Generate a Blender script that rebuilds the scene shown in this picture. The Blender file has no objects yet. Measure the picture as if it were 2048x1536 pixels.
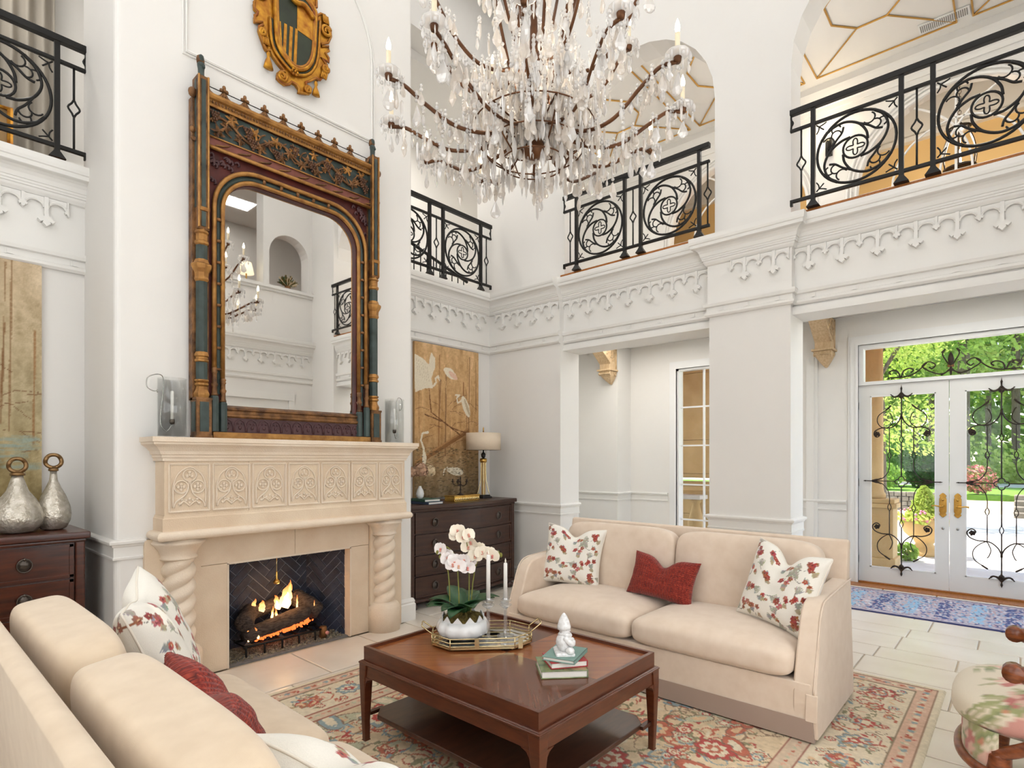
import bpy, math, random
import numpy as np
from mathutils import Vector, Matrix
random.seed(7); rng = np.random.default_rng(7)
SC = bpy.context.scene
COL = SC.collection
PI = math.pi
# ------------------------------------------------------------------ camera
cam = bpy.data.cameras.new('camera'); camo = bpy.data.objects.new('camera', cam); COL.objects.link(camo)
camo.location = (0, 0, 1.5); camo.rotation_euler = (PI/2, 0, math.radians(41.767 - 90))
cam.sensor_width = 36; cam.lens = 1141/2048*36; cam.shift_y = 150/2048; cam.clip_start = .05; cam.clip_end = 300
SC.camera = camo
SC.view_settings.view_transform = 'Standard'; SC.view_settings.look = 'None'
SC.view_settings.exposure = 0.64; SC.view_settings.gamma = 1.0; SC.view_settings.use_curve_mapping = False
cy = SC.cycles; cy.max_bounces = 6; cy.diffuse_bounces = 3; cy.glossy_bounces = 3; cy.transmission_bounces = 3; cy.transparent_max_bounces = 6
cy.use_adaptive_sampling = True; cy.adaptive_threshold = .12; cy.adaptive_min_samples = 12; cy.caustics_reflective = False; cy.caustics_refractive = False
# ------------------------------------------------------------------ world, sun, fill lights
W = bpy.data.worlds.new('sky'); SC.world = W; W.use_nodes = True
wn = W.node_tree; sky = wn.nodes.new('ShaderNodeTexSky'); sky.sky_type = 'NISHITA'; sky.sun_disc = False
sky.sun_elevation = math.radians(52); sky.sun_rotation = math.radians(120); sky.air_density = 1.0; sky.dust_density = .6
wn.links.new(sky.outputs[0], wn.nodes['Background'].inputs[0]); wn.nodes['Background'].inputs[1].default_value = .30
def light(name, kind, loc, energy, col=(1, 1, 1), size=(1, 1), rot=(0, 0, 0), spread=None):
    l = bpy.data.lights.new(name, kind); o = bpy.data.objects.new(name, l); COL.objects.link(o)
    l.energy = energy; l.color = col; o.location = loc; o.rotation_euler = rot
    if kind == 'AREA':
        l.shape = 'RECTANGLE'; l.size, l.size_y = size
        if spread: l.spread = spread
    elif kind == 'POINT': l.shadow_soft_size = size[0]
    elif kind == 'SUN': l.angle = .02
    return o
sun = light('sun', 'SUN', (20, -5, 20), 7.0, (1, .95, .86), rot=(math.radians(-28), math.radians(3), 0))
FILL_COOL = (.955, .98, 1.0); WARM = (1.0, .93, .82)
# unseen area lights added inside the invented windows, standing in for daylight
light('window_fill', 'AREA', (1.40, -.93, 1.55), 38, FILL_COOL, (3.7, 2.3), (PI/2, 0, 0))
light('window_fill', 'AREA', (1.40, -.93, 4.9), 16, FILL_COOL, (3.7, 2.4), (PI/2, 0, 0))
light('window_fill', 'AREA', (-.75, 2.1, 1.95), 17, FILL_COOL, (3.6, 1.5), (PI/2, 0, -PI/2))
light('window_fill', 'AREA', (-.75, 2.1, 4.9), 33, FILL_COOL, (3.6, 2.4), (PI/2, 0, -PI/2))
# unseen fill lights added below the ceilings; the hall has a recessed fitting
light('ceiling_fill', 'AREA', (2.6, 2.2, 7.1), 45, (.98, .985, 1), (4.8, 4.8), (0, 0, 0))  # large panel added for even light from above, no fitting modelled
light('vestibule_fill', 'AREA', (6.6, 3.9, 3.2), 20, (1, .97, .92), (1.6, 1.6), (0, 0, 0))  # added fill for the entrance, kept out of view by the beam
light('vestibule_fill', 'AREA', (6.6, .3, 3.2), 16, (1, .97, .92), (1.6, 1.6), (0, 0, 0))
light('gallery_fill', 'AREA', (6.4, 3.0, 6.17), 15, (1, .95, .87), (.3, .3)); light('gallery_fill', 'AREA', (6.4, .3, 6.17), 15, (1, .95, .87), (.3, .3))  # small panels added to light the galleries, without fittings
light('gallery_fill', 'AREA', (4.6, 5.95, 6.17), 20, (1, .97, .92), (.6, .4)); light('gallery_fill', 'AREA', (.2, 5.95, 6.17), 12, (1, .97, .92), (.6, .4))
light('gallery_fill_point', 'POINT', (6.6, 1.97, 5.2), 8, (1, .97, .93), (.10, .10)); light('gallery_fill_point', 'POINT', (6.6, 5.05, 5.2), 7, (1, .97, .93), (.10, .10))  # bare points hidden by the piers, added to brighten the gallery ceiling
light('hall_downlight', 'AREA', (4.4, -2.3, 6.18), 9, (1, .97, .92), (.6, .4))
# ------------------------------------------------------------------ materials
MATS = {}
def _n(t, typ, **kw):
    n = t.nodes.new(typ)
    for k, v in kw.items(): setattr(n, k, v)
    return n
def M(name, col, rough=.5, metal=0., var=0., vscale=8., bump=0., bscale=60., col2=None, stretch=None, trans=0., ior=1.45,
      emit=None, estr=0., coat=0., alpha=1., sheen=0., attr=None, spec=.5, detail=4., crisp=None, rot=None):
    """principled material; noise between col and col2 (or +-var), optional noise bump, all in object space"""
    if name in MATS: return MATS[name]
    m = bpy.data.materials.new(name); m.use_nodes = True; t = m.node_tree; b = t.nodes['Principled BSDF']
    b.inputs['Roughness'].default_value = rough; b.inputs['Metallic'].default_value = metal
    b.inputs['Specular IOR Level'].default_value = spec; b.inputs['IOR'].default_value = ior
    b.inputs['Transmission Weight'].default_value = trans; b.inputs['Coat Weight'].default_value = coat
    b.inputs['Coat Roughness'].default_value = .12; b.inputs['Alpha'].default_value = alpha
    b.inputs['Sheen Weight'].default_value = sheen
    c4 = (*col, 1); b.inputs['Base Color'].default_value = c4
    tc = _n(t, 'ShaderNodeTexCoord'); mp = _n(t, 'ShaderNodeMapping'); t.links.new(tc.outputs['Object'], mp.inputs[0])
    if stretch: mp.inputs['Scale'].default_value = stretch
    if rot:
        m0 = _n(t, 'ShaderNodeMapping'); m0.inputs['Rotation'].default_value = rot; t.links.new(tc.outputs['Object'], m0.inputs[0]); t.links.new(m0.outputs[0], mp.inputs[0])
    if attr:
        a = _n(t, 'ShaderNodeVertexColor'); a.layer_name = attr; src = a.outputs[0]
        if var:
            no = _n(t, 'ShaderNodeTexNoise'); no.inputs['Scale'].default_value = vscale; t.links.new(mp.outputs[0], no.inputs[0])
            mr = _n(t, 'ShaderNodeMapRange'); mr.inputs[3].default_value = 1 - var; mr.inputs[4].default_value = 1 + var
            t.links.new(no.outputs[0], mr.inputs[0])
            mx = _n(t, 'ShaderNodeMix', data_type='RGBA', blend_type='MULTIPLY'); mx.inputs[0].default_value = 1
            t.links.new(src, mx.inputs[6]); t.links.new(mr.outputs[0], mx.inputs[7]); src = mx.outputs[2]
        t.links.new(src, b.inputs['Base Color'])
    elif col2 is not None or var:
        no = _n(t, 'ShaderNodeTexNoise'); no.inputs['Scale'].default_value = vscale; no.inputs['Detail'].default_value = detail
        t.links.new(mp.outputs[0], no.inputs[0]); rp = _n(t, 'ShaderNodeValToRGB')
        lo = c4 if col2 is not None else (*[x*(1-var) for x in col], 1); hi = (*col2, 1) if col2 is not None else (*[min(1, x*(1+var)) for x in col], 1)
        e = rp.color_ramp.elements; e[0].color = lo; e[1].color = hi
        w = crisp if crisp else .2
        e[0].position = .5 - w; e[1].position = .5 + w
        t.links.new(no.outputs[0], rp.inputs[0]); t.links.new(rp.outputs[0], b.inputs['Base Color'])
    if bump:
        n2 = _n(t, 'ShaderNodeTexNoise'); n2.inputs['Scale'].default_value = bscale; n2.inputs['Detail'].default_value = 3
        t.links.new(mp.outputs[0], n2.inputs[0]); bp = _n(t, 'ShaderNodeBump'); bp.inputs['Strength'].default_value = bump; bp.inputs['Distance'].default_value = .01
        t.links.new(n2.outputs[0], bp.inputs['Height']); t.links.new(bp.outputs[0], b.inputs['Normal'])
    if emit: b.inputs['Emission Color'].default_value = (*emit, 1); b.inputs['Emission Strength'].default_value = estr
    MATS[name] = m; return m
def srgb(r, g, b):
    f = lambda c: c/12.92 if c <= .04045 else ((c+.055)/1.055)**2.4
    return (f(r/255), f(g/255), f(b/255))
M('paint', (.835, .81, .77), .55, var=.015, vscale=1.5, bump=.04, bscale=180)
M('trim', (.845, .825, .785), .42)
M('ceiling', (.84, .82, .78), .7)
M('white_gloss', (.86, .855, .84), .3)
M('door_paint', (.80, .79, .76), .35)
M('stone', srgb(224, 200, 172), .75, col2=srgb(234, 214, 188), vscale=5, bump=.35, bscale=140)
M('stone_light', srgb(230, 210, 186), .75, col2=srgb(238, 222, 202), vscale=6, bump=.3, bscale=120)
M('tile', srgb(224, 211, 194), .32, col2=srgb(238, 229, 216), vscale=2.2, bump=.06, bscale=30, detail=6)
M('tile_warm', srgb(220, 206, 190), .35, col2=srgb(234, 224, 210), vscale=2.6, bump=.06, bscale=30, detail=6)
M('grout', srgb(206, 190, 168), .8)
M('iron', (.012, .011, .010), .42, metal=.3, bump=.15, bscale=90)
M('iron_bronze', (.035, .022, .015), .45, metal=.4, bump=.15, bscale=90)
M('oak', srgb(178, 112, 48), .4, col2=srgb(150, 88, 34), vscale=6, stretch=(1, 14, 14))
M('gold', srgb(196, 146, 80), .42, metal=.6, col2=srgb(126, 82, 44), vscale=14, bump=.3, bscale=60, crisp=.28)
M('gold_dark', srgb(150, 106, 64), .5, metal=.4, col2=srgb(74, 48, 30), vscale=16, bump=.45, bscale=70)
M('gold_bright', srgb(205, 150, 50), .34, metal=.7, col2=srgb(150, 88, 28), vscale=18, bump=.2, bscale=60)
M('verdigris', srgb(70, 84, 80), .45, col2=srgb(42, 52, 48), vscale=9, bump=.12, bscale=40)
M('maroon', srgb(96, 34, 26), .5, col2=srgb(66, 22, 18), vscale=10)
M('rose', srgb(138, 80, 72), .5, col2=srgb(110, 60, 44), vscale=12)
M('plum', srgb(92, 60, 62), .5, col2=srgb(70, 44, 46), vscale=14)
M('mirror_glass', (.93, .93, .92), .015, metal=1.)
M('brass', srgb(214, 172, 92), .22, metal=.95, col2=srgb(190, 146, 70), vscale=20)
M('brass_pale', srgb(220, 204, 158), .2, metal=.95)
M('wood_red', srgb(98, 50, 28), .3, col2=srgb(76, 37, 21), vscale=5, stretch=(2, 2, 12), coat=.25)
M('wood_dark', srgb(74, 42, 28), .3, col2=srgb(50, 28, 20), vscale=4, stretch=(2, 9, 9), coat=.3)
M('wood_espresso', srgb(74, 47, 34), .38, col2=srgb(54, 33, 25), vscale=4, stretch=(1, 1, 9), coat=.08)
M('pull', srgb(92, 84, 78), .35, metal=.85, bump=.2, bscale=80)
M('linen', srgb(232, 213, 193), .9, col2=srgb(224, 203, 181), vscale=14, bump=.12, bscale=700, sheen=.3, detail=8)
M('linen_warm', srgb(224, 203, 176), .9, col2=srgb(214, 192, 164), vscale=14, bump=.12, bscale=700, sheen=.3, detail=8)
M('candle', (.9, .88, .83), .4)
M('ivory_sleeve', srgb(240, 226, 196), .45)
M('bulb', (1, .9, .75), .3, emit=(1, .78, .5), estr=14.)
M('black_base', (.015, .014, .013), .3)
M('porcelain', (.88, .88, .87), .22, coat=.4)
M('leaf', srgb(44, 84, 46), .38, col2=srgb(28, 62, 36), vscale=8)
M('moss', srgb(120, 100, 44), .95, col2=srgb(84, 72, 34), vscale=60, bump=.8, bscale=120)
#G
def glassy(name, fac, tint=(1, 1, 1), body=None, bfac=0., rough=.02):
    """thin clear glass: transparent + sharp gloss (+ a little white body)"""
    m = bpy.data.materials.new(name); m.use_nodes = True; t = m.node_tree; t.nodes.clear(); out = _n(t, 'ShaderNodeOutputMaterial')
    tr = _n(t, 'ShaderNodeBsdfTransparent'); tr.inputs[0].default_value = (*tint, 1); gl = _n(t, 'ShaderNodeBsdfGlossy'); gl.inputs['Roughness'].default_value = rough
    mx = _n(t, 'ShaderNodeMixShader'); mx.inputs[0].default_value = fac; t.links.new(tr.outputs[0], mx.inputs[1]); t.links.new(gl.outputs[0], mx.inputs[2]); s = mx.outputs[0]
    if body:
        d = _n(t, 'ShaderNodeBsdfDiffuse'); d.inputs[0].default_value = (*body, 1); tl = _n(t, 'ShaderNodeBsdfTranslucent'); tl.inputs[0].default_value = (*body, 1)
        ad = _n(t, 'ShaderNodeMixShader'); ad.inputs[0].default_value = .5; t.links.new(d.outputs[0], ad.inputs[1]); t.links.new(tl.outputs[0], ad.inputs[2])
        m2 = _n(t, 'ShaderNodeMixShader'); m2.inputs[0].default_value = bfac; t.links.new(s, m2.inputs[1]); t.links.new(ad.outputs[0], m2.inputs[2]); s = m2.outputs[0]
    t.links.new(s, out.inputs[0]); MATS[name] = m; return m
glassy('glass', .07, (.97, .975, .97)); glassy('pane', .03); glassy('crystal', .38, (.96, .95, .94), (.99, .97, .95), .5, .05); glassy('crystal_warm', .30, (.96, .92, .88), (.97, .92, .86), .52, .06)
glassy('crystal_clear', .25, (.95, .96, .96), (.95, .95, .95), .12, .02)
# ------------------------------------------------------------------ mesh builder
class MB:
    def __init__(s): s.v = []; s.f = []
    def add(s, V, F):
        o = len(s.v); s.v += [tuple(p) for p in V]; s.f += [tuple(i + o for i in f) for f in F]; return s
    def box(s, x0, y0, z0, x1, y1, z1, mat=None):
        V = [(x0,y0,z0),(x1,y0,z0),(x1,y1,z0),(x0,y1,z0),(x0,y0,z1),(x1,y0,z1),(x1,y1,z1),(x0,y1,z1)]
        if mat is not None: V = [mat @ Vector(p) for p in V]
        return s.add(V, [(0,3,2,1),(4,5,6,7),(0,1,5,4),(1,2,6,5),(2,3,7,6),(3,0,4,7)])
    def cbox(s, x0, y0, z0, x1, y1, z1, c=.01):
        """box with chamfered vertical and top edges"""
        P = [(x0+c,y0),(x1-c,y0),(x1,y0+c),(x1,y1-c),(x1-c,y1),(x0+c,y1),(x0,y1-c),(x0,y0+c)]
        cx, cy = (x0+x1)/2, (y0+y1)/2
        Q = [(cx+(x-cx)*(1-2*c/(x1-x0)), cy+(y-cy)*(1-2*c/(y1-y0))) for x, y in P]
        V = [(x,y,z0) for x,y in P]+[(x,y,z1-c) for x,y in P]+[(x,y,z1) for x,y in Q]
        F = [tuple(range(7,-1,-1)), tuple(range(16,24))]
        for k in (0, 8):
            for i in range(8): j = (i+1)%8; F.append((k+i,k+j,k+8+j,k+8+i))
        return s.add(V, F)
    def prism(s, poly, fn, d0, d1):
        """poly 2D points, fn(u,v,d)->3D ; from d0 to d1"""
        n = len(poly); V = [fn(u, v, d0) for u, v in poly] + [fn(u, v, d1) for u, v in poly]
        F = [tuple(range(n-1, -1, -1)), tuple(range(n, 2*n))] + [(i, (i+1)%n, n+(i+1)%n, n+i) for i in range(n)]
        return s.add(V, F)
    def tube(s, pts, r, n=6, closed=False, cap=True, flat=1.0, up=None):
        P = [Vector(p) for p in pts]; m = len(P)
        R = r if hasattr(r, '__len__') else [r]*m
        V = []; T = []
        for i in range(m):
            a = P[(i-1) % m] if (closed or i) else P[0]; b = P[(i+1) % m] if (closed or i < m-1) else P[-1]
            d = (b - a); T.append(d.normalized() if d.length > 1e-9 else Vector((0, 0, 1)))
        u = Vector(up) if up else (Vector((0, 0, 1)) if abs(T[0].z) < .9 else Vector((1, 0, 0)))
        u = (u - T[0]*u.dot(T[0])).normalized()
        for i in range(m):
            u = (u - T[i]*u.dot(T[i]))
            if u.length < 1e-6: u = T[i].orthogonal()
            u.normalize(); w = T[i].cross(u)
            for k in range(n):
                a = 2*PI*k/n + PI/n; V.append(P[i] + (u*math.cos(a) + w*math.sin(a)*flat)*R[i])
        F = []
        for i in range(m if closed else m-1):
            j = (i+1) % m
            for k in range(n): l = (k+1) % n; F.append((i*n+k, j*n+k, j*n+l, i*n+l))
        if cap and not closed: F += [tuple(range(n)), tuple(range((m-1)*n+n-1, (m-1)*n-1, -1))]
        return s.add(V, F)
    def lathe(s, prof, n=16, o=(0, 0, 0), fr=None, sx=1., sy=1.):
        V = []; F = []; m = len(prof)
        for r, z in prof:
            for k in range(n):
                a = 2*PI*k/n; rr = r*(fr(a, z) if fr else 1.)
                V.append((o[0]+rr*math.cos(a)*sx, o[1]+rr*math.sin(a)*sy, o[2]+z))
        for i in range(m-1):
            for k in range(n): l = (k+1)%n; F.append((i*n+k, i*n+l, (i+1)*n+l, (i+1)*n+k))
        if prof[0][0] > 1e-5: F.append(tuple(range(n-1,-1,-1)))
        if prof[-1][0] > 1e-5: F.append(tuple(range((m-1)*n, m*n)))
        return s.add(V, F)
    def sweep(s, prof, path, closed=False, flip=False):
        """prof [(out,z)], path [(x,y)]; out = to the right of travel (left when flip); mitred, open ends capped"""
        m = len(path); k = len(prof); V = []
        def nrm(a, b):
            dx, dy = b[0]-a[0], b[1]-a[1]; L = math.hypot(dx, dy); return (dy/L, -dx/L) if not flip else (-dy/L, dx/L)
        for i in range(m):
            if closed or 0 < i < m-1:
                n1 = nrm(path[i-1], path[i]); n2 = nrm(path[i], path[(i+1)%m]); bx, by = n1[0]+n2[0], n1[1]+n2[1]
                q = bx*n1[0]+by*n1[1]; bx, by = bx/q, by/q
            elif i == 0: bx, by = nrm(path[0], path[1])
            else: bx, by = nrm(path[-2], path[-1])
            for o, z in prof: V.append((path[i][0]+bx*o, path[i][1]+by*o, z))
        F = []
        for i in range(m if closed else m-1):
            j = (i+1)%m
            for q in range(k-1): F.append((i*k+q, j*k+q, j*k+q+1, i*k+q+1))
        if not closed: F += [tuple(range(k)), tuple(range((m-1)*k+k-1, (m-1)*k-1, -1))]
        return s.add(V, F)
    def sphere(s, c, r, n=8, m=6, sc=(1, 1, 1)):
        V = [(c[0], c[1], c[2]-r*sc[2])]; F = []
        for i in range(1, m):
            a = PI*i/m
            for k in range(n):
                b = 2*PI*k/n; V.append((c[0]+r*sc[0]*math.sin(a)*math.cos(b), c[1]+r*sc[1]*math.sin(a)*math.sin(b), c[2]-r*sc[2]*math.cos(a)))
        V.append((c[0], c[1], c[2]+r*sc[2])); L = len(V)-1
        for k in range(n): F.append((0, 1+(k+1)%n, 1+k)); F.append((L, L-n+k, L-n+(k+1)%n))
        for i in range(m-2):
            for k in range(n): l = (k+1)%n; F.append((1+i*n+k, 1+i*n+l, 1+(i+1)*n+l, 1+(i+1)*n+k))
        return s.add(V, F)
    def grid(s, fn, nu, nv, wrap=False):
        V = [fn(i/(nu-1 if not wrap else nu), j/(nv-1)) for j in range(nv) for i in range(nu)]; F = []
        for j in range(nv-1):
            for i in range(nu if wrap else nu-1): k = (i+1)%nu; F.append((j*nu+i, j*nu+k, (j+1)*nu+k, (j+1)*nu+i))
        return s.add(V, F)
    def xf(s, mat): s.v = [tuple(mat @ Vector(p)) for p in s.v]; return s
    def mesh(s, name, mat=None, smooth=False):
        me = bpy.data.meshes.new(name); me.from_pydata([tuple(p) for p in s.v], [], s.f)
        if mat: me.materials.append(MATS[mat] if isinstance(mat, str) else mat)
        me.polygons.foreach_set('use_smooth', [bool(smooth)]*len(me.polygons)); me.update(); return me
    def build(s, name, mat, parent=None, smooth=False, **kw):
        return put(name, s.mesh(name, mat, smooth), parent, **kw)
def put(name, me, parent=None, loc=None, rot=None, label=None, cat=None, group=None, kind=None, scale=None, bevel=0, auto=None, subsurf=0):
    o = bpy.data.objects.new(name, me); COL.objects.link(o)
    if parent: o.parent = parent
    if loc is not None: o.location = loc
    if rot is not None: o.rotation_euler = rot
    if scale is not None: o.scale = scale
    if label: o['label'] = label
    if cat: o['category'] = cat
    if group: o['group'] = group
    if kind: o['kind'] = kind
    if bevel:
        b = o.modifiers.new('bevel', 'BEVEL'); b.width = bevel; b.segments = 2; b.limit_method = 'ANGLE'; b.angle_limit = math.radians(40)
        o.data.polygons.foreach_set('use_smooth', [True]*len(o.data.polygons))
        w = o.modifiers.new('wn', 'WEIGHTED_NORMAL'); w.keep_sharp = False
    if subsurf:
        b = o.modifiers.new('sub', 'SUBSURF'); b.levels = subsurf; b.render_levels = subsurf
    return o
def thing(name, label, cat, loc=(0, 0, 0), rz=0, group=None):
    o = put(name, None, None, loc, (0, 0, rz), label, cat, group); o.empty_display_size = .1; return o
def struct(name, mb, mat, smooth=False, label=None, **kw):
    return mb.build(name, mat, None, smooth, kind='structure', label=label, **kw)
def spl(pts, n=8, closed=False):
    """Catmull-Rom through pts"""
    P = [Vector(p) for p in pts]; m = len(P); out = []
    for i in range(m if closed else m-1):
        p0 = P[(i-1)%m] if closed or i else P[0]*2-P[1]; p1 = P[i]; p2 = P[(i+1)%m]
        p3 = P[(i+2)%m] if closed or i+2 < m else P[-1]*2-P[-2]
        for k in range(n):
            t = k/n; out.append(.5*((2*p1)+(-p0+p2)*t+(2*p0-5*p1+4*p2-p3)*t*t+(-p0+3*p1-3*p2+p3)*t**3))
    if not closed: out.append(P[-1])
    return out
def arc(cx, cy, r, a0, a1, n=12): return [(cx+r*math.cos(math.radians(a0+(a1-a0)*i/n)), cy+r*math.sin(math.radians(a0+(a1-a0)*i/n))) for i in range(n+1)]
# ================================================================== STRUCTURE
XL, X0, YF, YB, ZT = -.82, 5.19, -1.0, 5.016, 7.2
XB = 5.27                      # beam plane
XV = 8.0                       # entrance wall
SL = 3.56                      # gallery floor
FX = lambda X: (lambda u, v, d: (X + d, u, v))       # u = Y, v = Z, depth along +X
FY = lambda Y: (lambda u, v, d: (u, Y + d, v))       # u = X, v = Z, depth along +Y
# ---- floor and tiles
fl = MB().box(XL-.3, YF-.3, -.12, 8.3, YB+.1, -.012); floor = struct('floor', fl, 'grout', label='grout bed under the cream stone floor tiles')
def clip(poly, ax, val, keep_less):
    out = []; n = len(poly)
    for i in range(n):
        a, b = poly[i], poly[(i+1)%n]; ia = (a[ax] <= val) == keep_less; ib = (b[ax] <= val) == keep_less
        if ia: out.append(a)
        if ia != ib:
            t = (val-a[ax])/(b[ax]-a[ax]); out.append(tuple(a[k]+(b[k]-a[k])*t for k in range(2)))
    return out
def tile(x0, y0, x1, y1, mat='tile', g=.006):
    m = MB(); c = .006; x0 += g; y0 += g; x1 -= g; y1 -= g
    if x1-x0 < .03 or y1-y0 < .03: return
    m.add([(x0,y0,-.012),(x1,y0,-.012),(x1,y1,-.012),(x0,y1,-.012),(x0,y0,-c*.5),(x1,y0,-c*.5),(x1,y1,-c*.5),(x0,y1,-c*.5),(x0+c,y0+c,0),(x1-c,y0+c,0),(x1-c,y1-c,0),(x0+c,y1-c,0)],
          [(8,9,10,11)]+[(a,(a+1)%4,4+(a+1)%4,4+a) for a in range(4)]+[(4+a,4+(a+1)%4,8+(a+1)%4,8+a) for a in range(4)])
    m.build('tile', mat, floor)
# running pattern of oblong stones (long side along Y) east of the rug and under it
rr = random.Random(3)
y_rows = []; xx = 3.25; row = 0
widths = [.30, .41, .30, .41, .41]
while xx < 8.0:
    w = widths[row % 5]; x1 = min(xx+w, 8.0); y = -1.0 - rr.random()*.5
    while y < 5.0:
        L = .45+.22*rr.random() if w < .35 else .55+.25*rr.random()
        if y+L > -1.0 and x1-xx > .08:
            ya, yb = max(y, -1.0), min(y+L, 5.0)
            tile(xx, ya, x1, yb)
        y += L
    xx = x1; row += 1
# larger warm slabs at the hearth and to the left
for i, xa in enumerate(np.arange(-.85, 3.25, .6)):
    for j, (ya, yb) in enumerate(((3.62, 4.22), (3.0, 3.62), (2.4, 3.0), (1.8, 2.4), (1.2, 1.8), (.6, 1.2), (0, .6), (-.6, 0), (-1.0, -.6))):
        o = .3*(j % 2); tile(xa+o-.0, ya, min(xa+o+.6, 3.25), yb, 'tile_warm')
tile(3.25, 4.22, 3.26+.0, 4.3)
for xa in np.arange(3.37, 3.4, .6): pass
tile(-.85, 4.22, .4, 5.0, 'tile_warm'); tile(.4, 4.22, 1.0, 5.0, 'tile_warm')
# ---- back wall (below the gallery) and gallery floor edge
struct('wall_back', MB().box(XL-.3, YB, 0, X0+.36, YB+.3, SL), 'paint', label='warm white back wall either side of the chimney breast')
# ---- chimney breast with firebox opening
def rrect(x0, y0, x1, y1, r, n=5, which=(1, 1, 0, 0)):
    P = []
    for (cx, cy, a), w in zip(((x0+r, y0+r, 180), (x1-r, y0+r, 270), (x1-r, y1-r, 0), (x0+r, y1-r, 90)), which):
        if w: P += arc(cx, cy, r, a, a+90, n)
        else: P.append((x0 if a in (180, 90) else x1, y0 if a in (180, 270) else y1))
    return P
FZ = lambda u, v, d: (u, v, d)
br = MB(); BX0, BX1, BY = 1.01, 3.36, 4.25
br.prism(rrect(BX0, BY, BX1, YB+.02, .035), FZ, .80, ZT)
br.prism(rrect(BX0, BY, 1.62, YB+.02, .035, which=(1, 0, 0, 0)), FZ, 0, .80)
br.prism(rrect(2.76, BY, BX1, YB+.02, .035, which=(0, 1, 0, 0)), FZ, 0, .80)
struct('wall_chimney_breast', br, 'paint', smooth=False, label='tall white chimney breast above the stone fireplace')
# arched picture moulding on the breast
nm = MB()
z0, zs, xa, xb = 4.26, 4.95, 1.40, 2.93
P = [(xa, z0), (xa, zs)] + [(2.165-.765*math.cos(math.radians(a)), zs+.765*math.sin(math.radians(a))) for a in range(10, 180, 10)] + [(xb, zs), (xb, z0)]
for off, r in ((0, .008), (.022, .012)):
    pp = [(2.165+(x-2.165)*(1-off/.765), BY-.004, z0+(z-z0)*1.0+(off if z == z0 else 0)) for x, z in P]
    nm.tube(pp, r, 6, closed=True)
struct('trim_7', nm, 'trim', label='thin arched picture moulding on the chimney breast')
# ---- right wall: solid end by the dresser, pilaster, beams
YJ, YP1, YP0 = 3.90, 2.17, 1.462      # wall end, pilaster faces
WT = .36
struct('wall_right', MB().box(X0, YJ, 0, X0+WT, YB+.3, SL), 'paint', label='white wall section beside the dark dresser in the corner')
struct('wall_right_pilaster', MB().box(X0, YP0, 0, X0+WT, YP1, SL), 'paint', label='broad white pilaster behind the beige sofa')
bm = MB().box(XB, YP1, 2.74, XB+.28, YJ, SL).box(XB, -.28, 2.74, XB+.28, YP0, SL)
struct('wall_right_beam', bm, 'paint', label='white beams over the two entrance openings')
struct('wall_right_end', MB().box(X0, YF, 0, X0+WT, -.28, ZT), 'paint', label='white wall end at the far right beside the opening')
# upper arcade
def arch_wall(X, t, y0, y1, zb, zsp, zt, n=14):
    """wall strip over an arched opening between y0<y1"""
    m = MB(); c = (y0+y1)/2; r = (y1-y0)/2; A = arc(c, zsp, r, 0, 180, n)
    for d in (0, t):
        pass
    P = [(y1, zt)] + [(y1, zsp)] ; V = []; F = []
    top = [(y, zt) for y, z in A]
    k = len(A)
    for d in (0, t):
        V += [(X+d, y, z) for y, z in A] + [(X+d, y, z) for y, z in top]
    for i in range(k-1):
        F += [(i, i+1, k+i+1, k+i), (2*k+i+1, 2*k+i, 3*k+i, 3*k+i+1), (i+1, i, 2*k+i, 2*k+i+1)]
    return m.add(V, F)
ZSP = 4.90
up = MB().box(XB, YJ, SL, XB+.28, YB+.3, ZT).box(XB, YP0+.02, SL, XB+.28, 2.15, ZT)
struct('wall_right_upper', up, 'paint', label='upper white wall piers between the arched gallery openings')
a1 = arch_wall(XB, .28, 2.15, YJ, SL, ZSP, ZT); a2 = arch_wall(XB, .28, -.28, YP0+.02, SL, ZSP, ZT)
for o_, lab in ((a1, 'white arch over the middle gallery opening'), (a2, 'white arch over the right gallery opening')):
    struct('wall_right_arch', o_, 'paint', label=lab)
# gallery floors
gf = MB().box(XB+.02, YF, 3.3, XV+.3, YB+1.7, SL)
struct('floor_gallery', gf, 'ceiling', label='gallery floor slab over the entrance')
struct('floor_gallery_back', MB().box(XL-.3, YB+.03, 3.3, XB+.1, YB+1.9, SL), 'ceiling', label='gallery floor slab behind the chimney breast')
# oak nosings
def nosing(x0, y0, x1, y1, n):
    struct('trim_%d' % n, MB().box(x0, y0, SL, x1, y1, SL+.022), 'oak', label='orange oak floor nosing under the iron railing')
nosing(XL, YB-.03, BX0, YB+.06, 21); nosing(BX1, YB-.03, X0, YB+.06, 22); nosing(X0+.0, 2.16, XB+.1, YJ, 23); nosing(X0+.0, -.28, XB+.1, YP0, 24)
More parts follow.
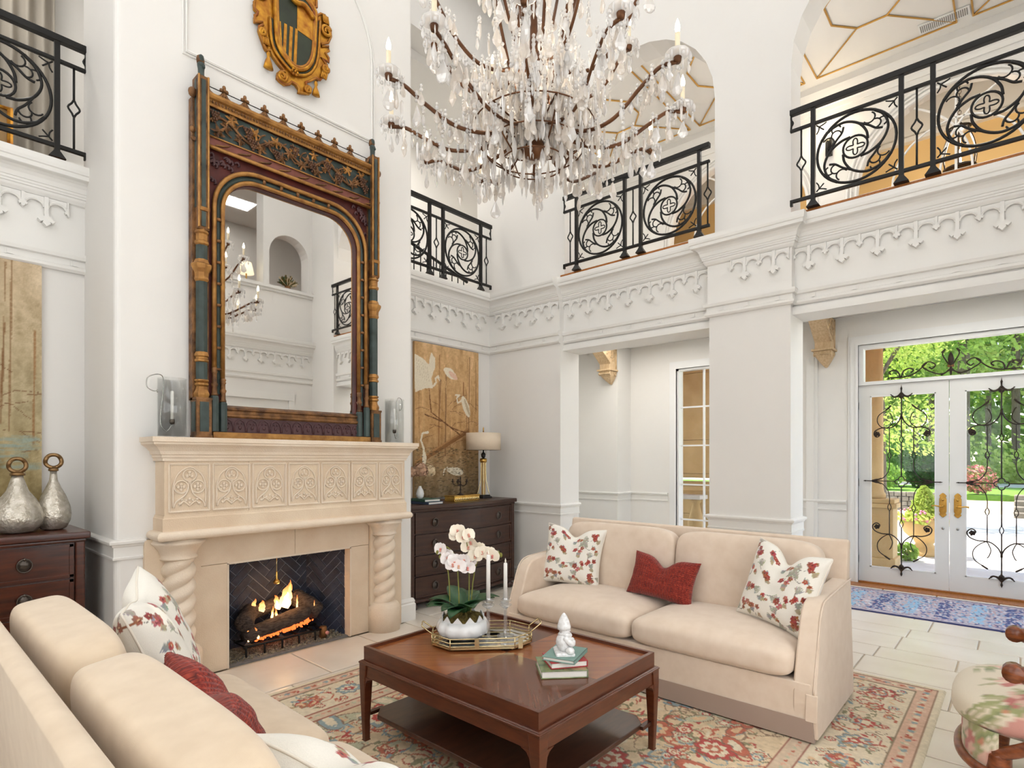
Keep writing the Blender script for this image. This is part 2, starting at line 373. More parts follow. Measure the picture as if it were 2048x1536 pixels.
# ---- entablature (cornice with tracery frieze)
CP = [(0,2.815),(.02,2.815),(.034,2.832),(.034,2.852),(.02,2.858),(.02,2.9),(.04,2.906),(.046,2.93),(.046,2.948),(.012,2.956),(.012,3.29),(.026,3.296),(.04,3.318),(.042,3.335),(.05,3.337),(.05,3.352),(.056,3.354),(.056,3.37)]
CP += [(.062+.062*(1-math.cos(math.radians(a))), 3.372+.072*math.sin(math.radians(a))) for a in (0, 25, 45, 65, 90)]
CP += [(.13,3.448),(.13,3.475),(.138,3.48),(.142,3.5),(.142,3.538),(.12,3.545),(.03,3.56),(0,3.56)]
def entab(n, path, lab, flip=False):
    return struct('trim_%d' % n, MB().sweep(CP, path, flip=flip), 'trim', label=lab)
ent_bl = entab(1, [(XL, YB), (BX0, YB)], 'white moulded cornice with tracery frieze left of the chimney breast')
ent_br = entab(2, [(BX1, YB), (X0, YB), (X0, YJ)], 'white moulded cornice with tracery frieze turning the corner above the dresser')
ent_c = entab(3, [(XB, YJ), (XB, YP1)], 'white cornice with tracery frieze on the beam of the middle opening')
ent_p = entab(4, [(XB+.01, YP1), (X0, YP1), (X0, YP0), (XB+.01, YP0)], 'white cornice with tracery frieze breaking forward around the pilaster')
ent_r = entab(5, [(XB, YP0), (XB, -.28)], 'white cornice with tracery frieze on the beam above the glass doors')
# beam soffit mouldings
struct('trim_6', MB().box(XB-.035, YP1, 2.732, XB+.30, YJ, 2.76).box(XB-.02, YP1, 2.76, XB, YJ, 2.8).box(XB-.035, -.28, 2.732, XB+.30, YP0, 2.76).box(XB-.02, -.28, 2.76, XB, YP0, 2.8), 'trim', label='flat white soffit mouldings under both beams')
# frieze tracery unit, pitch .2465 : one big pendant in the middle of two arcs
def tracery_mesh():
    m = MB(); p = .2465; q = p/2; zt = 3.292
    fn = lambda u, v, d: (u, -d, v)
    # spandrel plates above the arcs (depth 12mm): strip between arc and top
    for s in (-1, 1):
        A = [(s*(q/2 + .052*math.cos(math.radians(a))), 3.222+.046*math.sin(math.radians(a))) for a in range(0, 181, 15)]
        k = len(A); V = []; F = []
        for d in (.004, .020):
            V += [fn(u, v, d) for u, v in A]+[fn(u, zt, d) for u, v in A]
        for i in range(k-1): F += [(2*k+i, 2*k+i+1, 3*k+i+1, 3*k+i), (i, i+1, 2*k+i+1, 2*k+i)]
        m.add(V, F)
        m.tube([fn(u, v, .018) for u, v in A], .0095, 6)
    # stems
    m.add([fn(u, v, d) for d in (.002, .034) for u, v in ((-.0115, 3.13), (.0115, 3.13), (.0115, zt), (-.0115, zt))], [(4,5,6,7),(0,4,7,3),(1,2,6,5)])
    for u0 in (-q, q):
        e = .0085; a, b = (u0, u0+e) if u0 < 0 else (u0-e, u0)
        m.add([fn(u, v, d) for d in (.002, .030) for u, v in ((a, 3.2), (b, 3.2), (b, zt), (a, zt))], [(4,5,6,7),(0,4,7,3),(1,2,6,5)])
    # leaf pendants
    leaf = [(0,-.052),(.014,-.036),(.022,-.030),(.017,-.018),(.030,-.026),(.046,-.008),(.034,.004),(.026,.016),(.012,.014),(.010,.03)]
    leaf = leaf + [(-x, y) for x, y in reversed(leaf[1:])]
    m.prism([(x*1.05, 3.142+y) for x, y in leaf], fn, .004, .042)
    for u0 in (-q, q):
        L = [(x*.55, y*.6) for x, y in leaf]
        L = [(max(x, 0) if u0 < 0 else min(x, 0), y) for x, y in L]
        LL = []
        for pnt in L:
            if not LL or pnt != LL[-1]: LL.append(pnt)
        m.prism([(u0+x, 3.222+y) for x, y in LL], fn, .004, .034)
    return m.mesh('tracery', 'trim')
TR = tracery_mesh(); PIT = .2465
def run(parent, a, b, first, fixed, axis):
    """tracery units centred on first + k*pitch within [a,b]"""
    lo, hi = min(a, b), max(a, b); k0 = math.floor((lo-first)/PIT)
    for k in range(k0, k0+40):
        c = first+k*PIT
        if c-PIT*.42 < lo or c+PIT*.42 > hi: continue
        if axis == 'x': put('tracery', TR, parent, (c, fixed, 0))
        else: put('tracery', TR, parent, (fixed, c, 0), (0, 0, -PI/2))
run(ent_bl, XL, BX0, .79, YB-.010, 'x'); run(ent_br, BX1, X0, 4.971, YB-.010, 'x'); run(ent_br, YJ, YB, 4.027, X0-.010, 'y')
run(ent_c, YP1, YJ, 3.055, XB-.010, 'y'); run(ent_p, YP0, YP1, 1.835, X0-.010, 'y'); run(ent_r, -.28, YP0, .347, XB-.010, 'y')
# little rosette blocks in the lower moulding
RB = MB(); 
for d, r in ((.0, .026), (.005, .014)): RB.box(-r, -.006-d, 2.861, r, 0, 2.897)
RBM = RB.mesh('rosette_block', 'trim')
for par, L, fx, ax in ((ent_bl, [-.6, -.2, .2, .6, .95], YB-.018, 'x'), (ent_br, [3.6, 4.0, 4.35, 4.7, 5.05], YB-.018, 'x'), (ent_br, [4.88, 4.5, 4.12], X0-.018, 'y'), (ent_c, [3.75, 3.4, 3.05, 2.7, 2.35], XB-.018, 'y'), (ent_p, [2.05, 1.82, 1.56], X0-.018, 'y'), (ent_r, [1.3, 1.0, .7, .35, .1, -.2], XB-.018, 'y')):
    for c in L: put('rosette_block', RBM, par, (c, fx, 0) if ax == 'x' else (fx, c, 0), (0, 0, 0 if ax == 'x' else -PI/2))
# ---- chair rails and baseboards
CR = [(0,.86),(.012,.862),(.014,.875),(.008,.88),(.008,.94),(.016,.945),(.02,.957),(.034,.963),(.036,.978),(.03,.985),(0,.99)]
BBP = [(0,0),(.022,0),(.022,.15),(.014,.16),(.018,.175),(.008,.2),(0,.205)]
def rails(n, path, lab, flip=False, base=True):
    struct('trim_%d' % n, MB().sweep(CR, path, flip=flip), 'trim', label='white moulded chair rail ' + lab)
    if base: struct('baseboard_%d' % n, MB().sweep(BBP, path, flip=flip), 'trim', label='tall white baseboard ' + lab)
rails(11, [(XL, YB), (BX0, YB), (BX0, BY), (1.175, BY)], 'left of the fireplace')
rails(12, [(BX1, YB), (X0, YB), (X0, YJ), (X0+WT, YJ)], 'beside the dark dresser')
struct('baseboard_20', MB().sweep(BBP, [(3.19, BY), (BX1, BY), (BX1, YB)]), 'trim', label='white plinth right of the twisted stone column')
rails(13, [(X0+WT, YP1), (X0, YP1), (X0, YP0), (X0+WT, YP0)], 'around the pilaster')
# ---- entrance hall shell
YV = 4.62
struct('wall_entrance_side', MB().box(7.6, YV, 0, XV+.3, YB+.9, 3.3).box(X0+WT-.02, YB+.6, 0, 7.7, YB+.9, 3.3), 'paint', label='grey white projecting wall left of the tall window')
struct('ceiling_entrance', MB().box(XB+.02, YF, 3.25, XV+.02, YB+.9, 3.3), 'ceiling', label='white ceiling of the entrance hall')
DY1, DY0, DZ = 1.50, -.295, 2.90     # door opening incl. transom
WY1, WY0, WZ0, WZ1 = 3.86, 2.9, .30, 2.86
wv = MB()
for y0, y1, z0, z1 in ((YF, DY0, 0, 3.56), (DY0, DY1, DZ, 3.56), (DY1, WY0, 0, 3.56), (WY0, WY1, 0, WZ0), (WY0, WY1, WZ1, 3.56), (WY1, YV+.05, 0, 3.56)): wv.box(XV, y0, z0, XV+.25, y1, z1)
struct('wall_entrance', wv, 'paint', label='white entrance wall with the glass doors and side window')
rails(14, [(7.6, YB+.6), (7.6, YV), (XV, YV), (XV, WY1+.12)], 'in the entrance left of the window')
rails(15, [(XV, WY0-.12), (XV, DY1+.11)], 'between the window and the glass doors')
def casing(n, y0, y1, z0, z1, lab, sill=False):
    """stepped casing around an opening in the entrance wall"""
    m = MB()
    for w, d in ((.11, .018), (.085, .03), (.03, .04)):
        m.box(XV-d, y1, z0, XV, y1+w, z1+w).box(XV-d, y0-w, z0, XV, y0, z1+w).box(XV-d, y0, z1, XV, y1, z1+w)
        if sill: m.box(XV-d, y0-w, z0-w, XV, y1+w, z0)
    return struct('trim_%d' % n, m, 'white_gloss', label=lab)
casing(16, DY0+.02, DY1-.02, 0, DZ-.02, 'white stepped casing around the glass doors')
casing(17, WY0+.02, WY1-.02, WZ0+.02, WZ1-.02, 'white stepped casing around the tall side window', True)
# vertical panel edge left of the doors
struct('trim_18', MB().box(XV-.02, 1.93, .2, XV, 1.97, 2.86).box(XV-.03, 1.97, .2, XV, 2.06, 2.86), 'trim', label='flat white upright moulding near the carved bracket')
# ---- side window
wf = MB()
for y0, y1, z0, z1 in ((WY0, WY0+.05, WZ0, WZ1), (WY1-.05, WY1, WZ0, WZ1), (WY0, WY1, WZ0, WZ0+.05), (WY0, WY1, WZ1-.05, WZ1)): wf.box(XV-.004, y0, z0, XV+.11, y1, z1)
win = struct('window_1', wf, 'white_gloss', label='tall narrow divided window onto tan stone')
for z in (1.12, 1.70, 2.27, .60): MB().box(XV+.065, WY0+.05, z-.011, XV+.095, WY1-.05, z+.011).build('muntin', 'white_gloss', win)
for y in (3.455, 3.16): MB().box(XV+.06, y-.011, WZ0+.05, XV+.1, y+.011, WZ1-.05).build('muntin', 'white_gloss', win)
MB().box(XV+.078, WY0+.05, WZ0+.05, XV+.082, WY1-.05, WZ1-.05).build('pane', 'pane', win)
# ---- rest of the shell (behind and beside the camera)
def holed(xa, xb, fixed, axis, holes, t, name, lab):
    m = MB(); xs = sorted({xa, xb, *[h[0] for h in holes], *[h[1] for h in holes]})
    for a, b in zip(xs[:-1], xs[1:]):
        zs = sorted([(h[2], h[3]) for h in holes if h[0] <= a and h[1] >= b]); z = 0
        for h0, h1 in zs + [(ZT, ZT)]:
            if h0 > z:
                if axis == 'x': m.box(a, fixed, z, b, fixed+t, h0)
                else: m.box(fixed, a, z, fixed+t, b, h0)
            z = h1
    struct(name, m, 'paint', label=lab)
holed(XL-.3, X0+.36, YF-.25, 'x', [(-.55, 3.35, .35, 2.75), (-.55, 3.35, 3.66, 6.15), (3.5, 4.32, 4.40, 6.1), (4.42, 5.12, 4.40, 4.98), (4.42, 5.12, 4.98, 5.34)], .25, 'wall_front', 'white front wall behind the camera with added tall windows')
holed(YF, YB+.3, XL-.25, 'y', [(.3, 3.9, 1.15, 2.75), (.3, 3.9, 3.66, 6.15)], .25, 'wall_left', 'white left wall beside the camera with added tall windows')
def win_frame(n, a, b, z0, z1, axis, fixed, lab):
    m = MB(); k = round((b-a)/.75); L = [(a+(b-a)*i/k) for i in range(k+1)]
    for c in L:
        if axis == 'x': m.box(c-.03, fixed, z0, c+.03, fixed+.06, z1)
        else: m.box(fixed, c-.03, z0, fixed+.06, c+.03, z1)
    for z in (z0+.02, (z0+z1)/2, z1-.02):
        if axis == 'x': m.box(a, fixed, z-.025, b, fixed+.06, z+.025)
        else: m.box(fixed, a, z-.025, fixed+.06, b, z+.025)
    struct('window_%d' % n, m, 'white_gloss', label=lab)
win_frame(3, -.55, 3.35, .35, 2.75, 'x', YF-.2, 'added wide divided window low in the front wall'); win_frame(4, -.55, 3.35, 3.66, 6.15, 'x', YF-.2, 'added wide divided window high in the front wall')  # unseen windows invented as a setting for the fill lights
win_frame(5, .3, 3.9, 1.15, 2.75, 'y', XL-.2, 'added wide divided window low in the left wall'); win_frame(6, .3, 3.9, 3.66, 6.15, 'y', XL-.2, 'added wide divided window high in the left wall')
for n_, a_ in ((7, (-.55, YF-.22, .35, 3.35, YF-.21, 2.75)), (8, (-.55, YF-.22, 3.66, 3.35, YF-.21, 6.15)), (9, (XL-.22, .3, 1.15, XL-.21, 3.9, 2.75)), (10, (XL-.22, .3, 3.66, XL-.21, 3.9, 6.15))):
    struct('window_%d' % n_, MB().box(*a_), M('blocker', (.85, .84, .81), .8), label='added white sun blind in a %s' % ('low front window', 'high front window', 'low left window', 'high left window')[n_-7])  # opaque sheets added behind the fill lights to block the sun
struct('ceiling', MB().box(XL-.3, YF-.3, ZT, X0+.4, YB+.3, ZT+.1), 'ceiling', label='high white ceiling of the great room')
# front wall details seen in the mirror
struct('trim_31', MB().sweep(CP, [(X0, YF), (2.6, YF)]), 'trim', label='cornice on the front wall reflected in the mirror')
tr31 = bpy.data.objects['trim_31']
for k in range(10): put('tracery', TR, tr31, (5.0-k*PIT, YF+.010, 0), (0, 0, PI))
struct('trim_32', MB().box(3.4, YF-.25, 4.36, X0, YF+.07, 4.41).box(3.4, YF, 4.32, X0, YF+.035, 4.36), 'trim', label='white ledge under the arch on the front wall reflected in the mirror')
def arch_x(y0, t, xa, xb, zs, zt, n=16):
    m = MB(); c = (xa+xb)/2; r = (xb-xa)/2; A = [(c+r*math.cos(PI*i/n), zs+(zt-zs-.005)*math.sin(PI*i/n)) for i in range(n+1)]; k = n+1; V = []; F = []
    for d in (0, t): V += [(x, y0+d, z) for x, z in A]+[(x, y0+d, zt) for x, z in A]
    for i in range(n): F += [(i+1, i, k+i, k+i+1), (2*k+i, 2*k+i+1, 3*k+i+1, 3*k+i), (i, i+1, 2*k+i+1, 2*k+i)]
    return m.add(V, F)
struct('wall_front_arch', arch_x(YF-.25, .25, 4.42, 5.12, 4.98, 5.34), 'paint', label='white arch head on the front wall reflected in the mirror')
fm = MB().box(3.45, YF, .2, 3.55, YF+.03, 2.5).box(4.75, YF, .2, 4.85, YF+.03, 2.5).box(3.45, YF, 2.5, 4.85, YF+.04, 2.62).box(3.6, YF, 2.0, 4.7, YF+.015, 2.4)
for i in range(6): fm.tube([(3.75+.16*i+.06*math.cos(a/8*2*PI), YF+.02, 2.2+.06*math.sin(a/8*2*PI)) for a in range(8)], .008, 5, closed=True)
struct('trim_33', fm, 'trim', label='white overdoor panel with scrolls reflected in the mirror')
# hall beyond the high openings
struct('wall_hall', MB().box(2.9, YF-2.4, 3.5, 6.4, YF-2.3, 6.3).box(2.8, YF-2.4, 3.5, 2.9, YF-.25, 6.3).box(6.3, YF-2.4, 3.5, 6.4, YF-.25, 6.3).box(X0+.36, YF-.3, 3.5, 6.4, YF-.25, 6.3), 'paint', label='white walls of the hall beyond the reflected arch')
struct('ceiling_hall', MB().box(2.8, YF-2.4, 6.2, 6.4, YF-.25, 6.3), 'ceiling', label='ceiling of the hall beyond the reflected arch')
struct('floor_hall', MB().box(2.8, YF-2.4, 3.5, 6.4, YF-.25, 3.56), 'oak', label='oak floor of the hall beyond the reflected arch')
# ---- gallery on the right, upstairs
gw = MB()
GA = ((-.42, 1.52), (2.05, 3.99)); GS, GTOP = 4.745, 5.725
ys = [YF-.3, GA[0][0], GA[0][1], GA[1][0], GA[1][1], YB+1.8]
for y0, y1 in ((ys[0], ys[1]), (ys[2], ys[3]), (ys[4], ys[5])): gw.box(XV+.05, y0, SL, XV+.2, y1, 6.2)
struct('wall_gallery', gw, 'paint', label='white gallery wall with two arched openings')
def fillet(X, t, y0, y1, zs, zt, ztop, n=20):
    m = MB(); c = (y0+y1)/2; r = (y1-y0)/2; rz = zt-zs; V = []; F = []
    A = [(c+r*math.cos(PI*i/n), zs+rz*math.sin(PI*i/n)) for i in range(n+1)]; k = n+1
    for d in (0, t): V += [(X+d, y, z) for y, z in A]+[(X+d, y, ztop) for y, z in A]
    for i in range(n): F += [(i, i+1, k+i+1, k+i), (2*k+i+1, 2*k+i, 3*k+i, 3*k+i+1), (i+1, i, 2*k+i, 2*k+i+1)]
    return m.add(V, F)
for q, (y0, y1) in enumerate(GA):
    w = ('right', 'left')[q]; c = (y0+y1)/2; r = (y1-y0)/2
    struct('wall_gallery_arch', fillet(XV+.05, .15, y0, y1, GS, GTOP, 6.2), 'paint', label='white arch head of the %s gallery doorway' % w)
    am = MB()
    for off, rr_ in ((.0, .02), (.055, .014), (.10, .018)): am.tube([(XV+.04, c-(r+off), SL)]+[(XV+.04, c-(r+off)*math.cos(PI*i/24), GS+(.98+off)*math.sin(PI*i/24)) for i in range(25)]+[(XV+.04, c+(r+off), SL)], rr_, 6)
    struct('trim_%d' % (44+q), am, 'trim', label='white arch moulding around the %s gallery doorway' % w)
    fm_ = MB(); X = XV+.12
    for cc, rr_ in ((c-r, r*1.15), (c+r, r*1.15)):
        fm_.tube([(X, y, z) for y, z in [(cc+rr_*math.cos(PI*i/40), GS+rr_*.9*math.sin(PI*i/40)) for i in range(41)] if abs(y-c) < r*.98 and z < GS+.98*math.sqrt(max(0, 1-((y-c)/r)**2))], .013, 6)
    fm_.tube([(X, c+r*.62*math.cos(PI*i/20), GS+r*.62*math.sin(PI*i/20)) for i in range(21)], .013, 6)
    fm_.tube([(X, y0, GS), (X, y1, GS)], .016, 6); fm_.tube([(X, c, GS), (X, c, GTOP)], .013, 6)
    for y in (c-r*.5, c+r*.5): fm_.tube([(X, y, SL), (X, y, GS)], .016, 6)
    struct('window_%d' % (11+q), fm_, 'trim', label='white fanlight bars in the %s gallery arch' % w)
struct('ceiling_gallery', MB().box(XB+.2, YF-.3, 6.2, XV+.2, YB+1.9, 6.3), 'ceiling', label='white coffered gallery ceiling with gold beading')
CM = [(0,5.9),(.02,5.9),(.03,5.95),(.05,5.97),(.06,6.02),(.12,6.1),(.14,6.12),(.14,6.2),(0,6.2)]
struct('trim_42', MB().sweep(CM, [(XV+.05, YB+1.7), (XV+.05, YF)]), 'trim', label='ornate white crown moulding of the gallery')
struct('wall_gallery_room', MB().box(XV+2.6, YF-2, SL, XV+2.7, 7.2, 6.35), M('ochre', srgb(232, 196, 136), .6), label='warm ochre wall of the room beyond the gallery arches')
struct('wall_gallery_room_upper', MB().box(XV+2.55, YF-2, 6.35, XV+2.7, 7.2, 7.6).box(XV+.2, YF-2, 6.2, XV+.3, 7.2, 7.6), 'paint', label='white upper wall of the room beyond the gallery arches')
struct('ceiling_gallery_room', MB().box(XV+.2, YF-2, 7.6, XV+2.7, 7.2, 7.7), 'ceiling', label='white ceiling of the room beyond the gallery arches')
struct('wall_gallery_room_ends', MB().box(XV+.2, YF-2.1, SL, XV+2.7, YF-2, 7.6).box(XV+.2, 7.2, SL, XV+2.7, 7.3, 7.6), 'ochre', label='ochre end walls of the room beyond the gallery arches')
struct('floor_gallery_room', MB().box(XV+.1, YF-2, SL-.2, XV+2.7, 7.2, SL), 'oak', label='oak floor beyond the gallery arches')
struct('trim_46', MB().box(XV+2.5, YF-2, 6.33, XV+2.6, 7.2, 6.40), 'trim', label='white picture rail in the room beyond the gallery arches')
# gold beading on the ceiling
def bead(n, pts, lab):
    struct('trim_%d' % n, MB().tube([(x, y, 6.19) for x, y in pts], .011, 5, closed=True), M('gold_trim', srgb(206, 160, 84), .4, metal=.5), label=lab)
for q, yc in enumerate((4.2, 2.7, 1.2, -.3)):
    bead(50+q*3, [(5.75, yc-.68), (7.75, yc-.68), (7.75, yc+.68), (5.75, yc+.68)], 'gold beaded coffer border %s the gallery ceiling' % ('at the far end of', 'far along', 'midway along', 'near end of')[q])
    bead(51+q*3, [(6.75+.42*math.cos(a*PI/4+PI/8), yc+.36*math.sin(a*PI/4+PI/8)) for a in range(8)], 'gold octagon in the coffer %s the gallery ceiling' % ('at the far end of', 'far along', 'midway along', 'near end of')[q])
    m = MB()
    for sx in (-1, 1):
        for sy in (-1, 1): m.tube([(6.75+sx*.39, yc+sy*.14, 6.19), (6.75+sx*1.0, yc+sy*.68, 6.19)], .009, 5)
    struct('trim_%d' % (52+q*3), m, 'gold_trim', label='gold ribs of the coffer %s the gallery ceiling' % ('at the far end of', 'far along', 'midway along', 'near end of')[q])
# back gallery
struct('wall_gallery_back', MB().box(XL-.3, YB+1.8, SL, XV+.2, YB+1.9, ZT).box(XL-.4, YB+.0, SL, XL-.3, YB+1.9, ZT), 'paint', label='white wall of the back gallery')
struct('ceiling_gallery_back', MB().box(XL-.3, YB+.3, 6.2, XB+.2, YB+1.9, 6.3), 'ceiling', label='white ceiling of the back gallery')
hd = MB().box(XL-.3, YB, 6.3, BX0, YB+.3, ZT).box(BX1, YB, 6.3, X0+.1, YB+.3, ZT)
struct('wall_back_upper', hd, 'paint', label='white wall over the back gallery openings')
struct('trim_43', MB().box(2.6, YB+1.76, SL, 2.68, YB+1.8, 5.6).box(3.5, YB+1.76, SL, 3.58, YB+1.8, 5.6).box(2.6, YB+1.76, 5.6, 3.58, YB+1.8, 5.7), 'trim', label='white door casing in the back gallery')
# ================================================================== FIREPLACE
def wb(mb, name, mat, par, smooth=False, **kw):
    """build a part given in world coordinates under an unrotated thing"""
    L = Vector(par.location)
    if par.parent: L = L + Vector(par.parent.location)
    mb.v = [(p[0]-L.x, p[1]-L.y, p[2]-L.z) for p in mb.v]; return mb.build(name, mat, par, smooth, **kw)
XC = 2.185
fp = thing('fireplace_mantel', 'carved limestone fireplace mantel with twisted columns and tracery panels', 'fireplace', (XC, 4.2, 0))
# shelf
sp = [(.0,1.487),(.012,1.487),(.012,1.505),(.02,1.51),(.02,1.525),(.03,1.53),(.034,1.55),(.055,1.575),(.075,1.59),(.082,1.594),(.082,1.606),(.09,1.61),(.09,1.64),(0,1.64)]
PX0, PX1, PY = 1.235, 3.135, 4.075      # panel box
path = [(PX0, 4.25), (PX0, PY), (PX1, PY), (PX1, 4.25)]
m = MB().sweep(sp, path, flip=False); m.box(PX0-.085, PY-.085, 1.632, PX1+.085, 4.25, 1.64); wb(m, 'shelf', 'stone_light', fp)
# body in three blocks with carved panels
body_x = [PX0, 1.77, 2.59, PX1]
for a, b in zip(body_x[:-1], body_x[1:]): wb(MB().box(a+.0012, PY, 1.13, b-.0012, 4.25, 1.49), 'frieze_block', 'stone', fp)
pw = (PX1-PX0-.03)/7
def panel_mesh():
    m = MB(); w, h = pw/2-.012, .155; fn = lambda u, v, d: (u, -d, v)
    for a, b in (((-w, -h), (w, -h)), ((w, -h), (w, h)), ((w, h), (-w, h)), ((-w, h), (-w, -h))):
        m.tube([fn(a[0], a[1], .004), fn(b[0], b[1], .004)], .006, 6)
        m.tube([fn(a[0]*.93, a[1]*.955, .002), fn(b[0]*.93, b[1]*.955, .002)], .003, 5)
    return m.mesh('panel_frame', 'stone_light', False)
def trac_mesh():
    m = MB(); fn = lambda u, v, d: (u, -d, v); W = .098
    L = [(-W, -.13), (-W, .0), (-.085, .06), (-.06, .10), (0, .135), (.06, .10), (.085, .06), (W, 0), (W, -.13)]
    m.tube(spl([fn(u, v, .003) for u, v in L], 3), .006, 5)
    def ring(cx, cy, r, k, tr=.0055):
        pts = []
        for a in range(24):
            t = 2*PI*a/24; rr = r*(1+.0*math.cos(k*t)); pts.append(fn(cx+rr*math.cos(t), cy+rr*math.sin(t), .004))
        m.tube(pts, tr, 5, closed=True)
        for q in range(k):
            t = 2*PI*q/k+PI/2; m.sphere(fn(cx+.42*r*math.cos(t), cy+.42*r*math.sin(t), .002), r*.3, 6, 4, (1, .5, 1))
        m.sphere(fn(cx, cy, .004), r*.2, 6, 4, (1, .6, 1))
    ring(0, .082, .04, 3); ring(-.05, .005, .041, 4); ring(.05, .005, .041, 4)
    for s in (-1, 1):
        m.tube(spl([fn(s*.004, .05, .004), fn(s*.01, -.01, .004), fn(s*.03, -.05, .004), fn(s*.08, -.09, .004), fn(s*.096, -.13, .003)], 4), .006, 5)
        m.tube(spl([fn(s*.0, -.12, .002), fn(s*.02, -.1, .005), fn(s*.04, -.09, .005), fn(s*.055, -.11, .003)], 3), .006, 5)
        for q in ((.022, -.085), (.046, -.078), (.06, -.105)): m.sphere(fn(s*q[0], q[1], .002), .010, 6, 4, (1, .6, 1))
    m.sphere(fn(0, -.075, .002), .011, 6, 4, (1, .6, 1)); m.sphere(fn(0, -.1, .002), .009, 6, 4, (1, .6, 1))
    return m.mesh('tracery', 'stone_light', True)
pm, tm = panel_mesh(), trac_mesh()
for i in range(7):
    c = PX0+.015+pw*(i+.5); p = put('carved_panel', pm, fp, (c-XC, PY-4.2, 1.312)); put('tracery', tm, p, (0, 0, 0))
# lower band and roll
bp = [(0,1.03),(.012,1.03),(.012,1.115),(.006,1.122),(.004,1.135),(0,1.135)]; wb(MB().sweep(bp, path), 'lower_band', 'stone', fp)
rp = [(0,.975)] + [(.022+.030*math.sin(math.radians(a)), 1.004-.030*math.cos(math.radians(a))) for a in range(0, 181, 20)] + [(0,1.036)]
rp2 = [(-.03, .975), (.0, .975)] + rp[1:] + [(-.03, 1.036)]
m = MB().sweep(rp2, path); m.box(PX0, PY+.001, .975, PX1, 4.25, 1.03); wb(m, 'roll_moulding', 'stone_light', fp, smooth=False)
# surround slabs
for nm_, a in (('lintel_slab', (1.505, 4.234, .757, XC+.012-.001, 4.3, .976)), ('lintel_slab', (XC+.012+.001, 4.234, .757, 2.872, 4.3, .976)), ('jamb_slab', (1.505, 4.234, 0, 1.69, 4.3, .755)), ('jamb_slab', (2.69, 4.234, 0, 2.872, 4.3, .755))):
    wb(MB().box(*a), nm_, 'stone', fp, bevel=.004)
for a, b in ((1.165, 1.503), (2.874, 3.205)): wb(MB().box(a, 4.215, 0, b, 4.26, .976), 'backing_slab', 'stone', fp)
wb(MB().box(1.686, 4.229, 0, 1.697, 4.32, .752).box(2.683, 4.229, 0, 2.694, 4.32, .752).box(1.686, 4.229, .745, 2.694, 4.32, .760), 'opening_trim', 'stone_light', fp)
# twisted columns
def column(cx):
    n = 40; cy = 4.205
    capp = [(.105,.835),(.112,.84),(.112,.85),(.106,.855),(.108,.87),(.118,.895),(.135,.92),(.155,.938),(.16,.945),(.16,.957),(.152,.96),(.152,.976)]
    base = [(.142,0),(.142,.2),(.138,.215),(.13,.222),(.128,.232),(.112,.24),(.1,.25)]
    wb(MB().lathe(capp, n, (cx, cy, 0)), 'capital', 'stone_light', fp, True); wb(MB().lathe(base, n, (cx, cy, 0)), 'column_base', 'stone_light', fp, True)
    Z = [.24+.6*i/110 for i in range(111)]
    fr = lambda a, z: (.74+.32*abs(math.cos(a-(z-.24)*2*PI/.21))**.75)
    wb(MB().lathe([(.098, z) for z in Z], 40, (cx, cy, 0), fr), 'twisted_shaft', 'stone_light', fp, True)
column(1.36); column(3.005)
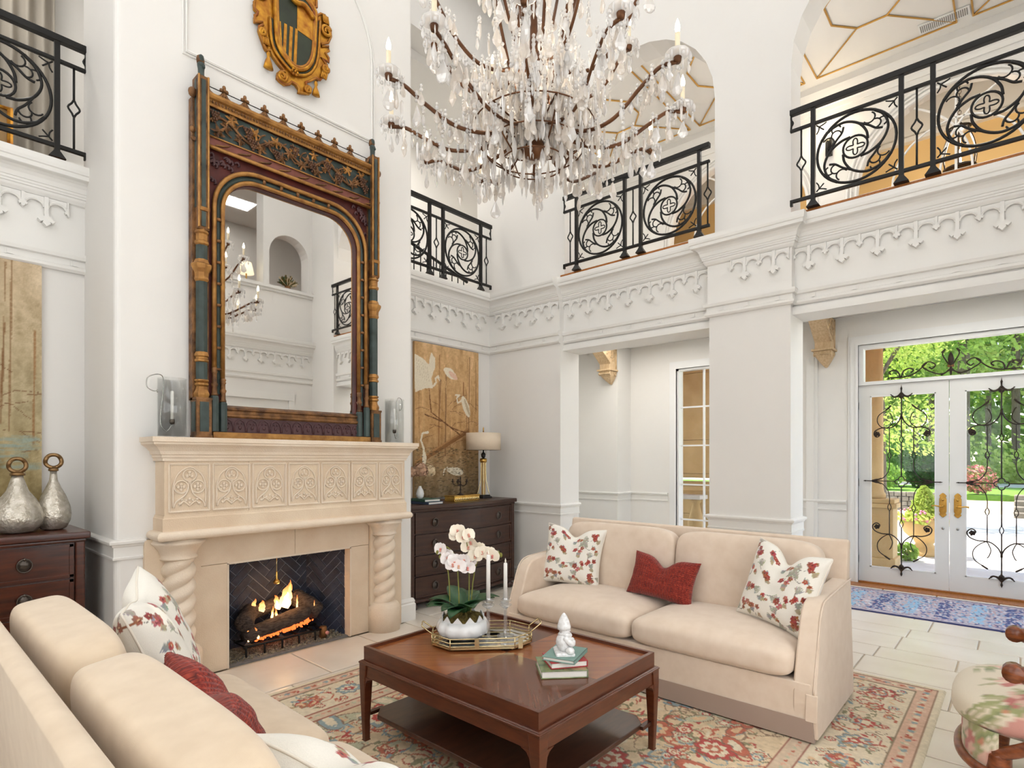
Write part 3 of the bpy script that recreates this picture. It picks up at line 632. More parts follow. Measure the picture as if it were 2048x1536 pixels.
# ---- firebox (setting) with herringbone brick
M('firebrick', srgb(54, 62, 82), .7, col2=srgb(30, 35, 50), vscale=9, bump=.5, bscale=70)
M('mortar_fire', srgb(136, 142, 156), .9)
FBK, FT = 4.64, .80
fb = MB(); s = .035
fb.box(1.60, FBK+s, 0, 2.78, FBK+.12, FT+.0); fb.box(1.60, 4.30, FT-.045, 2.78, FBK+.12, FT)
fbx = struct('wall_firebox', fb, 'mortar_fire', label='dark brick firebox lining')
def brick_wall(p0, p1, z0, z1, depth=.02, par=fbx):
    """herringbone bricks between ground points p0->p1 (seen from the room), each its own piece"""
    dx, dy = p1[0]-p0[0], p1[1]-p0[1]; L = math.hypot(dx, dy); ux, uy = dx/L, dy/L; nx, ny = -uy, ux
    if ny > 0: nx, ny = -nx, -ny
    m = MB(); m.add([(p0[0]-nx*.002, p0[1]-ny*.002, z0), (p1[0]-nx*.002, p1[1]-ny*.002, z0), (p1[0]-nx*.002, p1[1]-ny*.002, z1), (p0[0]-nx*.002, p0[1]-ny*.002, z1), (p0[0]-nx*.03, p0[1]-ny*.03, z0), (p1[0]-nx*.03, p1[1]-ny*.03, z0), (p1[0]-nx*.03, p1[1]-ny*.03, z1), (p0[0]-nx*.03, p0[1]-ny*.03, z1)], [(0,1,2,3),(7,6,5,4)])
    m.build('mortar_bed', 'mortar_fire', par)
    b, l = .064, .192; g = .0035; c45 = math.cos(PI/4)
    for i in range(-14, 26):
        for j in range(-14, 26):
            for o in (0, 1):
                # herringbone: horizontal brick at (i*b + ..)
                if o == 0: x0, y0, w, h = (i-j)*b+4*j*b*0+0, 0, 0, 0
                k = i; r = j
                if o == 0: x0 = k*b+r*(l+0); y0 = k*b-r*(0)
                x0 = (k*b + 2*r*l) if o == 0 else (k*b + 2*r*l - b + l + 0)
                y0 = k*b if o == 0 else k*b - l + b
                w, h = (l, b) if o == 0 else (b, l)
                if o == 1: x0 = k*b+2*r*l+l; y0 = k*b+b-l
                Q = [(x0+g, y0+g), (x0+w-g, y0+g), (x0+w-g, y0+h-g), (x0+g, y0+h-g)]
                Q = [((x-y)*c45+L/2, (x+y)*c45-.6) for x, y in Q]
                for ax, v, less in ((0, .002, False), (0, L-.002, True), (1, z0+.002, False), (1, z1-.002, True)):
                    if Q: Q = clip(Q, ax, v, less)
                if len(Q) < 3: continue
                ar = abs(sum(Q[q][0]*Q[(q+1)%len(Q)][1]-Q[(q+1)%len(Q)][0]*Q[q][1] for q in range(len(Q))))/2
                if ar < .0008: continue
                dd = depth*(.25+.12*rr.random())
                mm = MB().prism(Q, lambda u, v, d: (p0[0]+ux*u+nx*d, p0[1]+uy*u+ny*d, v), 0, dd); mm.build('brick', 'firebrick', par)
brick_wall((1.86, FBK), (2.51, FBK), .0, FT-.045); brick_wall((2.51, FBK), (2.70, 4.295), 0, FT-.045); brick_wall((1.68, 4.295), (1.86, FBK), 0, FT-.045)
struct('floor_firebox', MB().box(1.69, 4.26, -.01, 2.69, FBK+.05, .006), M('ash_slab', srgb(120, 118, 116), .9, var=.2, vscale=20), label='grey hearth slab inside the firebox')
# gravel bed (stuff)
g = MB()
for i in range(2600):
    y = 4.285+.3*random.random()**.9; w_g = .485-.5*(y-4.285)*.52; x = 2.19+w_g*random.uniform(-1, 1); r = .004+.005*random.random(); z = .008+.03*math.exp(-((y-4.42)/.08)**2)*random.random()
    e = (2.69-x) if x > 2.3 else 1
    V = [(x+r*random.uniform(.6, 1.2)*dx, y+r*random.uniform(.6, 1.2)*dy, z+r*random.uniform(.6, 1.2)*dz) for dx, dy, dz in ((1,0,0),(0,1,0),(-1,0,0),(0,-1,0),(0,0,1),(0,0,-1))]
    g.add(V, [(0,1,4),(1,2,4),(2,3,4),(3,0,4),(1,0,5),(2,1,5),(3,2,5),(0,3,5)])
g.build('lava_gravel', M('gravel', srgb(70, 62, 48), .95, col2=srgb(190, 176, 150), vscale=45, crisp=.25), label='loose brown lava gravel spread over the firebox floor', cat='gravel', kind='stuff')
# grate
gr = thing('fire_grate', 'black iron grate carrying the burning logs', 'grate', (2.19, 4.40, .006))
for x in (1.86, 2.0, 2.14, 2.28, 2.42, 2.5): wb(MB().tube(spl([(x, 4.33, .012), (x, 4.33, .075), (x, 4.35, .085), (x, 4.52, .085), (x, 4.54, .1)], 3), .008, 6), 'bar', 'iron', gr, True)
wb(MB().tube([(1.84, 4.335, .088), (2.52, 4.335, .088)], .009, 6).tube([(1.84, 4.50, .094), (2.52, 4.50, .094)], .009, 6), 'cross_rails', 'iron', gr, True)
# logs
M('bark', srgb(96, 82, 74), .95, col2=srgb(40, 32, 28), vscale=22, stretch=(1, 4, 4), bump=1.2, bscale=38)
M('ember', (.4, .05, .02), .8, emit=(1, .16, .03), estr=1.3, col2=(.06, .02, .015), vscale=30)
def log(p0, p1, r, lab, seed):
    rg = random.Random(seed); a = Vector(p0); b = Vector(p1); d = (b-a); n = 26; pts = []; rad = []
    for i in range(n+1):
        t = i/n; q = a+d*t; pts.append(q-a); e = min(1, .55+3.2*min(t, 1-t)**.7) if min(t, 1-t) < .05 else 1
        rad.append(r*e*(1+.06*math.sin(7*t+seed)+.04*rg.random()))
    m = MB().tube(pts, rad, 18); 
    m.v = [(x+rg.uniform(-1, 1)*r*.045, y+rg.uniform(-1, 1)*r*.045, z+rg.uniform(-1, 1)*r*.045) for x, y, z in m.v]
    m.build('fire_log', 'bark', None, True, loc=a, label=lab, cat='log', group='gas fire logs')
log((1.845, 4.345, .26), (2.0, 4.56, .30), .062, 'short charred log standing at the left of the fire', 1)
log((1.90, 4.53, .27), (2.36, 4.56, .34), .055, 'dark log at the back of the fire', 2)
log((1.86, 4.385, .155), (2.40, 4.40, .245), .058, 'long front log lying slanted across the grate', 3)
log((2.33, 4.55, .37), (2.50, 4.40, .205), .072, 'thick log end leaning at the right of the fire', 4)
log((1.88, 4.46, .14), (2.2, 4.48, .14), .04, 'low log glowing under the front log', 5)
m = MB()
for i in range(110):
    t = random.random(); m.sphere((1.96+.46*t, 4.355+.09*random.random(), .10+.05*t+.03*random.random()), .006+.010*random.random(), 5, 4)
m.build('ember_bed', 'ember', label='glowing red embers below the front log', cat='embers', kind='stuff')
# flames
def flame_mat():
    m = bpy.data.materials.new('flame'); m.use_nodes = True; t = m.node_tree; t.nodes.clear()
    out = _n(t, 'ShaderNodeOutputMaterial'); tr = _n(t, 'ShaderNodeBsdfTransparent'); em = _n(t, 'ShaderNodeEmission'); mx = _n(t, 'ShaderNodeMixShader')
    tc = _n(t, 'ShaderNodeTexCoord'); sp_ = _n(t, 'ShaderNodeSeparateXYZ'); rp_ = _n(t, 'ShaderNodeValToRGB')
    t.links.new(tc.outputs['Generated'], sp_.inputs[0]); t.links.new(sp_.outputs[2], rp_.inputs[0])
    e = rp_.color_ramp.elements; e[0].color = (1, .62, .25, 1); e[0].position = .1; e[1].color = (1, .22, .03, 1); e[1].position = 1
    em.inputs[1].default_value = 3.2; t.links.new(rp_.outputs[0], em.inputs[0])
    mr = _n(t, 'ShaderNodeMapRange'); mr.inputs[1].default_value = 0; mr.inputs[2].default_value = 1; mr.inputs[3].default_value = .62; mr.inputs[4].default_value = .12
    t.links.new(sp_.outputs[2], mr.inputs[0]); t.links.new(mr.outputs[0], mx.inputs[0]); t.links.new(tr.outputs[0], mx.inputs[1]); t.links.new(em.outputs[0], mx.inputs[2]); t.links.new(mx.outputs[0], out.inputs[0])
    MATS['flame'] = m
flame_mat()
M('flame_core', (1, .9, .6), .5, emit=(1, .72, .36), estr=4.5)
def flame(x, y, z, h, w, lean, core, lab):
    m = MB(); n = 9; pts = [(lean*(i/n)**1.6*h + .12*w*math.sin(i*1.9), 0, h*i/n) for i in range(n+1)]
    m.tube(pts, [max(.0015, w*(.55+.9*(i/n))*(1-(i/n))**.8) if i else w*.4 for i in range(n+1)], 10, flat=.55)
    o = m.build('flame', 'flame', None, True, loc=(x, y, z), label=lab, cat='flame', group='gas fire flames')
    if core:
        c = MB(); c.tube([(p[0]*.6, 0, p[2]*.62) for p in pts], [max(.001, w*.5*(.55+.9*(i/n))*(1-(i/n))**.8) for i in range(n+1)], 8, flat=.55); c.build('flame_core', 'flame_core', o, True)
flame(2.23, 4.47, .29, .20, .075, .25, True, 'tallest bright yellow flame at the middle of the fire')
flame(2.275, 4.48, .30, .21, .022, .05, False, 'thin pointed flame right of the tallest flame')
flame(2.17, 4.46, .29, .12, .04, -.2, True, 'short broad flame left of the tallest flame')
flame(1.98, 4.5, .30, .10, .03, .3, False, 'faint flame above the left log')
flame(2.05, 4.49, .29, .09, .04, .1, False, 'faint wide flame over the back log')
flame(2.09, 4.40, .22, .12, .018, .1, True, 'slim flame rising over the front log')
flame(2.13, 4.40, .215, .10, .02, -.1, True, 'small curled flame over the front log')
flame(1.885, 4.35, .12, .12, .014, .0, True, 'narrow flame licking the left end of the front log')
flame(1.955, 4.34, .13, .09, .018, -.25, True, 'hooked flame on the bark of the front log')
flame(2.31, 4.42, .27, .12, .012, .0, False, 'thread of flame before the right log')
flame(2.44, 4.38, .24, .09, .008, .0, False, 'tiny flame on the thick right log end')
light('fire_glow', 'POINT', (2.18, 4.36, .42), 1.6, (1, .5, .18), (.05, .05))
gv = thing('gas_valve', 'small capped gas valve with a pink knob right of the logs', 'valve', (2.50, 4.345, .006))
wb(MB().lathe([(.03,0),(.03,.09),(.026,.1),(.0,.1)], 10, (2.50, 4.345, .006)), 'valve_body', 'gold_dark', gv, True)
wb(MB().tube([(2.515, 4.33, .055), (2.52, 4.305, .053)], .015, 10), 'knob', M('pinkish', srgb(226, 150, 140), .5), gv, True)
dp = thing('damper_pull', 'brass damper pull hanging in the firebox opening', 'damper pull', (2.085, 4.31, .53))
wb(MB().tube([(2.085, 4.31, .60), (2.085, 4.31, .757)], .0035, 6), 'rod', 'brass_pale', dp, True)
wb(MB().lathe([(0,.53),(.018,.534),(.027,.545),(.027,.553),(.018,.562),(.009,.572),(.0075,.62),(.004,.63),(0,.63)], 14, (2.085, 4.31, 0)), 'knob', 'brass', dp, True)
# ================================================================== MIRROR
XM = 2.172
mi = thing('gothic_mirror', 'tall gilt gothic mirror with carved grapevine top standing on the mantel', 'mirror', (XM, 4.2, 1.64))
GX, GB, GT, GR = .53, 1.875, 3.482, .24
def outline(off, nb=9, zb=None):
    """arched opening outline offset outward, from bottom-left up and over to bottom-right"""
    w = GX+off; t = GT+off; r = GR+off; P = [(-w, zb if zb else GB)]
    P += [(-w+r-r*math.cos(math.radians(a)), t-r+r*math.sin(math.radians(a))) for a in np.linspace(0, 90, nb)]
    P += [(w-r+r*math.sin(math.radians(a)), t-r+r*math.cos(math.radians(a))) for a in np.linspace(0, 90, nb)]
    return P + [(w, zb if zb else GB)]
gm = MB(); P = outline(.004); gm.prism([(XM+x, z) for x, z in P], FY(4.20), 0, .006); wb(gm, 'mirror_pane', 'mirror_glass', mi)
# maroon backing with the arch cut out
bk = MB(); A = outline(.0, 12, 1.66); T = [(-.70, 1.66)]+[(-.70, 3.30)]*0
outer = []
for x, z in A:
    if z <= GT-GR+.001 and x < 0: outer.append((-.70, z))
    elif z <= GT-GR+.001: outer.append((.70, z))
    else: outer.append((x*.70/ (GX), 3.66) if abs(x) > .0 else (x, 3.66))
k = len(A); V = []
for d in (4.172, 4.235): V += [(XM+x, d, z) for x, z in A]+[(XM+x, d, z) for x, z in outer]
F = []
for i in range(k-1): F += [(i, i+1, k+i+1, k+i), (i+1, i, 2*k+i, 2*k+i+1)]
bk.add(V, F); bk.box(XM-.70, 4.17, 1.64, XM+.70, 4.235, 1.69); bk.box(XM-.72, 4.206, 1.66, XM+.72, 4.245, 3.98); wb(bk, 'backing', 'maroon', mi)
def rib(off, r, z0, nm_, mat, y=4.155):
    L = outline(off, 12, z0); wb(MB().tube([(XM+x, y, z) for x, z in L], r, 8), nm_, mat, mi, True)
rib(.018, .016, 2.03, 'inner_rib', 'gold', 4.158); rib(.078, .016, 2.10, 'outer_rib', 'gold', 4.146)
L = outline(.048, 14, 1.95); m = MB().tube([(XM+x, 4.168, z) for x, z in L], .017, 6); wb(m, 'green_fillet', 'verdigris', mi, False)
nb = MB()
for s in (-1, 1):
    for z in np.arange(2.12, 3.3, .148): nb.tube([(XM+s*(GX+.048), 4.152, z-.008), (XM+s*(GX+.048), 4.152, z+.008)], .019, 8)
for x in np.arange(-.26, .27, .13): nb.tube([(XM+x-.008, 4.152, GT+.048), (XM+x+.008, 4.152, GT+.048)], .019, 8)
wb(nb, 'fillet_bands', 'gold_dark', mi, True, kind='stuff')
# little colonnettes at the foot of the ribs
for s in (-1, 1):
    for off, zt, zb, yy in ((.018, 2.05, 1.895, 4.150), (.080, 2.12, 1.935, 4.135)):
        cx = XM+s*(GX+off)
        pr = [(.02, zb), (.023, zb+.008), (.017, zb+.02), (.016, zb+.06), (.022, zb+.075), (.022, zb+.083), (.016, zb+.09), (.015, zt-.03), (.021, zt-.022), (.016, zt-.012), (.021, zt), (.014, zt+.01)]
        wb(MB().lathe(pr, 10, (cx, yy, 0)), 'colonnette', 'gold_dark', mi, True)
        wb(MB().lathe([(.028, 1.69), (.028, zb-.01), (.022, zb)], 8, (cx, yy, 0)), 'colonnette_base', 'verdigris', mi)
# posts
def post(s):
    cx = XM+s*.687; y = 4.15; o = (cx, y, 0)
    wb(MB().box(cx-.052, 4.10, 1.64, cx+.052, 4.21, 1.66).box(cx-.048, 4.104, 1.66, cx+.048, 4.21, 1.90).box(cx-.052, 4.10, 1.90, cx+.052, 4.21, 1.915), 'post_box', 'gold_dark', mi)
    wb(MB().box(cx-.028, 4.098, 1.685, cx+.028, 4.106, 1.885).box(cx-.054*1, 4.125, 1.685, cx+.054, 4.185, 1.885), 'box_inset', 'verdigris', mi)
    for z0, pr in ((0, [(.045,1.915),(.05,1.935),(.05,1.945),(.038,1.97),(.034,1.99),(.045,2.0),(.045,2.012),(.036,2.018),(.046,2.028),(.046,2.036),(.036,2.04)]), (0, [(.037,2.155),(.046,2.16),(.046,2.172),(.038,2.178),(.038,2.19),(.046,2.196),(.046,2.206),(.037,2.225)]),
                   (0, [(.038,2.70),(.048,2.715),(.044,2.73),(.046,2.76),(.06,2.785),(.066,2.80),(.066,2.815),(.05,2.825),(.04,2.85)]), (0, [(.036,2.945),(.046,2.955),(.046,2.97),(.037,2.98),(.037,3.02),(.046,3.03),(.04,3.045),(.034,3.06)])):
        wb(MB().lathe(pr, 8, o), 'ring_moulding', 'gold', mi)
    for a, b in ((2.035, 2.16), (2.215, 2.71), (2.845, 2.95)): wb(MB().lathe([(.037, a), (.037, b)], 8, o), 'shaft', 'verdigris', mi)
    wb(MB().box(cx-.036, 4.115, 3.05, cx+.036, 4.215, 4.085).box(cx-.052, 4.17, 1.9, cx+.052, 4.235, 3.95), 'upper_post', 'gold_dark', mi)
    wb(MB().box(cx-.013, 4.110, 3.2, cx+.013, 4.116, 4.06).box(cx-.038, 4.14, 3.2, cx+.038, 4.17, 4.06).box(cx-.013, 4.110, 3.07, cx+.013, 4.116, 3.17), 'post_inset', 'verdigris', mi)
    wb(MB().tube([(cx-.03, 4.112, 3.06), (cx-.03, 4.112, 4.085)], .007, 6).tube([(cx+.03, 4.112, 3.06), (cx+.03, 4.112, 4.085)], .007, 6).box(cx-.038, 4.108, 3.175, cx+.038, 4.118, 3.2), 'post_bead', 'gold', mi)
    # crockets on the outer side
    for z, r in ((3.97, .03), (3.72, .02), (3.66, .013)): wb(MB().sphere((cx+s*.055, 4.16, z), r, 8, 6, (.9, .9, 1.1)).box(min(cx, cx+s*.055), 4.15, z-.012, max(cx, cx+s*.055), 4.17, z+.012), 'crocket', 'gold_dark', mi, True)
    # saint figure finial
    f = MB().lathe([(.022,4.085),(.024,4.1),(.02,4.11),(.021,4.15),(.026,4.175),(.02,4.19),(.009,4.197),(.014,4.205),(.019,4.222),(.016,4.24),(.004,4.25),(0,4.252)], 10, (cx, 4.16, 0)); f.sphere((cx-.008, 4.145, 4.17), .012, 6, 5); f.sphere((cx+.010, 4.14, 4.16), .010, 6, 5)
    wb(f, 'finial_figure', 'verdigris', mi, True)
    wb(MB().lathe([(.024,4.196),(.027,4.215),(.022,4.24),(.0,4.258)], 8, (cx, 4.172, 0)), 'finial_hood', 'gold_dark', mi, True)
post(-1); post(1)
# bottom
wb(MB().box(XM-.63, 4.10, 1.64, XM+.63, 4.21, 1.685), 'plinth_rail', 'gold', mi, bevel=.004)
wb(MB().box(XM-.6, 4.15, 1.685, XM+.6, 4.18, 1.79), 'arcade_ground', 'plum', mi)
ar = MB()
for i in range(13):
    c = XM-.52+i*1.04/12; ar.tube([(c-.04, 4.146, 1.695), (c-.04, 4.146, 1.73), (c-.028, 4.146, 1.765), (c, 4.146, 1.78), (c+.028, 4.146, 1.765), (c+.04, 4.146, 1.73), (c+.04, 4.146, 1.695)], .0055, 5); ar.sphere((c-.012, 4.147, 1.75), .007, 5, 4); ar.sphere((c+.012, 4.147, 1.75), .007, 5, 4); ar.sphere((c, 4.147, 1.722), .012, 6, 4, (.9, .4, 1.2))
wb(ar, 'arcade_tracery', 'plum', mi, True, kind='stuff')
wb(MB().sweep([(0,1.79),(.012,1.79),(.02,1.80),(.02,1.812),(.008,1.82),(.008,1.838),(.016,1.846),(.012,1.86),(-.02,1.878)], [(XM-.545, 4.155), (XM+.545, 4.155)], flip=False), 'sill_moulding', 'gold_dark', mi)
# top bands
wb(MB().box(XM-.66, 4.15, 3.645, XM+.66, 4.2, 3.71), 'rose_band', 'rose', mi)
lf = MB()
for i in range(9):
    c = XM-.6+i*.15; lf.tube(spl([(c, 4.147, 3.665), (c+.05, 4.145, 3.675), (c+.1, 4.145, 3.695)], 3), [.002]+[.007]*5+[.001], 5)
wb(lf, 'painted_leaf', 'gold_dark', mi, True)
wb(MB().tube([(XM-.65, 4.14, 3.64), (XM+.65, 4.14, 3.64)], .014, 8).tube([(XM-.65, 4.142, 3.714), (XM+.65, 4.142, 3.714)], .006, 6), 'band_moulding', 'gold', mi, True)
wb(MB().box(XM-.66, 4.165, 3.72, XM+.66, 4.2, 3.92), 'vine_ground', 'verdigris', mi)
def leafc(m, x, z, r, rg):
    y = 4.158; n = 16; ph = rg.random()*6
    V = [(x, y-.018, z)]+[(x+r*(.62+.38*math.cos(5*2*PI*i/n+ph))*math.cos(2*PI*i/n), y-.004-.006*rg.random(), z+r*(.62+.38*math.cos(5*2*PI*i/n+ph))*math.sin(2*PI*i/n)) for i in range(n)]
    m.add(V, [(0, 1+i, 1+(i+1)%n) for i in range(n)])
rg = random.Random(11)
vine = MB().tube(spl([(XM-.65+.08*i, 4.155, 3.82+.05*math.sin(i*1.25)) for i in range(17)], 4), .010, 6)
for i in range(16): vine.tube(spl([(XM-.62+.08*i, 4.155, 3.82), (XM-.60+.08*i, 4.15, 3.86-.08*(i%2)), (XM-.57+.08*i, 4.15, 3.88-.12*(i%2))], 3), .006, 5)
wb(vine, 'vine_stem', 'gold_dark', mi, True)
for i in range(24):
    x = XM-.6+1.2*((i+.5)/24)+rg.uniform(-.015, .015); z = 3.77+.1*((i*7)%3)/2+rg.uniform(-.012, .012); m = MB(); leafc(m, x, z, .047+.012*rg.random(), rg)
    for q in range(3): leafc(m, x+rg.uniform(-.03, .03), z+rg.uniform(-.03, .03), .022, rg)
    wb(m, 'vine_leaf', ('gold_dark', 'gold_dark', 'gold')[i % 3], mi)
for x, z in ((-.60, 3.86), (-.37, 3.84), (-.34, 3.77), (-.02, 3.85), (.12, 3.79), (.26, 3.84), (.36, 3.78), (.58, 3.83), (-.16, 3.76), (.60, 3.78)):
    m = MB()
    for r_ in range(5):
        for q in range(5-r_ if r_ else 4): m.sphere((XM+x+(q-(4-r_)/2)*.017+rg.uniform(-.003, .003), 4.146+rg.uniform(-.006, .004), z+.03-.016*r_), .0098, 6, 5)
    wb(m, 'grape_cluster', M('grape', srgb(112, 74, 46), .45, col2=srgb(64, 40, 30), vscale=30), mi, True)
wb(MB().sweep([(0,3.92),(.01,3.92),(.014,3.934),(.01,3.938),(.006,3.942),(.006,3.965),(.02,3.972),(.03,3.985),(.03,4.0),(.02,4.008),(-.02,4.012)], [(XM-.655, 4.15), (XM+.655, 4.15)]), 'top_cornice', 'gold', mi)
bd = MB()
for i in range(60): bd.sphere((XM-.64+i*1.28/59, 4.142, 3.953), .009, 6, 4, (1, .9, 1.1))
wb(bd, 'cornice_beads', 'gold_dark', mi, True, kind='stuff')
wb(MB().tube([(XM-.66, 4.165, 4.062), (XM+.66, 4.165, 4.062)], .0035, 5), 'cresting_rod', 'iron', mi)
cr = MB(); fnc = lambda u, v, d: (u, d, v)
for s in (-1, 1):
    cr.tube(spl([(s*.05, 0, .0), (s*.04, 0, .012), (s*.018, 0, .028), (s*.008, 0, .05)], 3), [.011]*9+[.006], 6); cr.sphere((s*.056, 0, .008), .008, 5, 4); cr.sphere((s*.018, 0, .068), .014, 6, 4)
cr.tube([(0, 0, 0), (0, 0, .07)], .011, 6).sphere((0, 0, .09), .015, 6, 5, (.9, .9, 1.2)).sphere((0, -.012, .066), .012, 6, 4)
crm = cr.mesh('cresting_fleuron', 'gold_dark', True)
for i in range(8): put('cresting_fleuron', crm, mi, (-.535+i*.1435, 4.165-4.2, 4.005-1.64))
for s in (-1, 1):  # half fleurons at posts and spandrel carving
    wb(MB().tube(spl([(XM+s*.65, 4.165, 4.06), (XM+s*.635, 4.165, 4.03), (XM+s*.60, 4.165, 4.012)], 4), [.014]*4+[.012]*4+[.006], 6), 'cresting_end', 'gold_dark', mi, True)
    m = MB()
    for q in range(16):
        a = rg.random(); x = XM+s*(.64-.2*a*rg.random()); z = 3.615-.22*(1-a)*rg.random()-.01; m.tube(spl([(x, 4.168, z), (x-s*.02, 4.158, z+.012), (x-s*.03, 4.16, z-.008), (x-s*.018, 4.162, z-.016)], 3), [.008]*8+[.004]*2, 5)
    wb(m, 'spandrel_carving', 'plum', mi, True, kind='stuff')
# ================================================================== SHIELD
sh = thing('carved_shield', 'gilded carved coat of arms with green field and tassels on the chimney breast', 'coat of arms', (2.18, 4.25, 4.36))
OUT = [(1.868,4.862),(1.871,4.821),(1.895,4.809),(1.887,4.78),(1.871,4.768),(1.874,4.723),(1.932,4.751),(1.935,4.736),(1.905,4.704),(1.903,4.681),(1.919,4.642),(1.946,4.582),(1.962,4.559),(1.992,4.575),(2.008,4.546),(2.047,4.512),(2.087,4.484),(2.104,4.47),(2.07,4.456),(2.045,4.424),(2.042,4.396),(2.07,4.382),(2.109,4.372),(2.138,4.389),(2.156,4.419),(2.196,4.417),(2.22,4.395),(2.214,4.367),(2.238,4.37),(2.298,4.391),(2.301,4.423),(2.28,4.447),(2.274,4.472),(2.31,4.501),(2.36,4.549),(2.394,4.549),(2.416,4.583),(2.467,4.678),(2.457,4.702),(2.41,4.735),(2.473,4.734),(2.473,4.769),(2.445,4.794),(2.477,4.829),(2.473,4.862),(2.41,4.828),(2.41,4.848),(2.467,4.888),(2.493,4.954),(2.49,5.011),(2.454,5.038),(2.438,5.098),(2.403,5.089),(2.372,5.054),(2.36,5.018),(2.323,5.031),(2.32,5.057),(2.335,5.095),(2.366,5.119),(2.366,5.171),(2.33,5.22),(2.25,5.27),(2.18,5.3),(2.08,5.26),(1.99,5.19),(1.93,5.10),(1.88,5.02),(1.90,4.94)]
FIELD = [(2.039,5.06),(2.039,4.817),(2.047,4.681),(2.075,4.614),(2.138,4.56),(2.185,4.545),(2.244,4.572),(2.292,4.634),(2.323,4.746),(2.335,4.987),(2.33,5.06),(2.256,5.12),(2.185,5.15),(2.10,5.12)]
wb(MB().prism([(x, z) for x, z in OUT], lambda u, v, d: (u, 4.25-d, v), 0, .035), 'cartouche', 'gold_bright', sh, bevel=.008)
wb(MB().tube([(x, 4.212, z) for x, z in OUT], .010, 6, closed=True), 'cartouche_rim', M('gilt_red', srgb(140, 70, 30), .45, metal=.4, col2=srgb(196, 140, 50), vscale=12), sh, True)
wb(MB().prism(FIELD, lambda u, v, d: (u, 4.25-d, v), .03, .055), 'shield_field', M('shield_green', srgb(50, 58, 38), .55, col2=srgb(36, 42, 28), vscale=10), sh)
ctr = (2.187, 4.83); off = [(ctr[0]+(x-ctr[0])*1.10, ctr[1]+(z-ctr[1])*1.06) for x, z in FIELD]; off2 = [(ctr[0]+(x-ctr[0])*1.38, ctr[1]+(z-ctr[1])*1.2) for x, z in FIELD]
wb(MB().tube(spl([(x, 4.195, z) for x, z in FIELD], 3, True), .012, 6, closed=True), 'field_rim', 'gilt_red', sh, True)
wb(MB().tube(spl([(x, 4.20, z) for x, z in off], 3, True), .017, 8, closed=True), 'frame_roll', 'gold_bright', sh, True)
wb(MB().tube(spl([(x, 4.213, z) for x, z in [(ctr[0]+(x-ctr[0])*1.26, ctr[1]+(z-ctr[1])*1.14) for x, z in FIELD[1:10]]], 3), .012, 6), 'dark_channel', 'shield_green', sh, True)
wb(MB().tube(spl([(x, 4.205, z) for x, z in off2[1:10]], 3), .012, 8), 'outer_roll', 'gold_bright', sh, True)
wb(MB().prism([(2.193,5.03),(2.191,4.832),(2.326,4.816),(2.335,4.987),(2.329,5.05)], lambda u, v, d: (u, 4.25-d, v), .054, .058), 'gold_quarter', 'gold_bright', sh)
for q in ([(2.042,4.819),(2.061,4.819),(2.07,4.644),(2.053,4.678)], [(2.087,4.823),(2.109,4.825),(2.101,4.606),(2.078,4.621)], [(2.132,4.827),(2.156,4.829),(2.144,4.568),(2.121,4.578)], [(2.176,4.835),(2.196,4.835),(2.185,4.55),(2.161,4.555)]):
    wb(MB().prism(q, lambda u, v, d: (u, 4.25-d, v), .054, .059), 'gold_stripe', 'gold_bright', sh)
def spiral(cx, cz, r, turns, a0, dr=1): return [(cx+r*(1-.8*t)*math.cos(a0+dr*turns*2*PI*t), 4.205-.01*t, cz+r*(1-.8*t)*math.sin(a0+dr*turns*2*PI*t)) for t in np.linspace(0, 1, 26)]
for cx, cz, r, d in ((2.448, 4.965, .048, 1), (2.078, 4.418, .036, -1), (1.915, 4.965, .045, -1), (2.29, 4.415, .03, 1), (1.93, 4.67, .03, 1), (2.44, 4.66, .03, -1)): wb(MB().tube(spiral(cx, cz, r, 1.6, .5, d), [.013]*20+[.009]*6, 7), 'scroll', 'gold_bright', sh, True)
for (cx, zt), (bx, bz), w in (((1.976, 4.565), (1.968, 4.43), .038), ((2.362, 4.53), (2.362, 4.41), .034)):
    wb(MB().lathe([(.0,zt),(.013,zt-.01),(.016,zt-.03),(.010,zt-.045),(.015,zt-.06),(.026,zt-.085),(w,bz),(0,bz)], 12, (cx, 4.215, 0), sy=.6), 'tassel', 'gold_bright', sh, True)
m = MB()
for a in range(6): m.sphere((2.173+.022*math.cos(a*PI/3), 4.195, 4.497+.022*math.sin(a*PI/3)), .012, 6, 5)
m.sphere((2.173, 4.188, 4.497), .010, 6, 5); wb(m, 'rosette', 'gold_bright', sh, True)
for cx, cz, ang in ((2.437, 5.055, .3), (1.945, 4.62, .35), (2.435, 4.60, -.5)):
    m = MB()
    for q in range(4): m.tube([(cx-.02+.013*q, 4.20, cz+.03), (cx-.02+.013*q+ang*.03, 4.20, cz-.03)], .008, 6)
    wb(m, 'ribbon_fold', 'gold_bright', sh, True)
wb(MB().tube(spl([(2.10, 4.185, 5.09), (2.17, 4.18, 5.03), (2.25, 4.18, 5.045), (2.33, 4.185, 4.99)], 5), .02, 7), 'helmet_crest', 'gold_bright', sh, True)
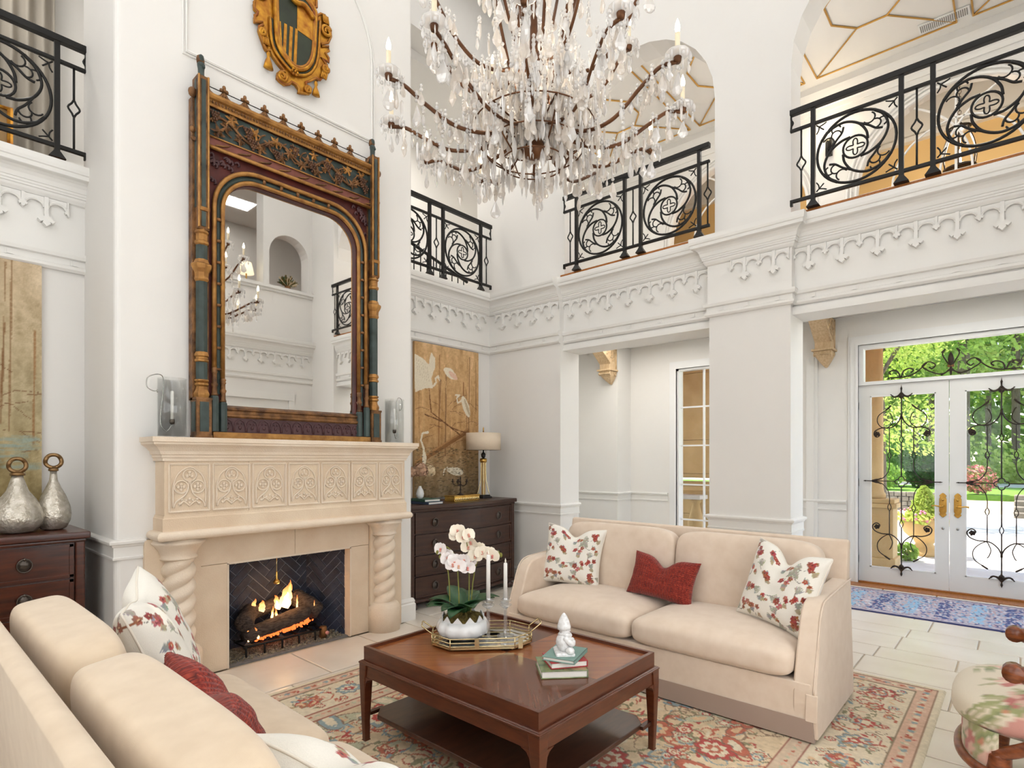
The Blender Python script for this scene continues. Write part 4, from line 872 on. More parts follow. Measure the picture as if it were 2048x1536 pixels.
# ================================================================== HURRICANES
def hurricane(x, y, d, lab):
    t = thing('glass_hurricane', lab, 'candle holder', (x, y, 1.6405), 0, 'glass hurricanes on the mantel'); R = .084; H = .385
    MB().lathe([(0,0),(R,0),(R,H),(R-.004,H),(R-.004,.012),(0,.012)], 28).build('cylinder', 'glass', t, True)
    MB().lathe([(.0,.085),(.012,.087),(.016,.1),(.015,.118),(.012,.118),(.0,.1)], 12).build('cup', 'pull', t, True)
    MB().lathe([(0,.1),(.0095,.1),(.0095,.30),(.003,.304),(0,.304)], 10).build('candle', 'candle', t, True)
    pts = [(0, 0, .088), (d*.015, 0, .06), (d*.035, 0, .04), (d*.062, 0, .07), (d*.068, 0, .13), (d*.058, 0, .25), (d*.05, 0, .35), (d*.062, -.01, .395), (d*.10, -.02, .40), (d*.145, -.02, .375), (d*.15, -.02, .32), (d*.12, -.02, .295), (d*.095, -.02, .295)]
    MB().tube(spl(pts, 6), .0032, 6).build('wire_hook', M('nickel', srgb(170, 170, 165), .25, metal=.9), t, True)
    MB().sphere((d*.092, -.02, .295), .0075, 8, 6, (.5, 1, 1.6)).build('hook_knob', 'nickel', t, True)
hurricane(1.30, 4.135, -1, 'clear glass hurricane with wire hook at the left end of the mantel'); hurricane(3.07, 4.135, .45, 'clear glass hurricane at the right end of the mantel near the egret painting')
# ================================================================== painted textiles: numpy canvases sampled as vertex colours
class Canvas:
    def __init__(s, w, h, col, res):          # metres, cells per metre
        s.res = res; s.W = int(w*res); s.H = int(h*res); s.a = np.ones((s.H, s.W, 3))*np.array(col, float)
    def _box(s, x, y, r):
        x0 = max(0, int((x-r)*s.res)); x1 = min(s.W, int((x+r)*s.res)+2); y0 = max(0, int((y-r)*s.res)); y1 = min(s.H, int((y+r)*s.res)+2)
        if x1 <= x0 or y1 <= y0: return None
        Y, X = np.mgrid[y0:y1, x0:x1]; return (slice(y0, y1), slice(x0, x1)), (X+.5)/s.res-x, (Y+.5)/s.res-y
    def ell(s, x, y, rx, ry, col, rot=0., al=1., petals=0, depth=.3):
        b = s._box(x, y, max(rx, ry)*1.05)
        if b is None: return
        sl, dx, dy = b; c, q = math.cos(rot), math.sin(rot); u = (dx*c+dy*q)/rx; v = (-dx*q+dy*c)/ry; r = np.hypot(u, v)
        lim = 1.
        if petals: lim = 1-depth+depth*np.abs(np.cos(petals/2*np.arctan2(v, u)))
        m = (r < lim)[..., None]*al; s.a[sl] = s.a[sl]*(1-m)+np.array(col)*m
    def line(s, pts, w, col, al=1.):
        P = [np.array(p[:2], float) for p in pts]
        for a, b in zip(P[:-1], P[1:]):
            n = max(1, int(np.linalg.norm(b-a)*s.res*1.2))
            for t in range(n): q = a+(b-a)*t/n; s.ell(q[0], q[1], w/2, w/2, col, al=al)
    def rect(s, x0, y0, x1, y1, col): s.a[max(0, int(y0*s.res)):int(y1*s.res), max(0, int(x0*s.res)):int(x1*s.res)] = col
    def noise(s, amp, cell, cellx=None):
        cy = max(2, int(s.H/(cell*s.res))+2); cx = max(2, int(s.W/((cellx or cell)*s.res))+2); g = rng.standard_normal((cy, cx))
        yi = np.linspace(0, cy-1.001, s.H); xi = np.linspace(0, cx-1.001, s.W); y0 = yi.astype(int); x0 = xi.astype(int); fy = (yi-y0)[:, None]; fx = (xi-x0)[None]
        n = (g[y0][:, x0]*(1-fy)*(1-fx)+g[y0+1][:, x0]*fy*(1-fx)+g[y0][:, x0+1]*(1-fy)*fx+g[y0+1][:, x0+1]*fy*fx)
        s.a = np.clip(s.a+n[..., None]*amp*(1 if np.ndim(amp) == 0 else 1), 0, 255)
    def poly(s, pts, col, al=1.):
        P = np.array(pts); b = s._box(P[:, 0].mean(), P[:, 1].mean(), max(np.ptp(P[:, 0]), np.ptp(P[:, 1])))
        if b is None: return
        sl, dx, dy = b; X = dx+P[:, 0].mean(); Y = dy+P[:, 1].mean(); ins = np.zeros(X.shape, bool); j = len(P)-1
        for i in range(len(P)):
            xi, yi = P[i]; xj, yj = P[j]; c = ((yi > Y) != (yj > Y)) & (X < (xj-xi)*(Y-yi)/((yj-yi) or 1e-9)+xi); ins ^= c; j = i
        m = ins[..., None]*al; s.a[sl] = s.a[sl]*(1-m)+np.array(col)*m
    def sample(s, U, V):
        x = np.clip((U*s.W).astype(int), 0, s.W-1); y = np.clip((V*s.H).astype(int), 0, s.H-1); c = np.clip(s.a[y, x]/255, 0, 1)
        return np.where(c <= .04045, c/12.92, ((c+.055)/1.055)**2.4)
def set_colors(me, cols):
    at = me.color_attributes.new('Col', 'FLOAT_COLOR', 'POINT'); d = np.ones((len(me.vertices), 4), np.float32); d[:, :3] = cols; at.data.foreach_set('color', d.ravel())
def fast_mesh(name, V, Q, mat, smooth=True):
    me = bpy.data.meshes.new(name); V = np.asarray(V, np.float32); Q = np.asarray(Q, np.int32)
    me.vertices.add(len(V)); me.vertices.foreach_set('co', V.ravel()); me.loops.add(Q.size); me.loops.foreach_set('vertex_index', Q.ravel())
    me.polygons.add(len(Q)); me.polygons.foreach_set('loop_start', np.arange(0, Q.size, 4, dtype=np.int32)); me.polygons.foreach_set('loop_total', np.full(len(Q), 4, np.int32))
    me.update(calc_edges=True); me.materials.append(MATS[mat]); me.polygons.foreach_set('use_smooth', [smooth]*len(Q)); return me
def grid_quads(nu, nv, o=0):
    i = np.arange(nu-1)[None]+np.arange(nv-1)[:, None]*nu+o; i = i.ravel(); return np.stack([i, i+1, i+nu+1, i+nu], 1)
def slab_mesh(name, cv, w, h, t, nu, nv, mat, wav=0.):
    """horizontal printed slab w x h (x,y), thickness t, canvas x->x, canvas y->y"""
    u, v = np.meshgrid(np.linspace(0, 1, nu), np.linspace(0, 1, nv)); z = t+wav*rng.standard_normal(u.shape); z[0, :] = z[-1, :] = 0; z[:, 0] = z[:, -1] = 0
    V = np.stack([(u-.5)*w, (v-.5)*h, z], -1).reshape(-1, 3); me = fast_mesh(name, V, grid_quads(nu, nv), mat); set_colors(me, cv.sample(u, v).reshape(-1, 3)); return me
M('print', (1, 1, 1), .9, attr='Col', var=.06, vscale=300, bump=.25, bscale=400, sheen=.2)
M('rug_print', (1, 1, 1), .95, attr='Col', var=.14, vscale=260, bump=.5, bscale=300, sheen=.2)
M('canvas_print', (1, 1, 1), .8, attr='Col', var=.08, vscale=120)
# ---------------------------------------------------------------- area rug
CREAM, PEACH, SAGE, TERRA, RED, BLUE, TAN, PINK, OLIVE = (226,212,182),(222,186,142),(190,188,156),(190,98,66),(182,62,48),(140,158,160),(188,156,112),(220,170,140),(140,132,92)
RX0, RX1, RY0, RY1 = -.2, 4.6, .36, 3.56
rw, rh = RX1-RX0, RY1-RY0
cv = Canvas(rw, rh, (222, 198, 160), 150)
cv.noise(9, .25); cv.noise(6, .04)
R_ = random.Random(5)
def palm(x, y, r, k):
    cols = [(RED, CREAM, TERRA), (TERRA, PEACH, BLUE), (BLUE, CREAM, RED), (SAGE, RED, CREAM), (CREAM, TERRA, SAGE)][k % 5]; ph = R_.random()*6
    cv.ell(x, y, r*1.08, r*.98, (112, 84, 62), ph, .8, 8, .25); cv.ell(x, y, r, r*.9, cols[0], ph, 1, 8, .25); cv.ell(x, y, r*.72, r*.64, cols[1], ph, 1, 8, .3); cv.ell(x, y, r*.45, r*.4, cols[2], ph, 1, 6, .3); cv.ell(x, y, r*.16, r*.16, CREAM)
def curl(x, y, r, a, d, col, w):
    cv.line([(x+r*(1-t*.85)*math.cos(a+d*t*5.5), y+r*(1-t*.85)*math.sin(a+d*t*5.5)) for t in np.linspace(0, 1, 22)], w, col)
def paisley(x, y, r, a, col, c2):
    pts = [(x+r*(1.0-.12*t)*(.35+.65*math.sin(t*PI/6))*math.cos(a+t*.55), y+r*(.35+.65*math.sin(t*PI/6))*math.sin(a+t*.55)) for t in range(7)]
    cv.ell(x, y, r*.85, r*.42, (118, 84, 62), a, .8); cv.ell(x, y, r*.78, r*.36, col, a); cv.ell(x, y, r*.5, r*.2, c2, a); curl(x+r*.6*math.cos(a), y+r*.6*math.sin(a), r*.35, a, 1, col, .012)
# field
for i in range(620):
    x, y = R_.uniform(.62, rw-.62), R_.uniform(.6, rh-.6); curl(x, y, R_.uniform(.05, .16), R_.random()*6, R_.choice((-1, 1)), R_.choice((TERRA, RED, OLIVE, BLUE, (150, 120, 90))), R_.choice((.008, .011, .014)))
for i in range(700):
    x, y = R_.uniform(.6, rw-.6), R_.uniform(.58, rh-.58); cv.ell(x, y, R_.uniform(.02, .05), R_.uniform(.008, .018), R_.choice((BLUE, SAGE, TERRA, CREAM, RED, OLIVE)), R_.random()*6)
for i in range(240): palm(R_.uniform(.62, rw-.62), R_.uniform(.6, rh-.6), R_.uniform(.03, .055), R_.randrange(5))
for i in range(90): paisley(R_.uniform(.65, rw-.65), R_.uniform(.62, rh-.62), R_.uniform(.09, .16), R_.random()*6, R_.choice((TERRA, BLUE, SAGE, RED)), R_.choice((CREAM, PEACH)))
for i in range(8):
    for j in range(5): palm(.85+(rw-1.7)*i/7+R_.uniform(-.04, .04), .8+(rh-1.6)*j/4+R_.uniform(-.04, .04), R_.uniform(.085, .13), i+j)
# borders
def frame(o, w, col, line=None):
    for a in ((o, o, rw-o, o+w), (o, rh-o-w, rw-o, rh-o), (o, o, o+w, rh-o), (rw-o-w, o, rw-o, rh-o)): cv.rect(a[0], a[1], a[2], a[3], col)
    if line:
        for q in (o, o+w):
            for a in ((q, q, rw-q, q+.008), (q, rh-q-.008, rw-q, rh-q), (q, q, q+.008, rh-q), (rw-q-.008, q, rw-q, rh-q)): cv.rect(a[0], a[1], a[2], a[3], line)
frame(0, .05, CREAM); frame(.04, .10, (216, 178, 150), (150, 110, 80)); frame(.14, .32, (226, 210, 180), (140, 116, 84)); frame(.46, .10, (214, 190, 160), (160, 90, 66))
def along(o, step, fn):
    n = int((rw-2*o)/step)
    for i in range(n+1):
        x = o+(rw-2*o)*i/n
        for y in (o, rh-o): fn(x, y, i, 0)
    n = int((rh-2*o)/step)
    for i in range(n+1):
        y = o+(rh-2*o)*i/n
        for x in (o, rw-o): fn(x, y, i, 1)
along(.09, .045, lambda x, y, i, d: ((cv.ell(x, y, .020, .020, (TERRA, CREAM, BLUE)[i % 3], i, 1, 4, .4), cv.ell(x+R_.uniform(-.03, .03), y+R_.uniform(-.03, .03), .010, .007, R_.choice((RED, CREAM, SAGE)), i))))
along(.51, .04, lambda x, y, i, d: (cv.ell(x, y, .015, .015, (PINK, TERRA, SAGE)[i % 3], i, 1, 4, .4)))
along(.30, .28, lambda x, y, i, d: palm(x, y, .085, i))
along(.30, .14, lambda x, y, i, d: (curl(x+R_.uniform(-.06, .06), y+R_.uniform(-.06, .06), .09, i*1.3, 1 if i % 2 else -1, (RED, TERRA, BLUE, OLIVE)[i % 4], .012)))
along(.30, .02, lambda x, y, i, d: cv.ell(x+R_.uniform(-.15, .15), y+R_.uniform(-.15, .15), R_.uniform(.012, .034), R_.uniform(.006, .012), R_.choice((RED, BLUE, PEACH, OLIVE, TERRA, PINK, TAN)), R_.random()*6))
along(.30, .10, lambda x, y, i, d: curl(x+R_.uniform(-.12, .12), y+R_.uniform(-.12, .12), R_.uniform(.03, .07), R_.random()*6, R_.choice((-1, 1)), R_.choice((TERRA, OLIVE, BLUE, (150, 120, 90))), .008))
along(.40, .16, lambda x, y, i, d: palm(x, y, .03, i)); along(.21, .16, lambda x, y, i, d: palm(x, y, .03, i+2))
cv.noise(7, .012)
put('area_rug', slab_mesh('area_rug', cv, rw, rh, .009, 600, 400, 'rug_print', .0004), None, ((RX0+RX1)/2, (RY0+RY1)/2, .0005), label='large faded Persian rug in peach, sage and red under the sofas', cat='rug')
# ---------------------------------------------------------------- blue runner
cr_ = Canvas(1.14, 2.4, (196, 184, 190), 90)
for i in range(2400):
    x, y = R_.uniform(.1, 1.04), R_.uniform(.05, 2.35); cr_.ell(x, y, R_.uniform(.01, .03), R_.uniform(.006, .012), R_.choice(((60,80,140),(40,56,120),(150,190,214),(120,170,200),(214,190,196),(196,150,150),(230,226,228),(110,120,170))), R_.choice((0, 0, .2)))
for k, y in enumerate(np.arange(.05, 2.4, .26)):
    for i in range(90): cr_.ell(R_.uniform(.16, .98), y+R_.uniform(0, .12), .026, .010, ((150, 196, 220), (36, 54, 124))[k % 2], 0)
for x in (.02, 1.12): cr_.rect(x-.02, 0, x+.02, 2.4, (30, 34, 92))
for i in range(700): cr_.ell(R_.choice((R_.uniform(.04, .15), R_.uniform(.99, 1.1))), R_.uniform(0, 2.4), .016, .006, R_.choice(((176,130,140),(120,90,120),(214,200,206),(90,90,140))), 1.5)
put('runner_rug', slab_mesh('runner_rug', cr_, 1.14, 2.4, .008, 110, 220, 'rug_print', .0004), None, (7.08, .36, .0005), label='faded blue and pink runner rug in front of the glass doors', cat='rug')
# ---------------------------------------------------------------- soft shapes
def se(a, e): return math.copysign(abs(a)**e, a)
def cushion(w, d, h, e1=.38, e2=.22, puff=.0, nu=56, nv=28, off=(0, 0, 0)):
    m = MB()
    def fn(u, v):
        t = 2*PI*u; p = (v-.5)*PI; ce = se(math.cos(p), e1); x, y, z = w/2*ce*se(math.cos(t), e2), d/2*ce*se(math.sin(t), e2), h/2*se(math.sin(p), e1)
        z += (1 if z > 0 else .35)*puff*max(0, 1-(2*x/w)**2)*max(0, 1-(2*y/d)**2)*(1 if z > 0 else -1); return (x+off[0], y+off[1], z+off[2])
    return m.grid(fn, nu, nv, wrap=True)
def rect_pipe(w, d, r=.045, n=5):
    P = []
    for cx, cy, a in ((w/2-r, d/2-r, 0), (-w/2+r, d/2-r, 90), (-w/2+r, -d/2+r, 180), (w/2-r, -d/2+r, 270)): P += arc(cx, cy, r, a, a+90, n)
    return P
def sofa(label, loc, rz, mat):
    t = thing('sofa', label, 'sofa', loc, rz, 'matching beige sofas'); L = 1.10
    # skirted base: front panel with flare
    m = MB(); z0, z1 = .012, .30
    def ring(z, g): return [(-.41-g, -L+.03-g, z), (.395+g, -L+.03-g, z), (.395+g, L-.03+g, z), (-.41-g, L-.03+g, z)]
    V = ring(z0, .022)+ring(.17, .004)+ring(z1, 0); m.add(V, [(0,1,5,4),(1,2,6,5),(2,3,7,6),(3,0,4,7),(4,5,9,8),(5,6,10,9),(6,7,11,10),(7,4,8,11),(8,9,10,11)]); m.build('skirted_base', mat, t, bevel=.006)
    for s in (-1, 1): MB().prism([(.4, .11), (.414, .11), (.403, .25), (.39, .25)], lambda u, v, d: (u, d, v), s*(L-.02)-.03, s*(L-.02)+.028).build('skirt_pleat', mat, t, bevel=.004)
    hb = MB(); V = ring(.010, .0265)+ring(.118, .0145); hb.add(V, [(0,1,5,4),(1,2,6,5),(2,3,7,6),(3,0,4,7)]); hb.build('hem_band', M('taupe_hem', srgb(168, 146, 132), .9, bump=.12, bscale=700, sheen=.2), t)
    A = [(-.45,.02),(.405,.02),(.40,.25),(.38,.33),(.345,.42),(.31,.51),(.28,.59),(.25,.645),(.205,.683),(.14,.70),(.02,.708),(-.20,.716),(-.47,.725)]
    for s in (-1, 1):
        m = MB(); n = len(A); V = []
        for y, g in ((s*(L-.115), 0), (s*(L-.105), .006), (s*(L-.03), .006), (s*(L-.01), -.006)):
            for (x, z) in A: V.append((x, y+s*(.022*(1-z/.7)) if abs(y) > L-.1 else y, z+(g if z > .3 else 0)))
        F = [tuple(range(n)) if s < 0 else tuple(range(n-1, -1, -1)), tuple(range(4*n-1, 3*n-1, -1)) if s < 0 else tuple(range(3*n, 4*n))]
        for k in range(3):
            for i in range(n): j = (i+1)%n; q = (k*n+i, k*n+j, (k+1)*n+j, (k+1)*n+i); F.append(q if s > 0 else q[::-1])
        m.add(V, F); a = m.build('arm', mat, t, bevel=.012)
        MB().tube(spl([(x, s*(L-.012), z+.002) for x, z in A[2:]], 3), .005, 6).build('arm_piping', mat, a, True)
    m = MB().prism([(-.34,.28),(-.45,.28),(-.515,.955),(-.508,.972),(-.468,.975),(-.458,.96)], lambda u, v, d: (u, d, v), -L+.02, L-.02); m.build('back', mat, t, bevel=.014)
    for s in (-1, 1):
        c = s*(L-.118)/2; sc = MB(); w = .72
        o = cushion(.74, L-.118, .20, .50, .17, .030).build('seat_cushion', mat, t, True, loc=(.07, c, .385))
        b = cushion(.20, L-.122, .53, .34, .42, .0).build('back_cushion', mat, t, True, loc=(-.285, c, .705), rot=(0, -.13, 0))
    return t
sofa('beige sofa facing the coffee table with its back to the entrance', (3.68, 1.90, .0095), PI, 'linen')
sofa('cream sofa in the left foreground seen from behind', (.735, 1.93, .0095), 0, 'linen_warm')
# ---------------------------------------------------------------- throw pillows
fl_ = Canvas(.5, .5, (240, 235, 224), 330)
RF = random.Random(21)
def bloom(c, x, y, r, col):
    for k in range(5): a = k*2*PI/5+RF.random()*.5; c.ell(x+r*.55*math.cos(a), y+r*.55*math.sin(a), r*.5, r*.42, tuple(v+RF.uniform(-14, 14) for v in col), a)
    c.ell(x, y, r*.28, r*.28, (110, 42, 40)); c.ell(x+r*.1, y, r*.12, r*.12, (226, 190, 150))
def fan(c, x, y, a, L, col):
    for k in range(7): b = a+(k-3)*.24; c.line([(x, y), (x+L*math.cos(b), y+L*math.sin(b))], .0055, tuple(v+RF.uniform(-16, 16) for v in col))
    c.ell(x+L*.55*math.cos(a), y+L*.55*math.sin(a), L*.5, L*.3, col, a, .5)
for i in range(4):
    for j in range(4):
        x = .065+.125*i+RF.uniform(-.02, .02); y = .065+.125*j+RF.uniform(-.02, .02); a = RF.random()*6; k = (i+2*j) % 3
        fl_.line(spl([(x, y, 0), (x+.035*math.cos(a), y+.035*math.sin(a)+.01, 0), (x+.08*math.cos(a+.4), y+.08*math.sin(a+.4), 0)], 5), .0035, (112, 104, 92))
        fan(fl_, x+.05*math.cos(a+.4), y+.05*math.sin(a+.4), a+.9, .046, (168, 164, 148)); fan(fl_, x-.01, y+.01, a+2.6, .036, (150, 152, 146)); fan(fl_, x+.02, y+.03, a+4.2, .030, (176, 160, 130))
        if k != 2:
            for q in range(5 if k == 0 else 3): bloom(fl_, x+RF.uniform(-.036, .036), y+RF.uniform(-.036, .036), RF.uniform(.014, .021), RF.choice(((164, 74, 66), (152, 64, 52), (188, 112, 104), (160, 96, 72))))
        else: bloom(fl_, x, y, .016, (180, 84, 74)); bloom(fl_, x+.03, y+.02, .012, (170, 100, 70))
rd_ = Canvas(.5, .5, (116, 32, 24), 330)
for j in range(70):
    for i in range(50): rd_.ell(.0+i*.0101+(j % 2)*.005, j*.0073, .0042, .0023, R_.choice(((162, 56, 38), (148, 46, 31), (178, 70, 48))), .5 if j % 2 else -.5)
for i in range(900): rd_.ell(R_.random()*.5, R_.random()*.5, .003, .002, (84, 24, 20))
def pillow(name, label, cv_, w, h, t, loc, rot, chop=.05, group=None, n=110, knit=False, mat='print'):
    u, v = np.meshgrid(np.linspace(-1, 1, n), np.linspace(-1, 1, n)); V = []; cols = []
    for side in (1, -1):
        X = u*w/2*(1-.10*(1-v**2)*np.abs(u)**1.5); Z = v*h/2*(1-.10*(1-u**2)*np.abs(v)**1.5)
        T = t/2*np.power(np.clip((1-u**4)*(1-v**4), 0, 1), .55)*(1-.25*(u**2+v**2)/2)
        wv = ((1+v)/2)**2; dip = np.exp(-(u/.30)**2)*wv; Z = Z-chop*dip; T = T*(1-.45*dip)+.004
        T = T+ (.0035*np.sin(u*9+v*4)*np.cos(v*8-u*3))*(np.abs(u) < .98)
        if knit: T = T+.0035*np.sin(v*88)*np.sin(u*80+np.floor(v*28)*PI)
        e = (np.abs(u) > .999) | (np.abs(v) > .999); T = np.where(e, 0, T)
        V.append(np.stack([X, -side*T, Z], -1).reshape(-1, 3)); cols.append(cv_.sample((u+1)/2*.999, (1-(v+1)/2)*.999).reshape(-1, 3))
    Q = grid_quads(n, n); Q2 = grid_quads(n, n, n*n)[:, ::-1]; me = fast_mesh(name, np.concatenate(V), np.concatenate([Q, Q2]), mat); set_colors(me, np.concatenate(cols))
    o = put(name, me, None, loc, rot, label, 'pillow', group)
    ed = np.concatenate([np.stack([u[0], v[0]], 1), np.stack([u[:, -1], v[:, -1]], 1), np.stack([u[-1, ::-1], v[-1, ::-1]], 1), np.stack([u[::-1, 0], v[::-1, 0]], 1)])[::6]
    P = []
    for a, b in ed:
        x = a*w/2*(1-.10*(1-b*b)*abs(a)**1.5); z = b*h/2*(1-.10*(1-a*a)*abs(b)**1.5)-chop*math.exp(-(a/.30)**2)*((1+b)/2)**2
        if not P or (Vector(P[-1])-Vector((x, 0, z))).length > .004: P.append((x, 0, z))
    if not knit: MB().tube(P, .0042, 6, closed=True).build('piping', M('pillow_piping', srgb(236, 228, 214), .9), o, True)
    return o
# pillow local frame: width along x, height z, front -y
G1 = 'floral pillows'
pillow('throw_pillow', 'floral pillow at the far end of the beige sofa', fl_, .50, .48, .17, (3.76, 2.70, .72), (math.radians(-16), math.radians(4), math.radians(-74)), .07, G1)
pillow('throw_pillow', 'floral pillow leaning on the near arm of the beige sofa', fl_, .50, .50, .18, (3.66, 1.08, .725), (math.radians(-18), math.radians(7), math.radians(-112)), .09, G1)
pillow('throw_pillow', 'rust red knitted lumbar pillow on the beige sofa', rd_, .52, .32, .16, (3.77, 1.92, .645), (math.radians(-20), math.radians(4), math.radians(-93)), .07, None, 120, True)
pillow('throw_pillow', 'floral pillow propped at the fireplace end of the cream sofa', fl_, .55, .55, .20, (.76, 2.56, .75), (math.radians(-20), math.radians(-8), math.radians(70)), .03, G1)
pillow('throw_pillow', 'rust red knitted pillow tucked behind the cream sofa cushions', rd_, .58, .36, .16, (.72, 1.88, .665), (math.radians(-22), math.radians(-3), math.radians(88)), .05, None, 120, True)
pillow('throw_pillow', 'floral pillow cut off at the bottom edge on the cream sofa', fl_, .52, .50, .19, (.80, 1.18, .63), (math.radians(-36), math.radians(3), math.radians(98)), .04, G1)
# ================================================================== COFFEE TABLE
CT = (2.21, 2.01, .0095)
ct = thing('coffee_table', 'square walnut coffee table with tray top and lower shelf', 'coffee table', CT); zt = .4955
w_, l_ = .472, .598
M('veneer_sheen_dark', srgb(108, 62, 40), .24, col2=srgb(88, 48, 30), vscale=5, stretch=(.6, 16, 1), coat=.3, rot=(0, 0, -PI/4))  # one veneer in two tones, sheen of the turned grain painted as colour
M('veneer_sheen_light', srgb(150, 88, 48), .24, col2=srgb(128, 70, 36), vscale=5, stretch=(.6, 16, 1), coat=.3, rot=(0, 0, PI/4))
for sx in (-1, 1):
    for sy in (-1, 1):
        m = MB().box(min(0, sx*(w_-.02)), min(0, sy*(l_-.02)), zt-.034, max(0, sx*(w_-.02)), max(0, sy*(l_-.02)), zt-.016); m.build('veneer_quarter', 'veneer_sheen_light' if sx*sy < 0 else 'veneer_sheen_dark', ct)
rim = [(0, zt-.075), (0, zt), (-.020, zt), (-.022, zt-.03), (-.022, zt-.075)]
def rect_path(a, b): return [(-a, -b), (a, -b), (a, b), (-a, b)]
MB().sweep(rim, rect_path(w_, l_), closed=True).build('tray_rim', 'wood_red', ct)
ap = [(0, zt-.155), (.0, zt-.09), (.006, zt-.086), (.006, zt-.076), (-.03, zt-.074), (-.03, zt-.155)]
MB().sweep(ap, rect_path(w_+.010, l_+.010), closed=True).build('apron', 'wood_red', ct)
MB().sweep([(.008, zt-.09), (.012, zt-.086), (.012, zt-.080), (.0, zt-.072), (-.02, zt-.072)], rect_path(w_+.008, l_+.008), closed=True).build('apron_moulding', 'wood_red', ct)
for sx in (-1, 1):
    for sy in (-1, 1):
        m = MB(); x0, y0 = sx*(w_+.018), sy*(l_+.018)
        def sq(s, z, k=0): return [(x0-sx*a, y0-sy*b, z) for a, b in ((k, k), (s+k, k), (s+k, s+k), (k, s+k))]
        V = sq(.030, 0, .012)+sq(.034, .10, .008)+sq(.052, zt-.16, 0)+sq(.062, zt-.085, 0); F = [(0,1,2,3),(12,13,14,15)]
        for k in range(3):
            for i in range(4): F.append((k*4+i, k*4+(i+1)%4, k*4+4+(i+1)%4, k*4+4+i))
        m.add(V, F); lg = m.build('leg', 'wood_red', ct, bevel=.004)
        # curved brackets
        for ax in (0, 1):
            q = MB(); P = [(.05, zt-.155), (.05, zt-.215), (.056, zt-.185), (.07, zt-.167), (.10, zt-.155)]
            q.prism(P, (lambda u, v, d: (x0-sx*u, y0-sy*d, v)) if ax == 0 else (lambda u, v, d: (x0-sx*d, y0-sy*u, v)), .004, .034); q.build('bracket', 'wood_red', lg)
        MB().box(min(x0-sx*.045, x0-sx*.13), min(y0-sy*.02, y0-sy*.045), .128, max(x0-sx*.045, x0-sx*.13), max(y0-sy*.02, y0-sy*.045), .146, ).build('stretcher', 'wood_dark', ct)
        MB().lathe([(.009, 0), (.009, .008)], 8, (x0-sx*.027, y0-sy*.027, -.0005)).build('glide', 'iron', lg)
P = [(-w_+.06, -l_+.11), (-w_+.11, -l_+.06), (w_-.11, -l_+.06), (w_-.06, -l_+.11), (w_-.06, l_-.11), (w_-.11, l_-.06), (-w_+.11, l_-.06), (-w_+.06, l_-.11)]
P = [(-w_+.02, -l_+.09), (-w_+.09, -l_+.02), (w_-.09, -l_+.02), (w_-.02, -l_+.09), (w_-.02, l_-.09), (w_-.09, l_-.02), (-w_+.09, l_-.02), (-w_+.02, l_-.09)]
MB().prism(P, FZ, .124, .150).build('shelf', 'wood_dark', ct, bevel=.006)
